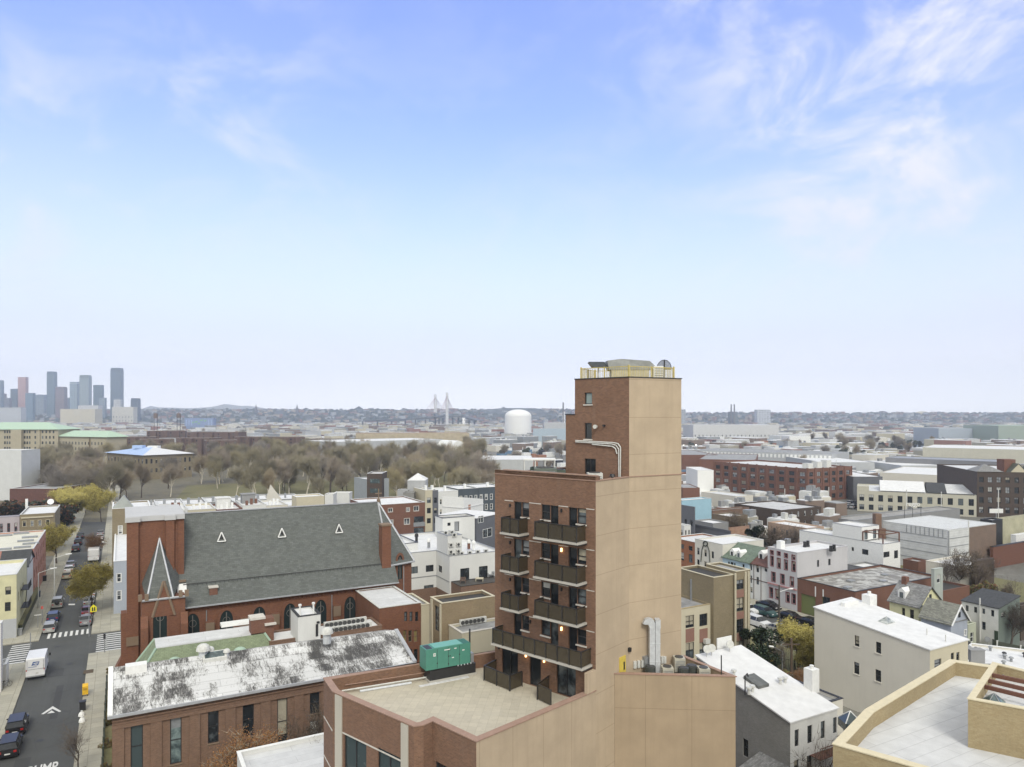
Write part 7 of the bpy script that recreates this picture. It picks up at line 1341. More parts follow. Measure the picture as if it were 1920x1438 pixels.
blk(1600, 1655, 893, 300, None, SLATEW, WROOF, 'dark_side_shed', 'dark walled shed with vents right of the red factory', deep=30); blk(1308, 1338, 881, 300, None, WHITE, WROOF, 'white_panel_shed', 'bright white panel shed left of the red factory', deep=20); blk(1280, 1312, 914, 255, None, RBRICK, GROOF, 'small_brick_shop', 'small red brick building below the trailers at the tower edge', deep=15, n=3, rows=[(3, 5)], style='dh', frame=WHITE)
blk(1000, 1062, 803, 850, None, plain('pale_blue_shed', (.35, .42, .48)), GRYP, 'pale_blue_shed', 'pale blue low shed below the storage tank', deep=20); blk(1020, 1078, 792, 900, None, GRYP, WROOF, 'white_roof_shed', 'white roofed shed right of the storage tank', deep=40); blk(900, 1000, 861, 380, None, GRYP, WROOF, 'white_roof_depot', 'white flat roof left of the tower above the row houses', deep=40)
TR = thing('parked_trailer', 'white box trailer parked by the brick works', 'trailer', (*XYd(1290, 330), 0), 'white trailers parked beside the red factory'); m = MB(); m.box(-6, -1.25, 1.1, 6, 1.25, 4.0); m.build('box', WHITE, TR, origin=(0, 0, 0)); m = MB()
for x in (-5, -4, 4): m.cyl((x, -1.2, .5), (x, 1.2, .5), .5, n=10)
m.build('wheel', BLACK, TR, origin=(0, 0, 0))
for k in range(11): c = XYd(1288+(k % 3)*14, 285+k*6.5); copy_tree(TR, (*c, 0), .2, 1, 'white box trailer parked by the brick works')
# ---- random low city
taken = []
walls_ = [GRYP, DULL, BEIGE, WSTUC, stucco('far_red_wall', (.26, .14, .11)), stucco('far_grey_wall', (.24, .25, .26)), CREAM, stucco('far_brown_wall', (.2, .15, .12)), stucco('far_white_wall', (.5, .5, .49))]
roofs_ = [WROOF, SNOWROOF, GROOF, WROOF, SNOWROOF, WROOF, stucco('far_white_roof', (.6, .61, .62)), stucco('far_tan_roof', (.35, .32, .27)), stucco('far_grey_roof', (.32, .33, .34))]
gnames = ['far low buildings spread over the industrial flats']
def cell(n, d0, d1, x0, x1, hmin, hmax, smin, smax, pool, avoid=None, yaw=0.0):
    k = 0; tries = 0
    while k < n and tries < n*30:
        tries += 1; q = R.random(); d = d0*(d1/d0)**q; px = R.uniform(x0, x1); c = XYd(px, d)
        wx, wy = R.uniform(smin, smax), R.uniform(smin*.7, smax*.7); rad = max(wx, wy)*.62
        if any((c[0]-a)**2+(c[1]-b)**2 < (rad+r)**2 for a, b, r in taken): continue
        if avoid and avoid(px, d, c): continue
        taken.append((c[0], c[1], rad)); pool.append((c, wx, wy, R.uniform(hmin, hmax), px, d)); k += 1
def av(px, d, c):
    y = HY+F*CH/d
    if 1640 < px < 1765 and 826 < y < 852: return True
    if d < 700 and px < 930: return True
    if c and d < 300 and (88 < c[0] < 109 or 121 < c[1] < 138 or 238 < c[0] < 248): return True
    return False
for s in list(bpy.data.objects):
    if s.parent is None and s.type == 'EMPTY' and depth(s.location) > 120:
        rr_ = 2
        for c in s.children:
            if c.type == 'MESH' and c.name.split('.')[0] in ('wall', 'body'): rr_ = max(math.hypot(q[0], q[1]) for q in c.bound_box); break
        taken.append((s.location.x, s.location.y, min(rr_, 90)*.85))
pool = []
cell(34, 180, 340, 1000, 1290, 3, 6, 7, 15, pool, av); cell(85, 170, 300, 1290, 1960, 2.8, 5.5, 5, 13, pool, av); cell(190, 300, 700, 1280, 1960, 3.5, 8, 9, 28, pool, av); cell(330, 700, 1500, 1270, 1960, 4, 10, 14, 50, pool, av); cell(420, 700, 1500, -40, 1060, 5, 13, 10, 28, pool, av); cell(1300, 1400, 2600, -60, 1980, 5, 13, 14, 46, pool, av); cell(900, 1300, 2400, -60, 1060, 7, 16, 12, 32, pool, av)
pool.sort(key=lambda q: -(q[1]+q[3])/q[5]); rest = {}
for i, (c, wx, wy, h, px, d) in enumerate(pool):
    wl, rf = R.choice(walls_), R.choice(roofs_); a = .25 if px < 1060 else -.12; a += R.choice((0, 0, .3)); dx, dy = math.cos(a), math.sin(a)
    if i < 290:
        side = 'left of the tower' if px < 1060 else 'right of the tower'; dist = 'back lots' if d < 300 else 'nearer flats' if d < 700 else ('middle flats' if d < 1300 else 'far flats')
        t = thing('distant_building', 'low flat roofed building on the %s %s' % (dist, side), 'building', (*c, 0), 'low flat roofed buildings on the %s %s' % (dist, side))
        m = MB(); m.obox(c, (dx, dy), wx, wy, 0, h); m.build('wall', wl, t); m = MB(); m.obox(c, (dx, dy), wx-.5, wy-.5, h+.01, h+.3); m.build('roof', rf, t)
        if d < 900 and i < 150:
            for k in range(3): q = (c[0]+R.uniform(-.35, .35)*wx, c[1]+R.uniform(-.35, .35)*wy); m = MB(); m.obox(q, (dx, dy), R.uniform(1, 3), R.uniform(1, 2.5), h+.302, h+R.uniform(1, 2.4)); m.build('roof_unit', R.choice((OFFW, GREYM, GREYW)), t)
    else: rest.setdefault((walls_.index(wl), roofs_.index(rf)), []).append((c, dx, dy, wx, wy, h))
m = MB(); nw = len(walls_)
for (a, b_), L_ in rest.items():
    for (c, dx, dy, wx, wy, h) in L_: m.obox(c, (dx, dy), wx, wy, 0, h, a, nw+b_)
tag(m.build('distant_rooftops', walls_+roofs_, recalc=False), 'mass of far small rooftops below the horizon', 'buildings', kind='stuff')
# parked vehicles / clutter specks as pale containers on the flats
m = MB()
for k in range(1500):
    d = 330*(5)**R.random(); px = R.uniform(-20, 1940)
    if av(px, d, None): continue
    c = XYd(px, d); s_ = 1+d/700; m.obox(c, (math.cos(.2), math.sin(.2)), R.uniform(2, 7)*s_, 2.2*s_, 0, R.uniform(1.4, 2.8)*s_, R.choice((0, 0, 0, 1, 2, 3, 4)))
tag(m.build('yard_clutter', [WHITE, GREYM, BLACK, plain('clutter_blue', (.12, .2, .3)), plain('clutter_rust', (.3, .14, .08))], recalc=False), 'countless parked vehicles and stacked goods over the far yards', 'yard clutter', kind='stuff')
c0 = [(1368, 822), (1397, 822.5), (1415, 823), (1500, 826), (1282, 835), (1353, 837), (1826, 858), (1305, 834)]
for i, (x, y) in enumerate(c0):
    c = XY(x, y+8, 0); t = thing('yard_floodlight', 'lit yard floodlight on the flats, %s of eight from the left' % ('fourth', 'fifth', 'sixth', 'seventh', 'first', 'third', 'last', 'second')[i], 'floodlight', (*c, 0)); z_ = zat(y, c); m = MB(); m.cyl((*c, 0), (*c, z_), .15, n=5); m.build('pole', GREYM, t); m = MB(); m.dome((c[0], c[1], z_-.2), .75, .9, 8, 3); m.build('lamp', emis('floodlight_glow', (1, .97, .85), 12), t)
# ================================================================ trees
def treemesh(seed, H, spread, levels=4, twigs=3, trunk_r=.35, up=.35, wig=.35, leaf=0, leafsize=.3, first=.25, twiglen=1.0, nb=(4, 3, 3), twr=.022):
    rr = random.Random(seed); T_, W_, LF = MB(), MB(), MB(); tips = []
    def seg(mb, p, q, a, b, n): mb.cyl(p, q, a, b, n=n, cap=False)
    def grow(p, d, L_, r, lv):
        n = 3 if lv < 2 else 2; pts = [p]
        for i in range(n):
            d = (d+Vector((rr.gauss(0, 1), rr.gauss(0, 1), rr.gauss(0, .6)))*wig*.3+Vector((0, 0, up*.12))).normalized(); q = p+d*L_/n; r2 = r*(.86 if lv else .82)
            if lv <= 1: seg(T_, p, q, r, r2, 6 if lv == 0 else 4)
            elif lv == 2: seg(T_ if leaf == 0 else W_, p, q, r, r2, 3)
            else: seg(W_, p, q, r, r2, 3)
            p, r = q, r2; pts.append(p)
            if lv > 0 and lv < levels or (lv == 0 and i >= 1):
                k = nb[min(lv, len(nb)-1)] if lv else nb[0]
                for _ in range(k if i == n-1 or lv > 0 else max(1, k-2)):
                    az = rr.uniform(0, 2*math.pi); sp = spread*rr.uniform(.6, 1.2); o = d.orthogonal().normalized(); o.rotate(__import__('mathutils').Quaternion(d, az)); nd_ = (d*math.cos(sp)+o*math.sin(sp)); nd_.z += .1; nd_.normalize()
                    grow(p, nd_, L_*rr.uniform(.5, .75), r*rr.uniform(.45, .7), lv+1)
        if lv >= levels: tips.append((p, d))
        if lv >= levels-1:
            for _ in range(twigs):
                q = pts[rr.randrange(len(pts))]; v = Vector((rr.gauss(0, 1), rr.gauss(0, 1), rr.gauss(.3, .8))).normalized(); e = q+(v+d*.8).normalized()*twiglen*rr.uniform(.4, 1.1); o = v.orthogonal().normalized()*twr
                W_.poly([q-o, q+o, e])
                if leaf:
                    for _ in range(leaf):
                        c = q.lerp(e, rr.random())+Vector((rr.gauss(0, .3), rr.gauss(0, .3), rr.gauss(0, .25))); a = Vector((rr.gauss(0, 1), rr.gauss(0, 1), rr.gauss(0, 1))).normalized()*leafsize; b = a.orthogonal().normalized()*leafsize*.6; LF.poly([c-a, c+b, c+a, c-b], rr.choice((0, 0, 1)))
    grow(Vector((0, 0, 0)), Vector((0, 0, 1)), H*.42, trunk_r, 0)
    mz = max([v[2] for v in W_.v] or [1]); k = H/mz
    for M_ in (T_, W_, LF): M_.v = [(v[0]*k, v[1]*k, v[2]*k) for v in M_.v]
    return T_, W_, LF
BARKP = plain('pale_sycamore_bark', (.55, .50, .41), .9, var=.25, scale=1); BARKD = plain('dark_bark', (.075, .06, .05), .9, var=.25, scale=1)
def twigmat(name, c):
    m = Mat(name); oi = m.n('ShaderNodeObjectInfo'); n = m.noise(m.coord('Object'), .5, 3); a = m.ramp(oi.outputs['Random'], [(0, sc3(c, .75)), (.5, c), (1, (c[0]*1.25, c[1]*1.2, c[2]*.95))]); MATS[name] = m.fin(m.mixc(.3, a, m.ramp(n, [(.3, sc3(c, .6)), (.7, sc3(c, 1.4))])), .9); return MATS[name]
TW1 = twigmat('brown_twigs', (.285, .24, .19)); TW2 = twigmat('olive_twigs', (.27, .24, .165)); TW3 = twigmat('grey_twigs', (.27, .24, .205))
def leafmat(name, c): 
    m = Mat(name); n = m.noise(m.coord('Object'), 1.2, 4); col = m.ramp(n, [(.3, sc3(c, .6)), (.7, sc3(c, 1.35))]); mm = m.fin(col, .8); MATS[name] = mm; m.b.inputs['Subsurface Weight'].default_value = 0; return mm
YL1, YL2 = leafmat('yellow_olive_leaves', (.46, .40, .11)), leafmat('ochre_leaves', (.38, .31, .09)); EV1, EV2 = leafmat('evergreen_needles', (.03, .05, .022)), leafmat('dark_needles', (.018, .032, .018)); OR1, OR2 = leafmat('orange_leaves', (.26, .125, .04)), leafmat('brown_leaves', (.16, .07, .035))
IV1 = leafmat('dark_ivy', (.035, .045, .03))
PR = {}
def proto(key, name, label, mats, park=(0, 0), **k):
    T_, W_, LF = treemesh(**k); t = thing(name, label, 'tree', (0, 0, 0)); bark, tw, l1, l2 = mats
    PR[key] = dict(T=T_.mesh('trunk', [bark], uv=False, recalc=False), W=W_.mesh('branches', [tw], uv=False, recalc=False), L=LF.mesh('foliage', [l1, l2], uv=False, recalc=False) if LF.f else None)
    bpy.data.objects.remove(t)
def plant(key, c, s=1, rz=None, name='bare_tree', label='', group=None, z=0, sz=None):
    t = thing(name, label, 'tree', (c[0], c[1], z), group, R.uniform(0, 6.28) if rz is None else rz); t.scale = (s, s, sz or s); p = PR[key]
    for k_, n_ in (('T', 'trunk'), ('W', 'branches' if p['L'] else 'crown'), ('L', 'crown')):
        if p[k_]: o = bpy.data.objects.new(n_, p[k_]); COL.objects.link(o); o.parent = t
    return t
TW4 = twigmat('dark_twigs', (.10, .08, .065)); N_ = (None, None)
proto('b1', 'x', '', (BARKP, TW1)+N_, seed=1, H=17, spread=.62, twigs=6, nb=(5, 3, 3), twiglen=1.7, twr=.022)
proto('b2', 'x', '', (BARKP, TW2)+N_, seed=2, H=18, spread=.55, twigs=6, nb=(4, 3, 3), twiglen=1.8, twr=.022)
proto('b3', 'x', '', (BARKD, TW3)+N_, seed=3, H=15, spread=.7, twigs=6, nb=(5, 3, 3), twiglen=1.5, twr=.02)
proto('b4', 'x', '', (BARKD, TW1)+N_, seed=4, H=16, spread=.6, twigs=6, nb=(4, 3, 3), twiglen=1.7, twr=.022)
proto('s1', 'x', '', (BARKD, TW4)+N_, seed=11, H=9, spread=.6, twigs=2, nb=(4, 2, 2), trunk_r=.16, twiglen=.9, twr=.017)
proto('s2', 'x', '', (BARKD, TW4)+N_, seed=12, H=9, spread=.75, twigs=3, nb=(4, 3, 2), trunk_r=.22, twiglen=.9, twr=.024)
proto('y1', 'x', '', (BARKD, TW1, YL1, YL2), seed=21, H=10, spread=.7, twigs=4, nb=(5, 3, 2), leaf=9, leafsize=.15, twiglen=1.1, trunk_r=.22)
proto('o1', 'x', '', (BARKD, TW1, OR1, OR2), seed=22, H=8, spread=.75, twigs=3, nb=(4, 3, 2), leaf=4, leafsize=.09, twiglen=.9, trunk_r=.15)
def conifer(seed, H, Rr, n=2600, ls=.32, top=.15, tr=.3):
    rr = random.Random(seed); LF, T_ = MB(), MB(); T_.cyl((0, 0, 0), (0, 0, H*.9), tr, .05, n=6)
    blobs = [(rr.gauss(0, Rr*.45), rr.gauss(0, Rr*.45), rr.uniform(H*top, H*.85), Rr*rr.uniform(.3, .55)) for _ in range(16)]
    for b in blobs: T_.cyl((0, 0, b[2]*.7), b[:3], .07, .03, n=4)
    for _ in range(n):
        b = rr.choice(blobs); v = Vector((rr.gauss(0, 1), rr.gauss(0, 1), rr.gauss(0, .8))).normalized()*b[3]*rr.uniform(.6, 1.1)*(1-.4*b[2]/H); c = Vector(b[:3])+v
        a = Vector((rr.gauss(0, 1), rr.gauss(0, 1), rr.gauss(0, .6))).normalized()*ls; q = a.orthogonal().normalized()*ls*.5; LF.poly([c-a, c+q, c+a, c-q], rr.choice((0, 0, 1)))
    return T_, LF
for key, sd, H_, Rr, mats, ls in (('e1', 5, 8, 3.2, (EV1, EV2), .26), ('e2', 6, 9, 2.8, (EV1, EV2), .24), ('iv', 7, 5, 4.2, (IV1, OR2), .35), ('bush', 8, 2.4, 1.5, (leafmat('scrub_leaves', (.12, .12, .04)), OR2), .13), ('dk', 9, 9, 4.5, (leafmat('far_tree_leaves', (.07, .075, .05)), EV1), .5)):
    T_, LF = conifer(sd, H_, Rr, ls=ls, n=5200 if key in ('e1', 'e2') else 2600); PR[key] = dict(T=T_.mesh('trunk', [BARKD], uv=False, recalc=False), W=None, L=LF.mesh('foliage', list(mats), uv=False, recalc=False))
gP = 'bare winter trees massed in the park'
def okp(c): return not any((c[0]-a)**2+(c[1]-b)**2 < 5**2 for a, b in placed)
placed = []; cnt = 0
bands = [((95, 225), 275, 300, 8), ((225, 930), 268, 300, 6), ((30, 930), 300, 345, 50), ((60, 920), 345, 400, 60), ((60, 915), 400, 480, 70), ((190, 910), 480, 570, 50), ((380, 930), 560, 660, 30)]
for (xa, xb), d0, d1, n in bands:
    k = 0; tr_ = 0
    while k < n and tr_ < 2000:
        tr_ += 1; px = R.uniform(xa, xb); d = R.uniform(d0, d1); c = XYd(px, d)
        if not okp(c): continue
        y0 = HY+F*36/d
        if 235 < px < 470 and 268 < d < 345 and R.random() < .8: continue       # open lawn
        if 188 < px < 372 and 350 < d < 470: continue                            # hipped building
        if px < 205 and d > 480: continue
        if px < 110 and 250 < d < 320: continue
        if -12 < c[0] < -3 and d < 420: continue
        placed.append(c); key = R.choice(('b1', 'b2', 'b2', 'b3', 'b4')); hs = R.uniform(.68, 1.05)*(.9 if d < 300 else 1); zone = 'at the near edge of the park' if d < 345 else ('in the middle of the park' if d < 450 else 'at the far side of the park')
        plant(key, c, hs, label='bare winter tree '+zone+', '+{'b1': 'pale limbs and brown twigs', 'b2': 'pale limbs and olive twigs', 'b3': 'dark trunk and grey twigs', 'b4': 'dark trunk and brown twigs'}[key], group=gP+' '+zone, sz=hs*1.2); k += 1
for k, (x, d) in enumerate(((150, 282), (120, 290), (185, 288), (205, 300), (100, 312), (160, 312), (130, 332), (190, 335), (140, 300), (172, 298), (112, 278))): plant('b4' if k % 2 else 'b3', XYd(x, d), 1.1, label='dark bare tree in the dense clump above the street end', group='dense dark bare trees above the street end')
# ivy clad mass at left
for k in range(9): c = XYd(2+k*13, 222+(k % 3)*6); plant('iv', c, 1.6, name='dark_shrub_tree', label='dark leafy thicket tree behind the tan corner building', group='dark leafy thicket behind the left corner building')
# yellow street trees
ys = [((165, 1150), 1.0, 'y1', 'largest yellow olive street tree, beside the parked grey car', 170, 129), ((100, 0), 1.05, 'y1', 'yellow olive street tree by the left lamp post', 106, 172), ((0, 0), 1.2, 'y1', 'yellow street tree beyond the tan corner building on the left', 137, 236), ((0, 0), 1.2, 'y1', 'yellow street tree on the right kerb before the park', 190, 240), ((0, 0), 1.1, 'y1', 'farthest yellow street tree at the street end', 160, 262), ((0, 0), 1.2, 'y1', 'yellow tree tucked behind the tan corner building', 122, 246)]
for _, s, k_, lb, px, d in ys: plant(k_, XYd(px, d), s, name='yellow_tree', label=lb)
plant('o1', XYd(183, 178), .9, name='russet_tree', label='small russet leaved tree on the right kerb'); 
plant('o1', XYd(462, 63.5), 1.0, name='orange_leaved_tree', label='orange leaved tree before the right half of the brick hall front'); plant('o1', XYd(398, 62.5), .8, name='orange_leaved_tree', label='smaller orange brown tree in front of the middle of the brick hall'); plant('s2', XYd(548, 64), 1.15, label='bare dark tree against the right end of the brick hall'); plant('bush', XYd(430, 61), 1.5, name='shrub', label='yellow brown shrub in the yard below the brick hall')
plant('s1', XY(148, 1452, 0), .68, rz=1.0, label='bare sapling in the right pavement near the bottom left corner')
plant('e1', XYd(1427, 96.5), 1.0, name='evergreen_tree', label='dark evergreen tree beside the school stair bay', sz=.95); plant('e2', XYd(1412, 93), .7, name='evergreen_tree', label='smaller dark evergreen tight against the school wall'); plant('e1', XYd(1420, 176), 1.15, name='evergreen_tree', label='dark round evergreen tree among the far roofs right of the tower')
plant('y1', XYd(1497, 101), .72, name='yellow_tree', label='thin yellow green tree by the utility pole', sz=.7); plant('y1', XYd(1518, 97), .6, name='yellow_tree', label='small yellow green tree near the beige building edge'); plant('s1', XYd(1476, 95), .75, label='bare tree beside the brown utility pole')
plant('o1', XYd(1503, 93), .4, name='russet_shrub', label='small reddish shrub at the yard fence'); plant('bush', XYd(1440, 94), 1.1, name='shrub', label='low green shrub beside the iron fence'); plant('bush', XYd(1465, 93), 1.1, name='shrub', label='low yellow green shrub near the yard gate')
for px, d, s, k_, lb in ((1543, 57, 1.3, 's1', 'bare tree in front of the white clapboard house end'), (1512, 58.5, 1.0, 's1', 'bare sapling by the fire escape'), (1440, 172, 1.2, 's2', 'bare tree right of the far evergreen'), (1395, 190, 1.3, 's2', 'bare tree before the pale blotched roof'), (1500, 180, 1.0, 's2', 'bare tree in front of the peach building'), (1560, 185, .9, 's2', 'bare bushy tree left of the chimney stack'), (1790, 142, 1.15, 's2', 'tallest bare tree behind the yellow cottage'), (1775, 138, 1.0, 's1', 'bare tree beside the pale green shed'), (1810, 148, 1.0, 's2', 'bare tree before the dark brick shed wall'), (1830, 140, .95, 's1', 'broad bare tree above the white two storey house'), (1850, 146, .9, 's2', 'dense bare tree at the right behind the houses'), (1895, 108, .9, 's2', 'bare tree beside the white two storey house end'), (1905, 125, .9, 's1', 'bare tree at the right edge below the canopy'), (1500, 830/5, .3, 'b3', 'small bare shrub tree near the hoarding')): plant(k_, XYd(px, d), s, label=lb)
for k, (px, d) in enumerate(((1641, 118), (1650, 112), (1632, 121), (1800, 150), (1845, 138), (1870, 135), (1880, 120))): plant('bush', XYd(px, d), 1.6, name='shrub', label='scrubby brown bush in the back yards', group='scrubby bushes in the back yards on the right')
for k in range(8): plant('bush', (-1.15, 70+k*6.2), .42, name='hedge_shrub', label='low hedge shrub behind the iron railing along the right pavement', group='hedge shrubs along the iron railing')
# mid-distance trees over the flats
gM = 'scattered trees on the flats'
k = 0
for px0, px1, d0, d1, n in ((1500, 1640, 430, 620, 14), (1560, 1760, 600, 900, 26), (1290, 1600, 700, 1100, 20), (880, 1070, 420, 700, 26), (200, 700, 800, 1300, 24), (1700, 1900, 380, 470, 8), (1600, 1660, 330, 360, 3), (640, 760, 750, 900, 20)):
    for _ in range(n): px, d = R.uniform(px0, px1), R.uniform(d0, d1); side = 'left' if px < 1060 else 'right'; plant(R.choice(('dk', 'b3', 'b4', 'dk')), XYd(px, d), R.uniform(.6, 1.0)*(1.1 if d > 500 else .8), name='distant_tree', label='distant tree on the flats %s of the tower' % side, group=gM+' '+side)
plant('y1', XYd(1772, 380), .9, name='yellow_tree', label='round yellow tree before the long grey shed at the right')
# far woods: leaf clump mass on the ridges
m = MB(); rr = random.Random(5)
def clump(c, z, r):
    i = len(m.v); n = 6
    for a in range(n): t_ = 2*math.pi*a/n; q = r*rr.uniform(.8, 1.2); m.v.append((c[0]+q*math.cos(t_), c[1]+q*math.sin(t_), z))
    for a in range(n): t_ = 2*math.pi*a/n; q = r*rr.uniform(.5, .8); m.v.append((c[0]+q*math.cos(t_), c[1]+q*math.sin(t_), z+r*rr.uniform(.5, .8)))
    m.v.append((c[0], c[1], z+r*rr.uniform(.8, 1.1))); mi = rr.choice((0, 0, 1, 2))
    for a in range(n): b = (a+1) % n; m.f += [(i+a, i+b, i+n+b, i+n+a), (i+n+a, i+n+b, i+2*n)]; m.m += [mi, mi]
for _ in range(5200):
    px = rr.uniform(-60, 1990); d = rr.uniform(1500, 3250); c = XYd(px, d); hmax = CH+(HY-(769 if px < 1100 else 775.5))/F*3300
    t_ = max(0, (d-2300)/1000); z = hmax*math.sin(min(1, t_)*math.pi/2)**1.3 if t_ > 0 else 0
    if t_ == 0 and rr.random() < .55: continue
    clump(c, z-2, rr.uniform(7, 15))
for _ in range(500): px = rr.uniform(240, 1990); c = XYd(px, rr.uniform(3180, 3320)); hmax = CH+(HY-(769 if px < 1100 else 776))/F*3300; clump(c, hmax-8, rr.uniform(9, 18)*(1.6 if rr.random() < .04 else 1))
tag(m.build('far_woods', [plain('far_woods_green', (.045, .06, .05), 1), plain('far_woods_grey', (.07, .08, .075), 1), plain('far_woods_brown', (.08, .075, .065), 1)], uv=False, recalc=False), 'far off wooded hillside along the horizon', 'wood', kind='stuff')
m = MB()
for _ in range(1300):
    px = rr.uniform(-60, 1990); d = rr.uniform(2200, 3150); c = XYd(px, d); hmax = CH+(HY-(769 if px < 1100 else 775.5))/F*3300; t_ = max(0, (d-2300)/1000); z = hmax*math.sin(min(1, t_)*math.pi/2)**1.3 if t_ > 0 else 0
    m.obox(c, (1, 0), rr.uniform(8, 26), rr.uniform(8, 20), max(0, z-6), z+rr.uniform(6, 13), rr.choice((0, 1, 2, 3)))
tag(m.build('hillside_houses', [stucco('hill_white', (.36, .37, .38)), stucco('hill_grey', (.25, .26, .27)), stucco('hill_tan', (.35, .3, .25)), stucco('hill_red', (.24, .15, .13))], uv=False, recalc=False), 'countless small houses on the far hillside', 'houses', kind='stuff')
# ================================================================ vehicles
GLC = plain('car_glass', (.02, .022, .025), .08); TYRE = plain('tyre_rubber', (.015, .015, .015), .8); RIM = plain('alloy_rim', (.35, .35, .36), .3, .8); LAMP = plain('clear_lamp', (.6, .6, .6), .2); TAIL = plain('red_tail_lamp', (.35, .015, .015), .3)
def carpaint(n, c): return plain('paint_'+n, c, .28, .1, var=.03)
KIND = {'sedan': (4.7, 1.82, 1.42, [(-2.35, .62), (-2.25, .95), (-1.45, 1.0), (-.75, 1.38), (.55, 1.42), (1.2, 1.0), (2.2, .8), (2.35, .55)]),
        'suv': (4.75, 1.88, 1.72, [(-2.38, .65), (-2.32, 1.1), (-2.1, 1.62), (-1.6, 1.72), (.4, 1.7), (1.15, 1.12), (2.2, .95), (2.38, .6)]),
        'wagon': (4.7, 1.82, 1.5, [(-2.35, .6), (-2.3, 1.0), (-1.9, 1.45), (-1.2, 1.5), (.4, 1.5), (1.15, 1.02), (2.2, .85), (2.35, .55)]),
        'jeep': (4.2, 1.85, 1.85, [(-2.1, .7), (-2.1, 1.2), (-2.0, 1.85), (-1.6, 1.88), (.3, 1.85), (.55, 1.15), (1.95, 1.08), (2.1, .7)])}
def car(kind, color, loc, rz, label, group=None, name='parked_car', z=.0):
    L_, W_, H_, prof = KIND[kind]; t = thing(name, label, 'car', (loc[0], loc[1], z+.01), group, rz); hw = W_/2
    belt = 1.0 if kind in ('sedan', 'wagon') else (1.12 if kind == 'suv' else 1.15)
    def hwz(z_, x): k = 1.0 if z_ <= belt else 1-.17*(z_-belt)/(H_-belt); e = 1-.10*max(0, (abs(x)/(L_/2))-.75)/.25; return hw*k*e
    m, g = MB(), MB(); sec = []
    for x, zt in prof: sec.append([(x, -hwz(.25, x)*.97, .28), (x, -hwz(.6, x), min(.6, zt-.02)), (x, -hwz(min(zt, belt), x), min(zt, belt)-.002), (x, -hwz(zt, x)*(.93 if zt > belt else .9), zt), (x, hwz(zt, x)*(.93 if zt > belt else .9), zt), (x, hwz(min(zt, belt), x), min(zt, belt)-.002), (x, hwz(.6, x), min(.6, zt-.02)), (x, hwz(.25, x)*.97, .28)])
    for a, b in zip(sec, sec[1:]):
        za, zb = a[3][2], b[3][2]
        for j in range(8):
            k = (j+1) % 8; q = [a[j], a[k], b[k], b[j]]
            glass = (j in (2, 4) and max(za, zb) > belt+.15) or (j == 3 and abs(za-zb) > .22 and max(za, zb) > belt+.2)
            (g if glass else m).poly([(p[0], p[1], p[2]) for p in q])
    m.poly(sec[0]); m.poly(sec[-1][::-1])
    rs = [p for p in prof if p[1] > H_-.13]; x0, x1 = rs[0][0], rs[-1][0]
    m.box(x0-.02, -hwz(H_, 0)*.9, H_-.035, x1+.05, hwz(H_, 0)*.9, H_+.012)
    for x in (x0+.0, (x0+x1)/2, x1):
        for s in (-1, 1): m.cyl((x, s*hw*.985, belt-.02), (x-.0, s*hwz(H_, 0)*.94, H_-.02), .035, n=4)
    m.build('body', color, t, origin=(0, 0, 0), recalc=False); g.build('windows', GLC, t, origin=(0, 0, 0), recalc=False)
    for x in (-L_*.31, L_*.31):
        for s in (-1, 1):
            w_ = MB(); w_.cyl((x, s*(hw-.2), .33), (x, s*(hw+.012), .33), .34, n=14); wo = w_.build('wheel', TYRE, t, origin=(0, 0, 0)); r = MB(); r.cyl((x, s*(hw+.013), .33), (x, s*(hw+.03), .33), .2, n=10); r.build('rim', RIM, wo, origin=(0, 0, 0))
    for s in (-1, 1):
        h = MB(); h.box(L_/2-.12, s*hw*.62-.17, .62, L_/2+.01, s*hw*.62+.17, .76); h.build('headlight', LAMP, t, origin=(0, 0, 0)); h = MB(); h.box(-L_/2-.015, s*hw*.72-.14, .72, -L_/2+.1, s*hw*.72+.14, .92); h.build('tail_light', TAIL, t, origin=(0, 0, 0))
        h = MB(); h.box(.75, s*(hw+.08)-.08, 1.0, .9, s*(hw+.08)+.08, 1.13); h.build('mirror', color, t, origin=(0, 0, 0))
    h = MB(); h.box(-L_/2-.02, -.25, .55 if kind != 'jeep' else .8, -L_/2-.003, .25, .68 if kind != 'jeep' else .93); h.build('number_plate', OFFW, t, origin=(0, 0, 0))
    if kind == 'jeep': h = MB(); h.cyl((-2.12, 0, 1.15), (-2.33, 0, 1.15), .37, n=14); h.build('spare_wheel', TYRE, t, origin=(0, 0, 0))
    return t
UP, DN = math.pi/2, -math.pi/2
BLKP, SILP, NAVP, GRYP_, WHTP, GRNP = carpaint('black', (.012, .012, .014)), carpaint('silver', (.34, .34, .32)), carpaint('navy', (.03, .05, .13)), carpaint('grey', (.2, .2, .21)), carpaint('white', (.65, .65, .65)), carpaint('teal', (.04, .09, .09))
def ca(kind, p, px, py, lb, side='L', rz=UP): c = XY(px, py, .0); return car(kind, p, (AL+1.05 if side == 'L' else AR-1.05, c[1]), rz, lb)
ca('suv', BLKP, 30, 1405, 'black estate SUV nearest the bottom left corner'); ca('suv', BLKP, 38, 1366, 'black SUV with yellow plate parked behind the nearest one')
c = ca('wagon', SILP, 93, 1181, 'silver hatchback parked nearest the crosswalk on the left kerb'); ca('wagon', NAVP, 101, 1161, 'dark blue hatchback parked ahead of the silver one'); ca('jeep', SILP, 107, 1136, 'silver off roader with a spare wheel on its back')
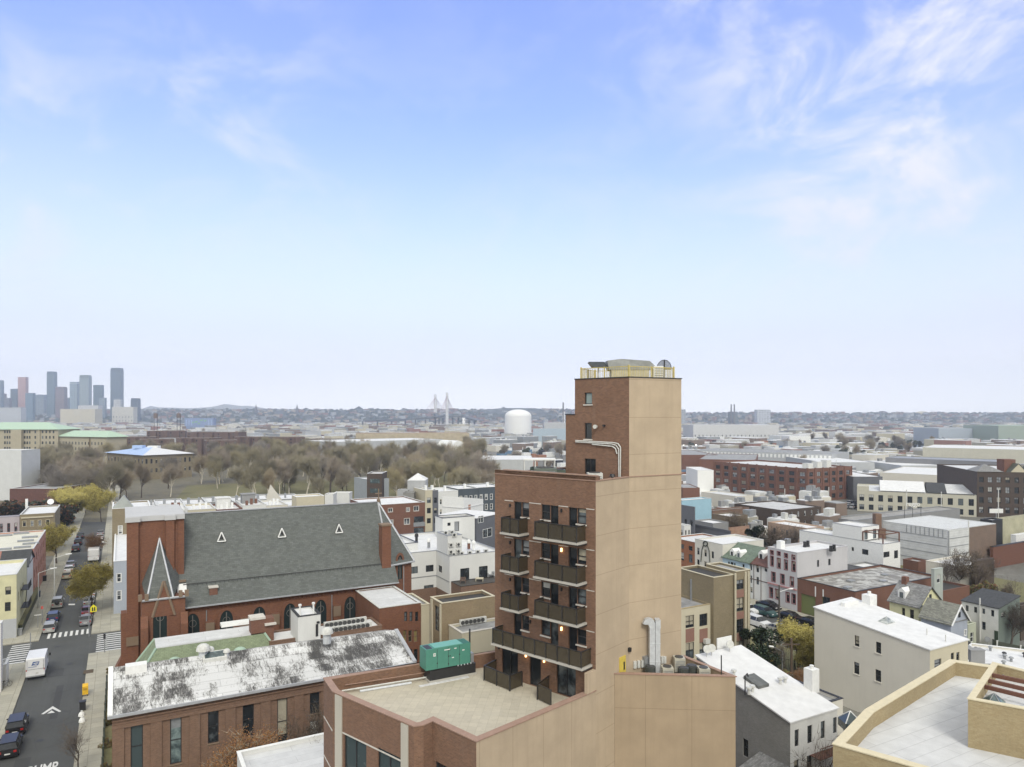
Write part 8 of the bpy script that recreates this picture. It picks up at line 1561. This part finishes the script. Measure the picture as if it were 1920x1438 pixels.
ca('sedan', GRYP_, 157, 1168, 'grey saloon parked on the right kerb by the crosswalk', 'R'); ca('sedan', carpaint('maroon', (.12, .02, .02)), 159, 1151, 'maroon saloon parked in front of the grey saloon', 'R'); ca('sedan', carpaint('champagne', (.4, .38, .32)), 162, 1133, 'pale beige saloon under the yellow tree', 'R'); ca('sedan', WHTP, 164, 1118, 'white car half hidden under the yellow tree', 'R')
for px, py, p, k_, lb, sd_ in ((122, 1072, WHTP, 'sedan', 'white car parked beyond the yellow tree on the left kerb', 'L'), (128, 1082, carpaint('gold', (.35, .3, .2)), 'wagon', 'beige car beyond the left lamp post', 'L'), (141, 1032, BLKP, 'suv', 'black car double parked beyond the delivery van', 'L'), (143, 1020, BLKP, 'suv', 'second black car at the left kerb further up', 'L'), (132, 1062, GRYP_, 'sedan', 'grey car in the far left row', 'L'), (184, 1010, WHTP, 'sedan', 'white car far up on the right kerb', 'R'), (186, 1002, GRYP_, 'sedan', 'grey car far up on the right kerb', 'R'), (145, 1008, BLKP, 'sedan', 'dark car near the street end', 'L')): ca(k_, p, px, py, lb, sd_)
c = XY(104, 1020, 0); car('sedan', carpaint('dark_green', (.03, .05, .04)), (-25, 300), UP, 'dark green car crossing near the street end')
# step van (mail)
def van(px, py, lb, front=UP, emblem=True, u=None, s=1.0, roofc=None):
    c = XY(px, py, 0); u = u if u is not None else c[0]; t = thing('delivery_van', lb, 'van', (u, c[1], .01), rz=front); t.scale = (s, s, s); Wh = roofc or plain('van_white', (.66, .66, .66), .4, var=.04)
    m = MB(); X0, X1, hw, H = -2.6, 1.5, 1.02, 2.75; pr = [(X0, .55), (X0+.04, H-.12), (X0+.2, H), (X1, H), (X1+.35, H-.25), (X1+.75, 1.45), (X1+1.35, 1.15), (X1+1.45, .5)]
    for y in (-hw, hw): m.poly([(x, y, z_) for x, z_ in pr])
    for a, b in zip(pr, pr[1:]+pr[:1]): m.poly([(a[0], -hw, a[1]), (b[0], -hw, b[1]), (b[0], hw, b[1]), (a[0], hw, a[1])])
    m.build('body', Wh, t, origin=(0, 0, 0)); m = MB(); m.poly([(X1+.37, -.85, H-.3), (X1+.37, .85, H-.3), (X1+.765, .85, 1.55), (X1+.765, -.85, 1.55)]); m.box(X1-.2, -hw-.01, 1.4, X1+.4, hw+.01, 2.2); m.build('windscreen', GLC, t, origin=(0, 0, 0))
    m = MB(); m.box(X0-.02, -.9, 1.35, X0-.003, .9, 1.4); m.box(X0-.02, -.9, 1.35, X0-.003, -.86, 2.5); m.box(X0-.02, .86, 1.4, X0-.003, .9, 2.5); m.box(X0-.12, -1, .42, X0-.003, 1, .54); m.build('rear_door_trim', GREYM, t, origin=(0, 0, 0))
    for x in (-1.6, 2.0):
        for s_ in (-1, 1): m = MB(); m.cyl((x, s_*.75, .36), (x, s_*1.03, .36), .37, n=12); m.build('wheel', TYRE, t, origin=(0, 0, 0))
    for s_ in (-1, 1): m = MB(); m.box(X0-.03, s_*.95-.05, 1.2, X0-.004, s_*.95+.05, 1.4); m.build('tail_light', TAIL, t, origin=(0, 0, 0)); m = MB(); m.box(X1+.5, s_*1.25-.1, 1.6, X1+.56, s_*1.25+.1, 1.95); m.build('mirror', BLACK, t, origin=(0, 0, 0))
    m = MB(); m.box(X0-.035, -.35, .75, X0-.004, -.05, .95); m.build('number_plate', OFFW, t, origin=(0, 0, 0))
    if emblem:
        B1 = plain('emblem_blue', (.03, .08, .25), .5); x = X0-.015
        m = MB(); m.poly([(x, .42, 1.85), (x, -.30, 1.85), (x, -.45, 2.32), (x, .25, 2.32)]); e = m.build('emblem', B1, t, origin=(0, 0, 0), recalc=False); m = MB(); x -= .006
        m.poly([(x, .40, 1.88), (x, .02, 1.97), (x, -.22, 2.10), (x, -.28, 2.02), (x, .0, 1.90)]); m.poly([(x, .3, 2.12), (x, -.1, 2.2), (x, -.38, 2.26), (x, -.3, 2.18), (x, .05, 2.07)]); m.build('emblem_wing', WHITE, e, origin=(0, 0, 0), recalc=False); m = MB(); m.box(X0-.02, -.15, 1.66, X0-.01, .75, 1.71); m.build('stripe', B1, t, origin=(0, 0, 0))
    return t
van(68, 1262, 'white mail van with a blue eagle emblem on its back door', u=AL+1.25, s=1.06); v2 = van(170, 1050, 'white box truck with cream front up the street', u=AR-1.6, emblem=False, s=1.15)
# street B cars (face DN = towards camera)
for px, py, p, k_, lb, u, rz in ((1421, 1176, WHTP, 'suv', 'white SUV parked on the near kerb of the right side street', BL+1.1, DN), (1459, 1186, SILP, 'sedan', 'silver saloon with pale windscreen behind the utility pole', BL+1.2, DN), (1401, 1147, WHTP, 'sedan', 'white saloon half hidden by the school corner', BR-3.9, DN), (1434, 1150, GRNP, 'wagon', 'dark green estate car in the right side street', BR-2.6, DN), (1481, 1160, BLKP, 'sedan', 'black saloon on the far kerb of the right side street', BR-1.05, DN), (1519, 1172, BLKP, 'sedan', 'second black saloon nearest the beige building', BR-1.05, DN), (1441, 1127, BLKP, 'sedan', 'black car in front of the pink trim house steps', 105.8, DN)):
    c = XY(px, py, 0); v = v_at(px, u); car(k_, p, (u, v), rz, lb)
car('suv', GRYP_, XY(1513, 1284, 0), -2.8, 'dark grey SUV in the yard beside the beige building'); car('sedan', carpaint('mint', (.2, .28, .24)), XY(1487, 1287, 0), -2.6, 'pale green old car in the yard by the fence')
c = XY(1437, 1240, 0); car('sedan', carpaint('yellow', (.6, .42, .03)), c, -2.9, 'yellow car under the dark evergreen')
for k in range(16):
    px = 1605+R.uniform(-8, 8)+k % 2*6; d = 250+k*2.2; c = XYd(1590+k*3.4, 275+(k % 3)*6); car(R.choice(('sedan', 'suv')), R.choice((WHTP, SILP, BLKP, GRYP_)), c, R.uniform(-.3, .3), 'small distant parked car in front of the red factory corner', 'small cars parked by the red factory corner')
# ================================================================ street furniture
def lamp(px, py, h, arm, lb, rz=0, lean=None):
    c = XY(px, py, .14); t = thing('street_lamp', lb, 'street lamp', (*c, .14), rz=rz); m = MB(); m.cyl((0, 0, 0), (0, 0, h), .11, .07, n=8); m.cyl((0, 0, 0), (0, 0, .8), .18, n=8); m.cyl((0, 0, h), (arm*.75, 0, h+.55), .05, n=6); m.build('pole', OFFW, t, origin=(0, 0, 0)); m = MB(); m.cyl((arm*.72, 0, h+.55), (arm+.3, 0, h+.62), .14, .1, n=8); m.build('lamp_head', WHITE, t, origin=(0, 0, 0)); return t
lamp(102, 1120, 7.8, 2.6, 'tall street lamp with arm over the road by the yellow tree on the left'); lamp(72, 1138, 6.4, 2.6, 'nearer street lamp with curved arm in front of the yellow house', rz=.2); lamp(213, 1075, 6.8, -2.6, 'street lamp on the right kerb by the grey blue house')
c = XY(167, 1192, .14); t = thing('crossing_sign', 'yellow five sided school crossing sign on a grey pole at the corner', 'sign', (*c, .14)); m = MB(); m.cyl((*c, .14), (*c, 6.6), .07, n=7); m.build('pole', GREYM, t); c2 = (c[0]+.62, c[1]-.1); zc_ = 4.6; m = MB()
pt = [(-.45, -.55), (.45, -.55), (.45, .2), (0, .65), (-.45, .2)]
for o in (-.02, .02): m.poly([(c2[0]+x, c2[1]+o, zc_+z_) for x, z_ in pt])
for a, b in zip(pt, pt[1:]+pt[:1]): m.poly([(c2[0]+a[0], c2[1]-.02, zc_+a[1]), (c2[0]+b[0], c2[1]-.02, zc_+b[1]), (c2[0]+b[0], c2[1]+.02, zc_+b[1]), (c2[0]+a[0], c2[1]+.02, zc_+a[1])])
sp_ = m.build('sign_plate', plain('sign_yellow', (.75, .68, .03), .5, var=.04), t); m = MB()
for x in (-.14, .16): m.dome((c2[0]+x, c2[1]-.035, zc_+.18), .06, .08, 6, 2); m.poly([(c2[0]+x-.09, c2[1]-.035, zc_+.15), (c2[0]+x+.09, c2[1]-.035, zc_+.15), (c2[0]+x+.12, c2[1]-.035, zc_-.4), (c2[0]+x-.1, c2[1]-.035, zc_-.4)])
m.build('walking_figures', BLACK, sp_, recalc=False)
m = MB(); m.cyl((*c, 6.3), (c[0]+.01, c[1]-.01, 6.5), .12); 
def pole(px, py, h, lb, r=.06, nm='sign_post', cat='sign', sign=None, mat=None, u=None):
    c = XY(px, py, .14); t = thing(nm, lb, cat, (*c, .14)); m = MB(); m.cyl((*c, .14), (*c, h), r, n=7); m.build('post', mat or GREYM, t)
    if sign: m = MB(); w_, hh, mt = sign; m.box(c[0]-w_/2, c[1]-.1, h-hh, c[0]+w_/2, c[1]-.07, h); m.build('plate', mt, t)
pole(79, 1171, 3.4, 'thin post with small red and white plate beside the dark blue car', sign=(.35, .5, plain('red_plate', (.5, .1, .08)))); pole(71, 1176, 2.4, 'short grey post with pale crossbar plate at the corner', sign=(1.0, .18, OFFW)); pole(196, 1222, 3.0, 'dark signal post with box at the right crosswalk', r=.08, sign=(.3, .8, BLACK)); pole(57, 1215, 2.6, 'thin brown post on the left crosswalk corner')
def upole(px, d, h, lb):
    c = XYd(px, d); t = thing('utility_pole', lb, 'utility pole', (*c, 0)); m = MB(); m.cyl((*c, 0), (*c, h), .2, .14, n=8); m.build('pole', plain('pole_wood', (.12, .085, .06), .9), t); m = MB(); m.prism(lq(c, -1.1, 1.1, -.06, .06), h-.9, h-.75); m.build('crossarm', MATS['pole_wood'], t)
upole(1484, 95.5, 6.0, 'thick brown wooden utility pole in the yard right of the evergreen')
c = XYd(1461, 113); t = thing('utility_pole', 'thin dark pole with a white lamp arm in front of the pink trim house', 'utility pole', (*c, 0)); m = MB(); m.cyl((*c, 0), (*c, 9.0), .17, .12, n=8); m.build('pole', plain('pole_dark', (.07, .06, .05)), t); m = MB(); e = loc(c, 1.6, 0); m.cyl((*c, 7.9), (*e, 8.4), .05, n=5); m.cyl((*e, 8.35), (*loc(c, 2.2, 0), 8.4), .12, n=6); m.build('lamp_arm', WHITE, t)
c = XYd(1467, 95); t = thing('street_lamp', 'white curved lamp head rising beside the dark evergreen', 'street lamp', (*c, 0)); m = MB(); m.cyl((*c, 0), (*c, 4.4), .08, n=7); e = loc(c, -1.2, 0); m.cyl((*c, 4.4), (*e, 5.0), .05, n=6); m.build('pole', GREYM, t); m = MB(); m.cyl((*e, 5.0), (*loc(c, -1.8, 0), 5.1), .13, n=8); m.build('lamp_head', WHITE, t)
for px, y0, y1, d, lb in ((1471.5, 915, 940, 270, 'pale street pole in front of the red factory'), (1554, 912, 946, 270, 'second pale pole before the red factory corner'), (1700, 917, 952, 245, 'pale flag pole in front of the cream workshop'), (1872, 915, 962, 235, 'white flag pole before the dark brick warehouse'), (1765, 921, 950, 250, 'thin pole right of the middle of the cream workshop'), (1816, 975, 1000, 165, 'thin pole on the warehouse edge'), (1759, 884, 905, 330, 'thin utility pole behind the broad white roof'), (1568, 862, 900, 330, 'thin pole behind the red factory roof')):
    c = XYd(px, d); t = thing('street_pole', lb, 'pole', (*c, 0)); m = MB(); m.cyl((*c, 0), (*c, zat(y0, c)), .14, n=6); m.build('pole', OFFW, t)
c = XYd(1868, 235); t = thing('blank_billboard', 'small blank white board before the dark brick warehouse', 'board', (*c, 0)); m = MB(); m.prism(lq(c, -2.2, 2.2, -.1, .1), zat(961, c), zat(953, c)); m.build('panel', WHITE, t); m = MB(); m.cyl((*c, 0), (*c, zat(961, c)), .15); m.build('post', GREYM, t)
# yellow box, bins, bags, planter pits, hydrant
c = XY(160, 1303, .14); t = thing('yellow_newspaper_box', 'yellow street box on the right pavement', 'newspaper box', (*c, .14)); YB = plain('box_yellow', (.70, .42, .02), .5); m = MB(); m.box(c[0]-.32, c[1]-.3, .35, c[0]+.32, c[1]+.3, 1.3); m.prism([(c[0]-.32, c[1]-.3), (c[0]+.32, c[1]-.3), (c[0]+.32, c[1]+.3), (c[0]-.32, c[1]+.3)], 1.302, 1.4, z1s=[1.38, 1.38, 1.6, 1.6]); m.build('body', YB, t); m = MB(); m.box(c[0]-.22, c[1]-.32, .9, c[0]+.22, c[1]-.303, 1.2); m.build('door', plain('box_door', (.45, .27, .02)), t); m = MB()
for i in (-.25, .25):
    for j in (-.22, .22): m.cyl((c[0]+i, c[1]+j, .14), (c[0]+i, c[1]+j, .35), .04, n=5)
m.build('leg', BLACK, t)
for i, (px, py, mt, lb) in enumerate(((155, 1330, BLACK, 'black rubbish bin on the right kerb'), (84, 1088, BLACK, 'black wheeled bin up the left pavement'), (72, 1118, plain('bin_blue', (.05, .07, .12)), 'dark blue bin behind the low ivy wall'), (37, 1190, GREYM, 'grey bin at the corner of the yellow house'))):
    c = XY(px, py, .14); t = thing('rubbish_bin', lb, 'bin', (*c, .14)); m = MB(); m.prism([(c[0]-.32, c[1]-.32), (c[0]+.32, c[1]-.32), (c[0]+.32, c[1]+.32), (c[0]-.32, c[1]+.32)], .16, 1.15); m.build('body', mt, t); m = MB(); m.box(c[0]-.38, c[1]-.38, 1.152, c[0]+.38, c[1]+.38, 1.25); m.build('lid', mt, t)
for i, (px, py) in enumerate(((153, 1341), (154, 1352))):
    c = XY(px, py, .14); t = thing('rubbish_bag', ('white rubbish bag beside the black bin', 'second white rubbish bag, nearer the sapling')[i], 'bag', (*c, .14)); m = MB(); m.dome((*c, .14), .38, .5, 9, 4); m.cyl((*c, .6), (*c, .75), .06, .12, n=6); m.build('bag', WHITE, t)
m = MB()
for px, py in ((166, 1258), (148, 1445)): c = XY(px, py, .15); m.box(c[0]-.6, c[1]-.8, .142, c[0]+.6, c[1]+.8, .15)
struct('tree_pit', m, plain('tree_pit_soil', (.09, .065, .04), .95), recalc=False)
# railings along right pavement
fence_line('pavement_railing', 'low dark iron railing between the right pavement and the brick hall', 'railing', [(-1.6, 60), (-1.6, 109.5)], 1.1, plain('rail_green', (.05, .06, .045)), slats=True)
for k in range(4): y = 72+k*7; 
# bicycle at left
c = XY(10, 1288, .14); t = thing('bicycle', 'dark bicycle leaning at the left edge of the picture', 'bicycle', (*c, .14), rz=.6)
for x in (-.52, .52):
    m = MB()
    for k in range(14): a, b = 2*math.pi*k/14, 2*math.pi*(k+1)/14; m.cyl((x+.33*math.cos(a), 0, .34+.33*math.sin(a)), (x+.33*math.cos(b), 0, .34+.33*math.sin(b)), .022, n=4)
    m.build('wheel', TYRE, t, origin=(0, 0, 0))
m = MB()
for a, b in (((-.52, .34), (-.1, .3)), ((-.1, .3), (-.2, .85)), ((-.2, .8), (.35, .85)), ((.35, .9), (.52, .34)), ((-.1, .3), (.35, .8)), ((-.52, .34), (-.2, .75))): m.cyl((a[0], 0, a[1]), (b[0], 0, b[1]), .022, n=5)
m.cyl((.35, -.25, 1.0), (.35, .25, 1.0), .02, n=5); m.cyl((.35, 0, .85), (.35, 0, 1.0), .02, n=5); m.build('frame', BLACK, t, origin=(0, 0, 0)); m = MB(); m.box(-.32, -.07, .88, -.08, .07, .93); m.build('saddle', BLACK, t, origin=(0, 0, 0))
# fire escape on the white clapboard house
t = thing_part('fire_escape', gh.root); m = MB(); f = gh.S
for z_ in (6.2, 3.3): f.bar(m, 2.5, 5.8, z_-.06, z_, .02, 1.1); f.bar(m, 2.5, 5.8, z_+.9, z_+.95, 1.04, 1.1); [f.bar(m, 2.5+k*.25, 2.53+k*.25, z_+.002, z_+.9, 1.05, 1.08) for k in range(14)]
m.cyl((*f.P(3.0, .6), 3.3), (*f.P(5.5, .6), 6.2), .05, n=4); m.cyl((*f.P(3.0, .9), 3.3), (*f.P(5.5, .9), 6.2), .05, n=4); m.build('iron_work', RUST, t)
# ================================================================ haze
m = MB(); m.prism([LD(-4600, -150), LD(4600, -150), LD(4600, 4100), LD(-4600, 4100)], -1.0, 290); hz_ = bpy.data.materials.new('haze_air'); hz_.use_nodes = True; hn = hz_.node_tree; hn.nodes.clear(); ho_ = hn.nodes.new('ShaderNodeOutputMaterial'); pv = hn.nodes.new('ShaderNodeVolumePrincipled'); pv.inputs['Color'].default_value = (.82, .9, 1.0, 1); pv.inputs['Density'].default_value = HAZE; pv.inputs['Anisotropy'].default_value = .6; hn.links.new(pv.outputs[0], ho_.inputs['Volume'])
if HAZE > 0: tag(m.build('haze', hz_, uv=False), kind='stuff', label='thin pale air haze over the whole city', cat='haze')
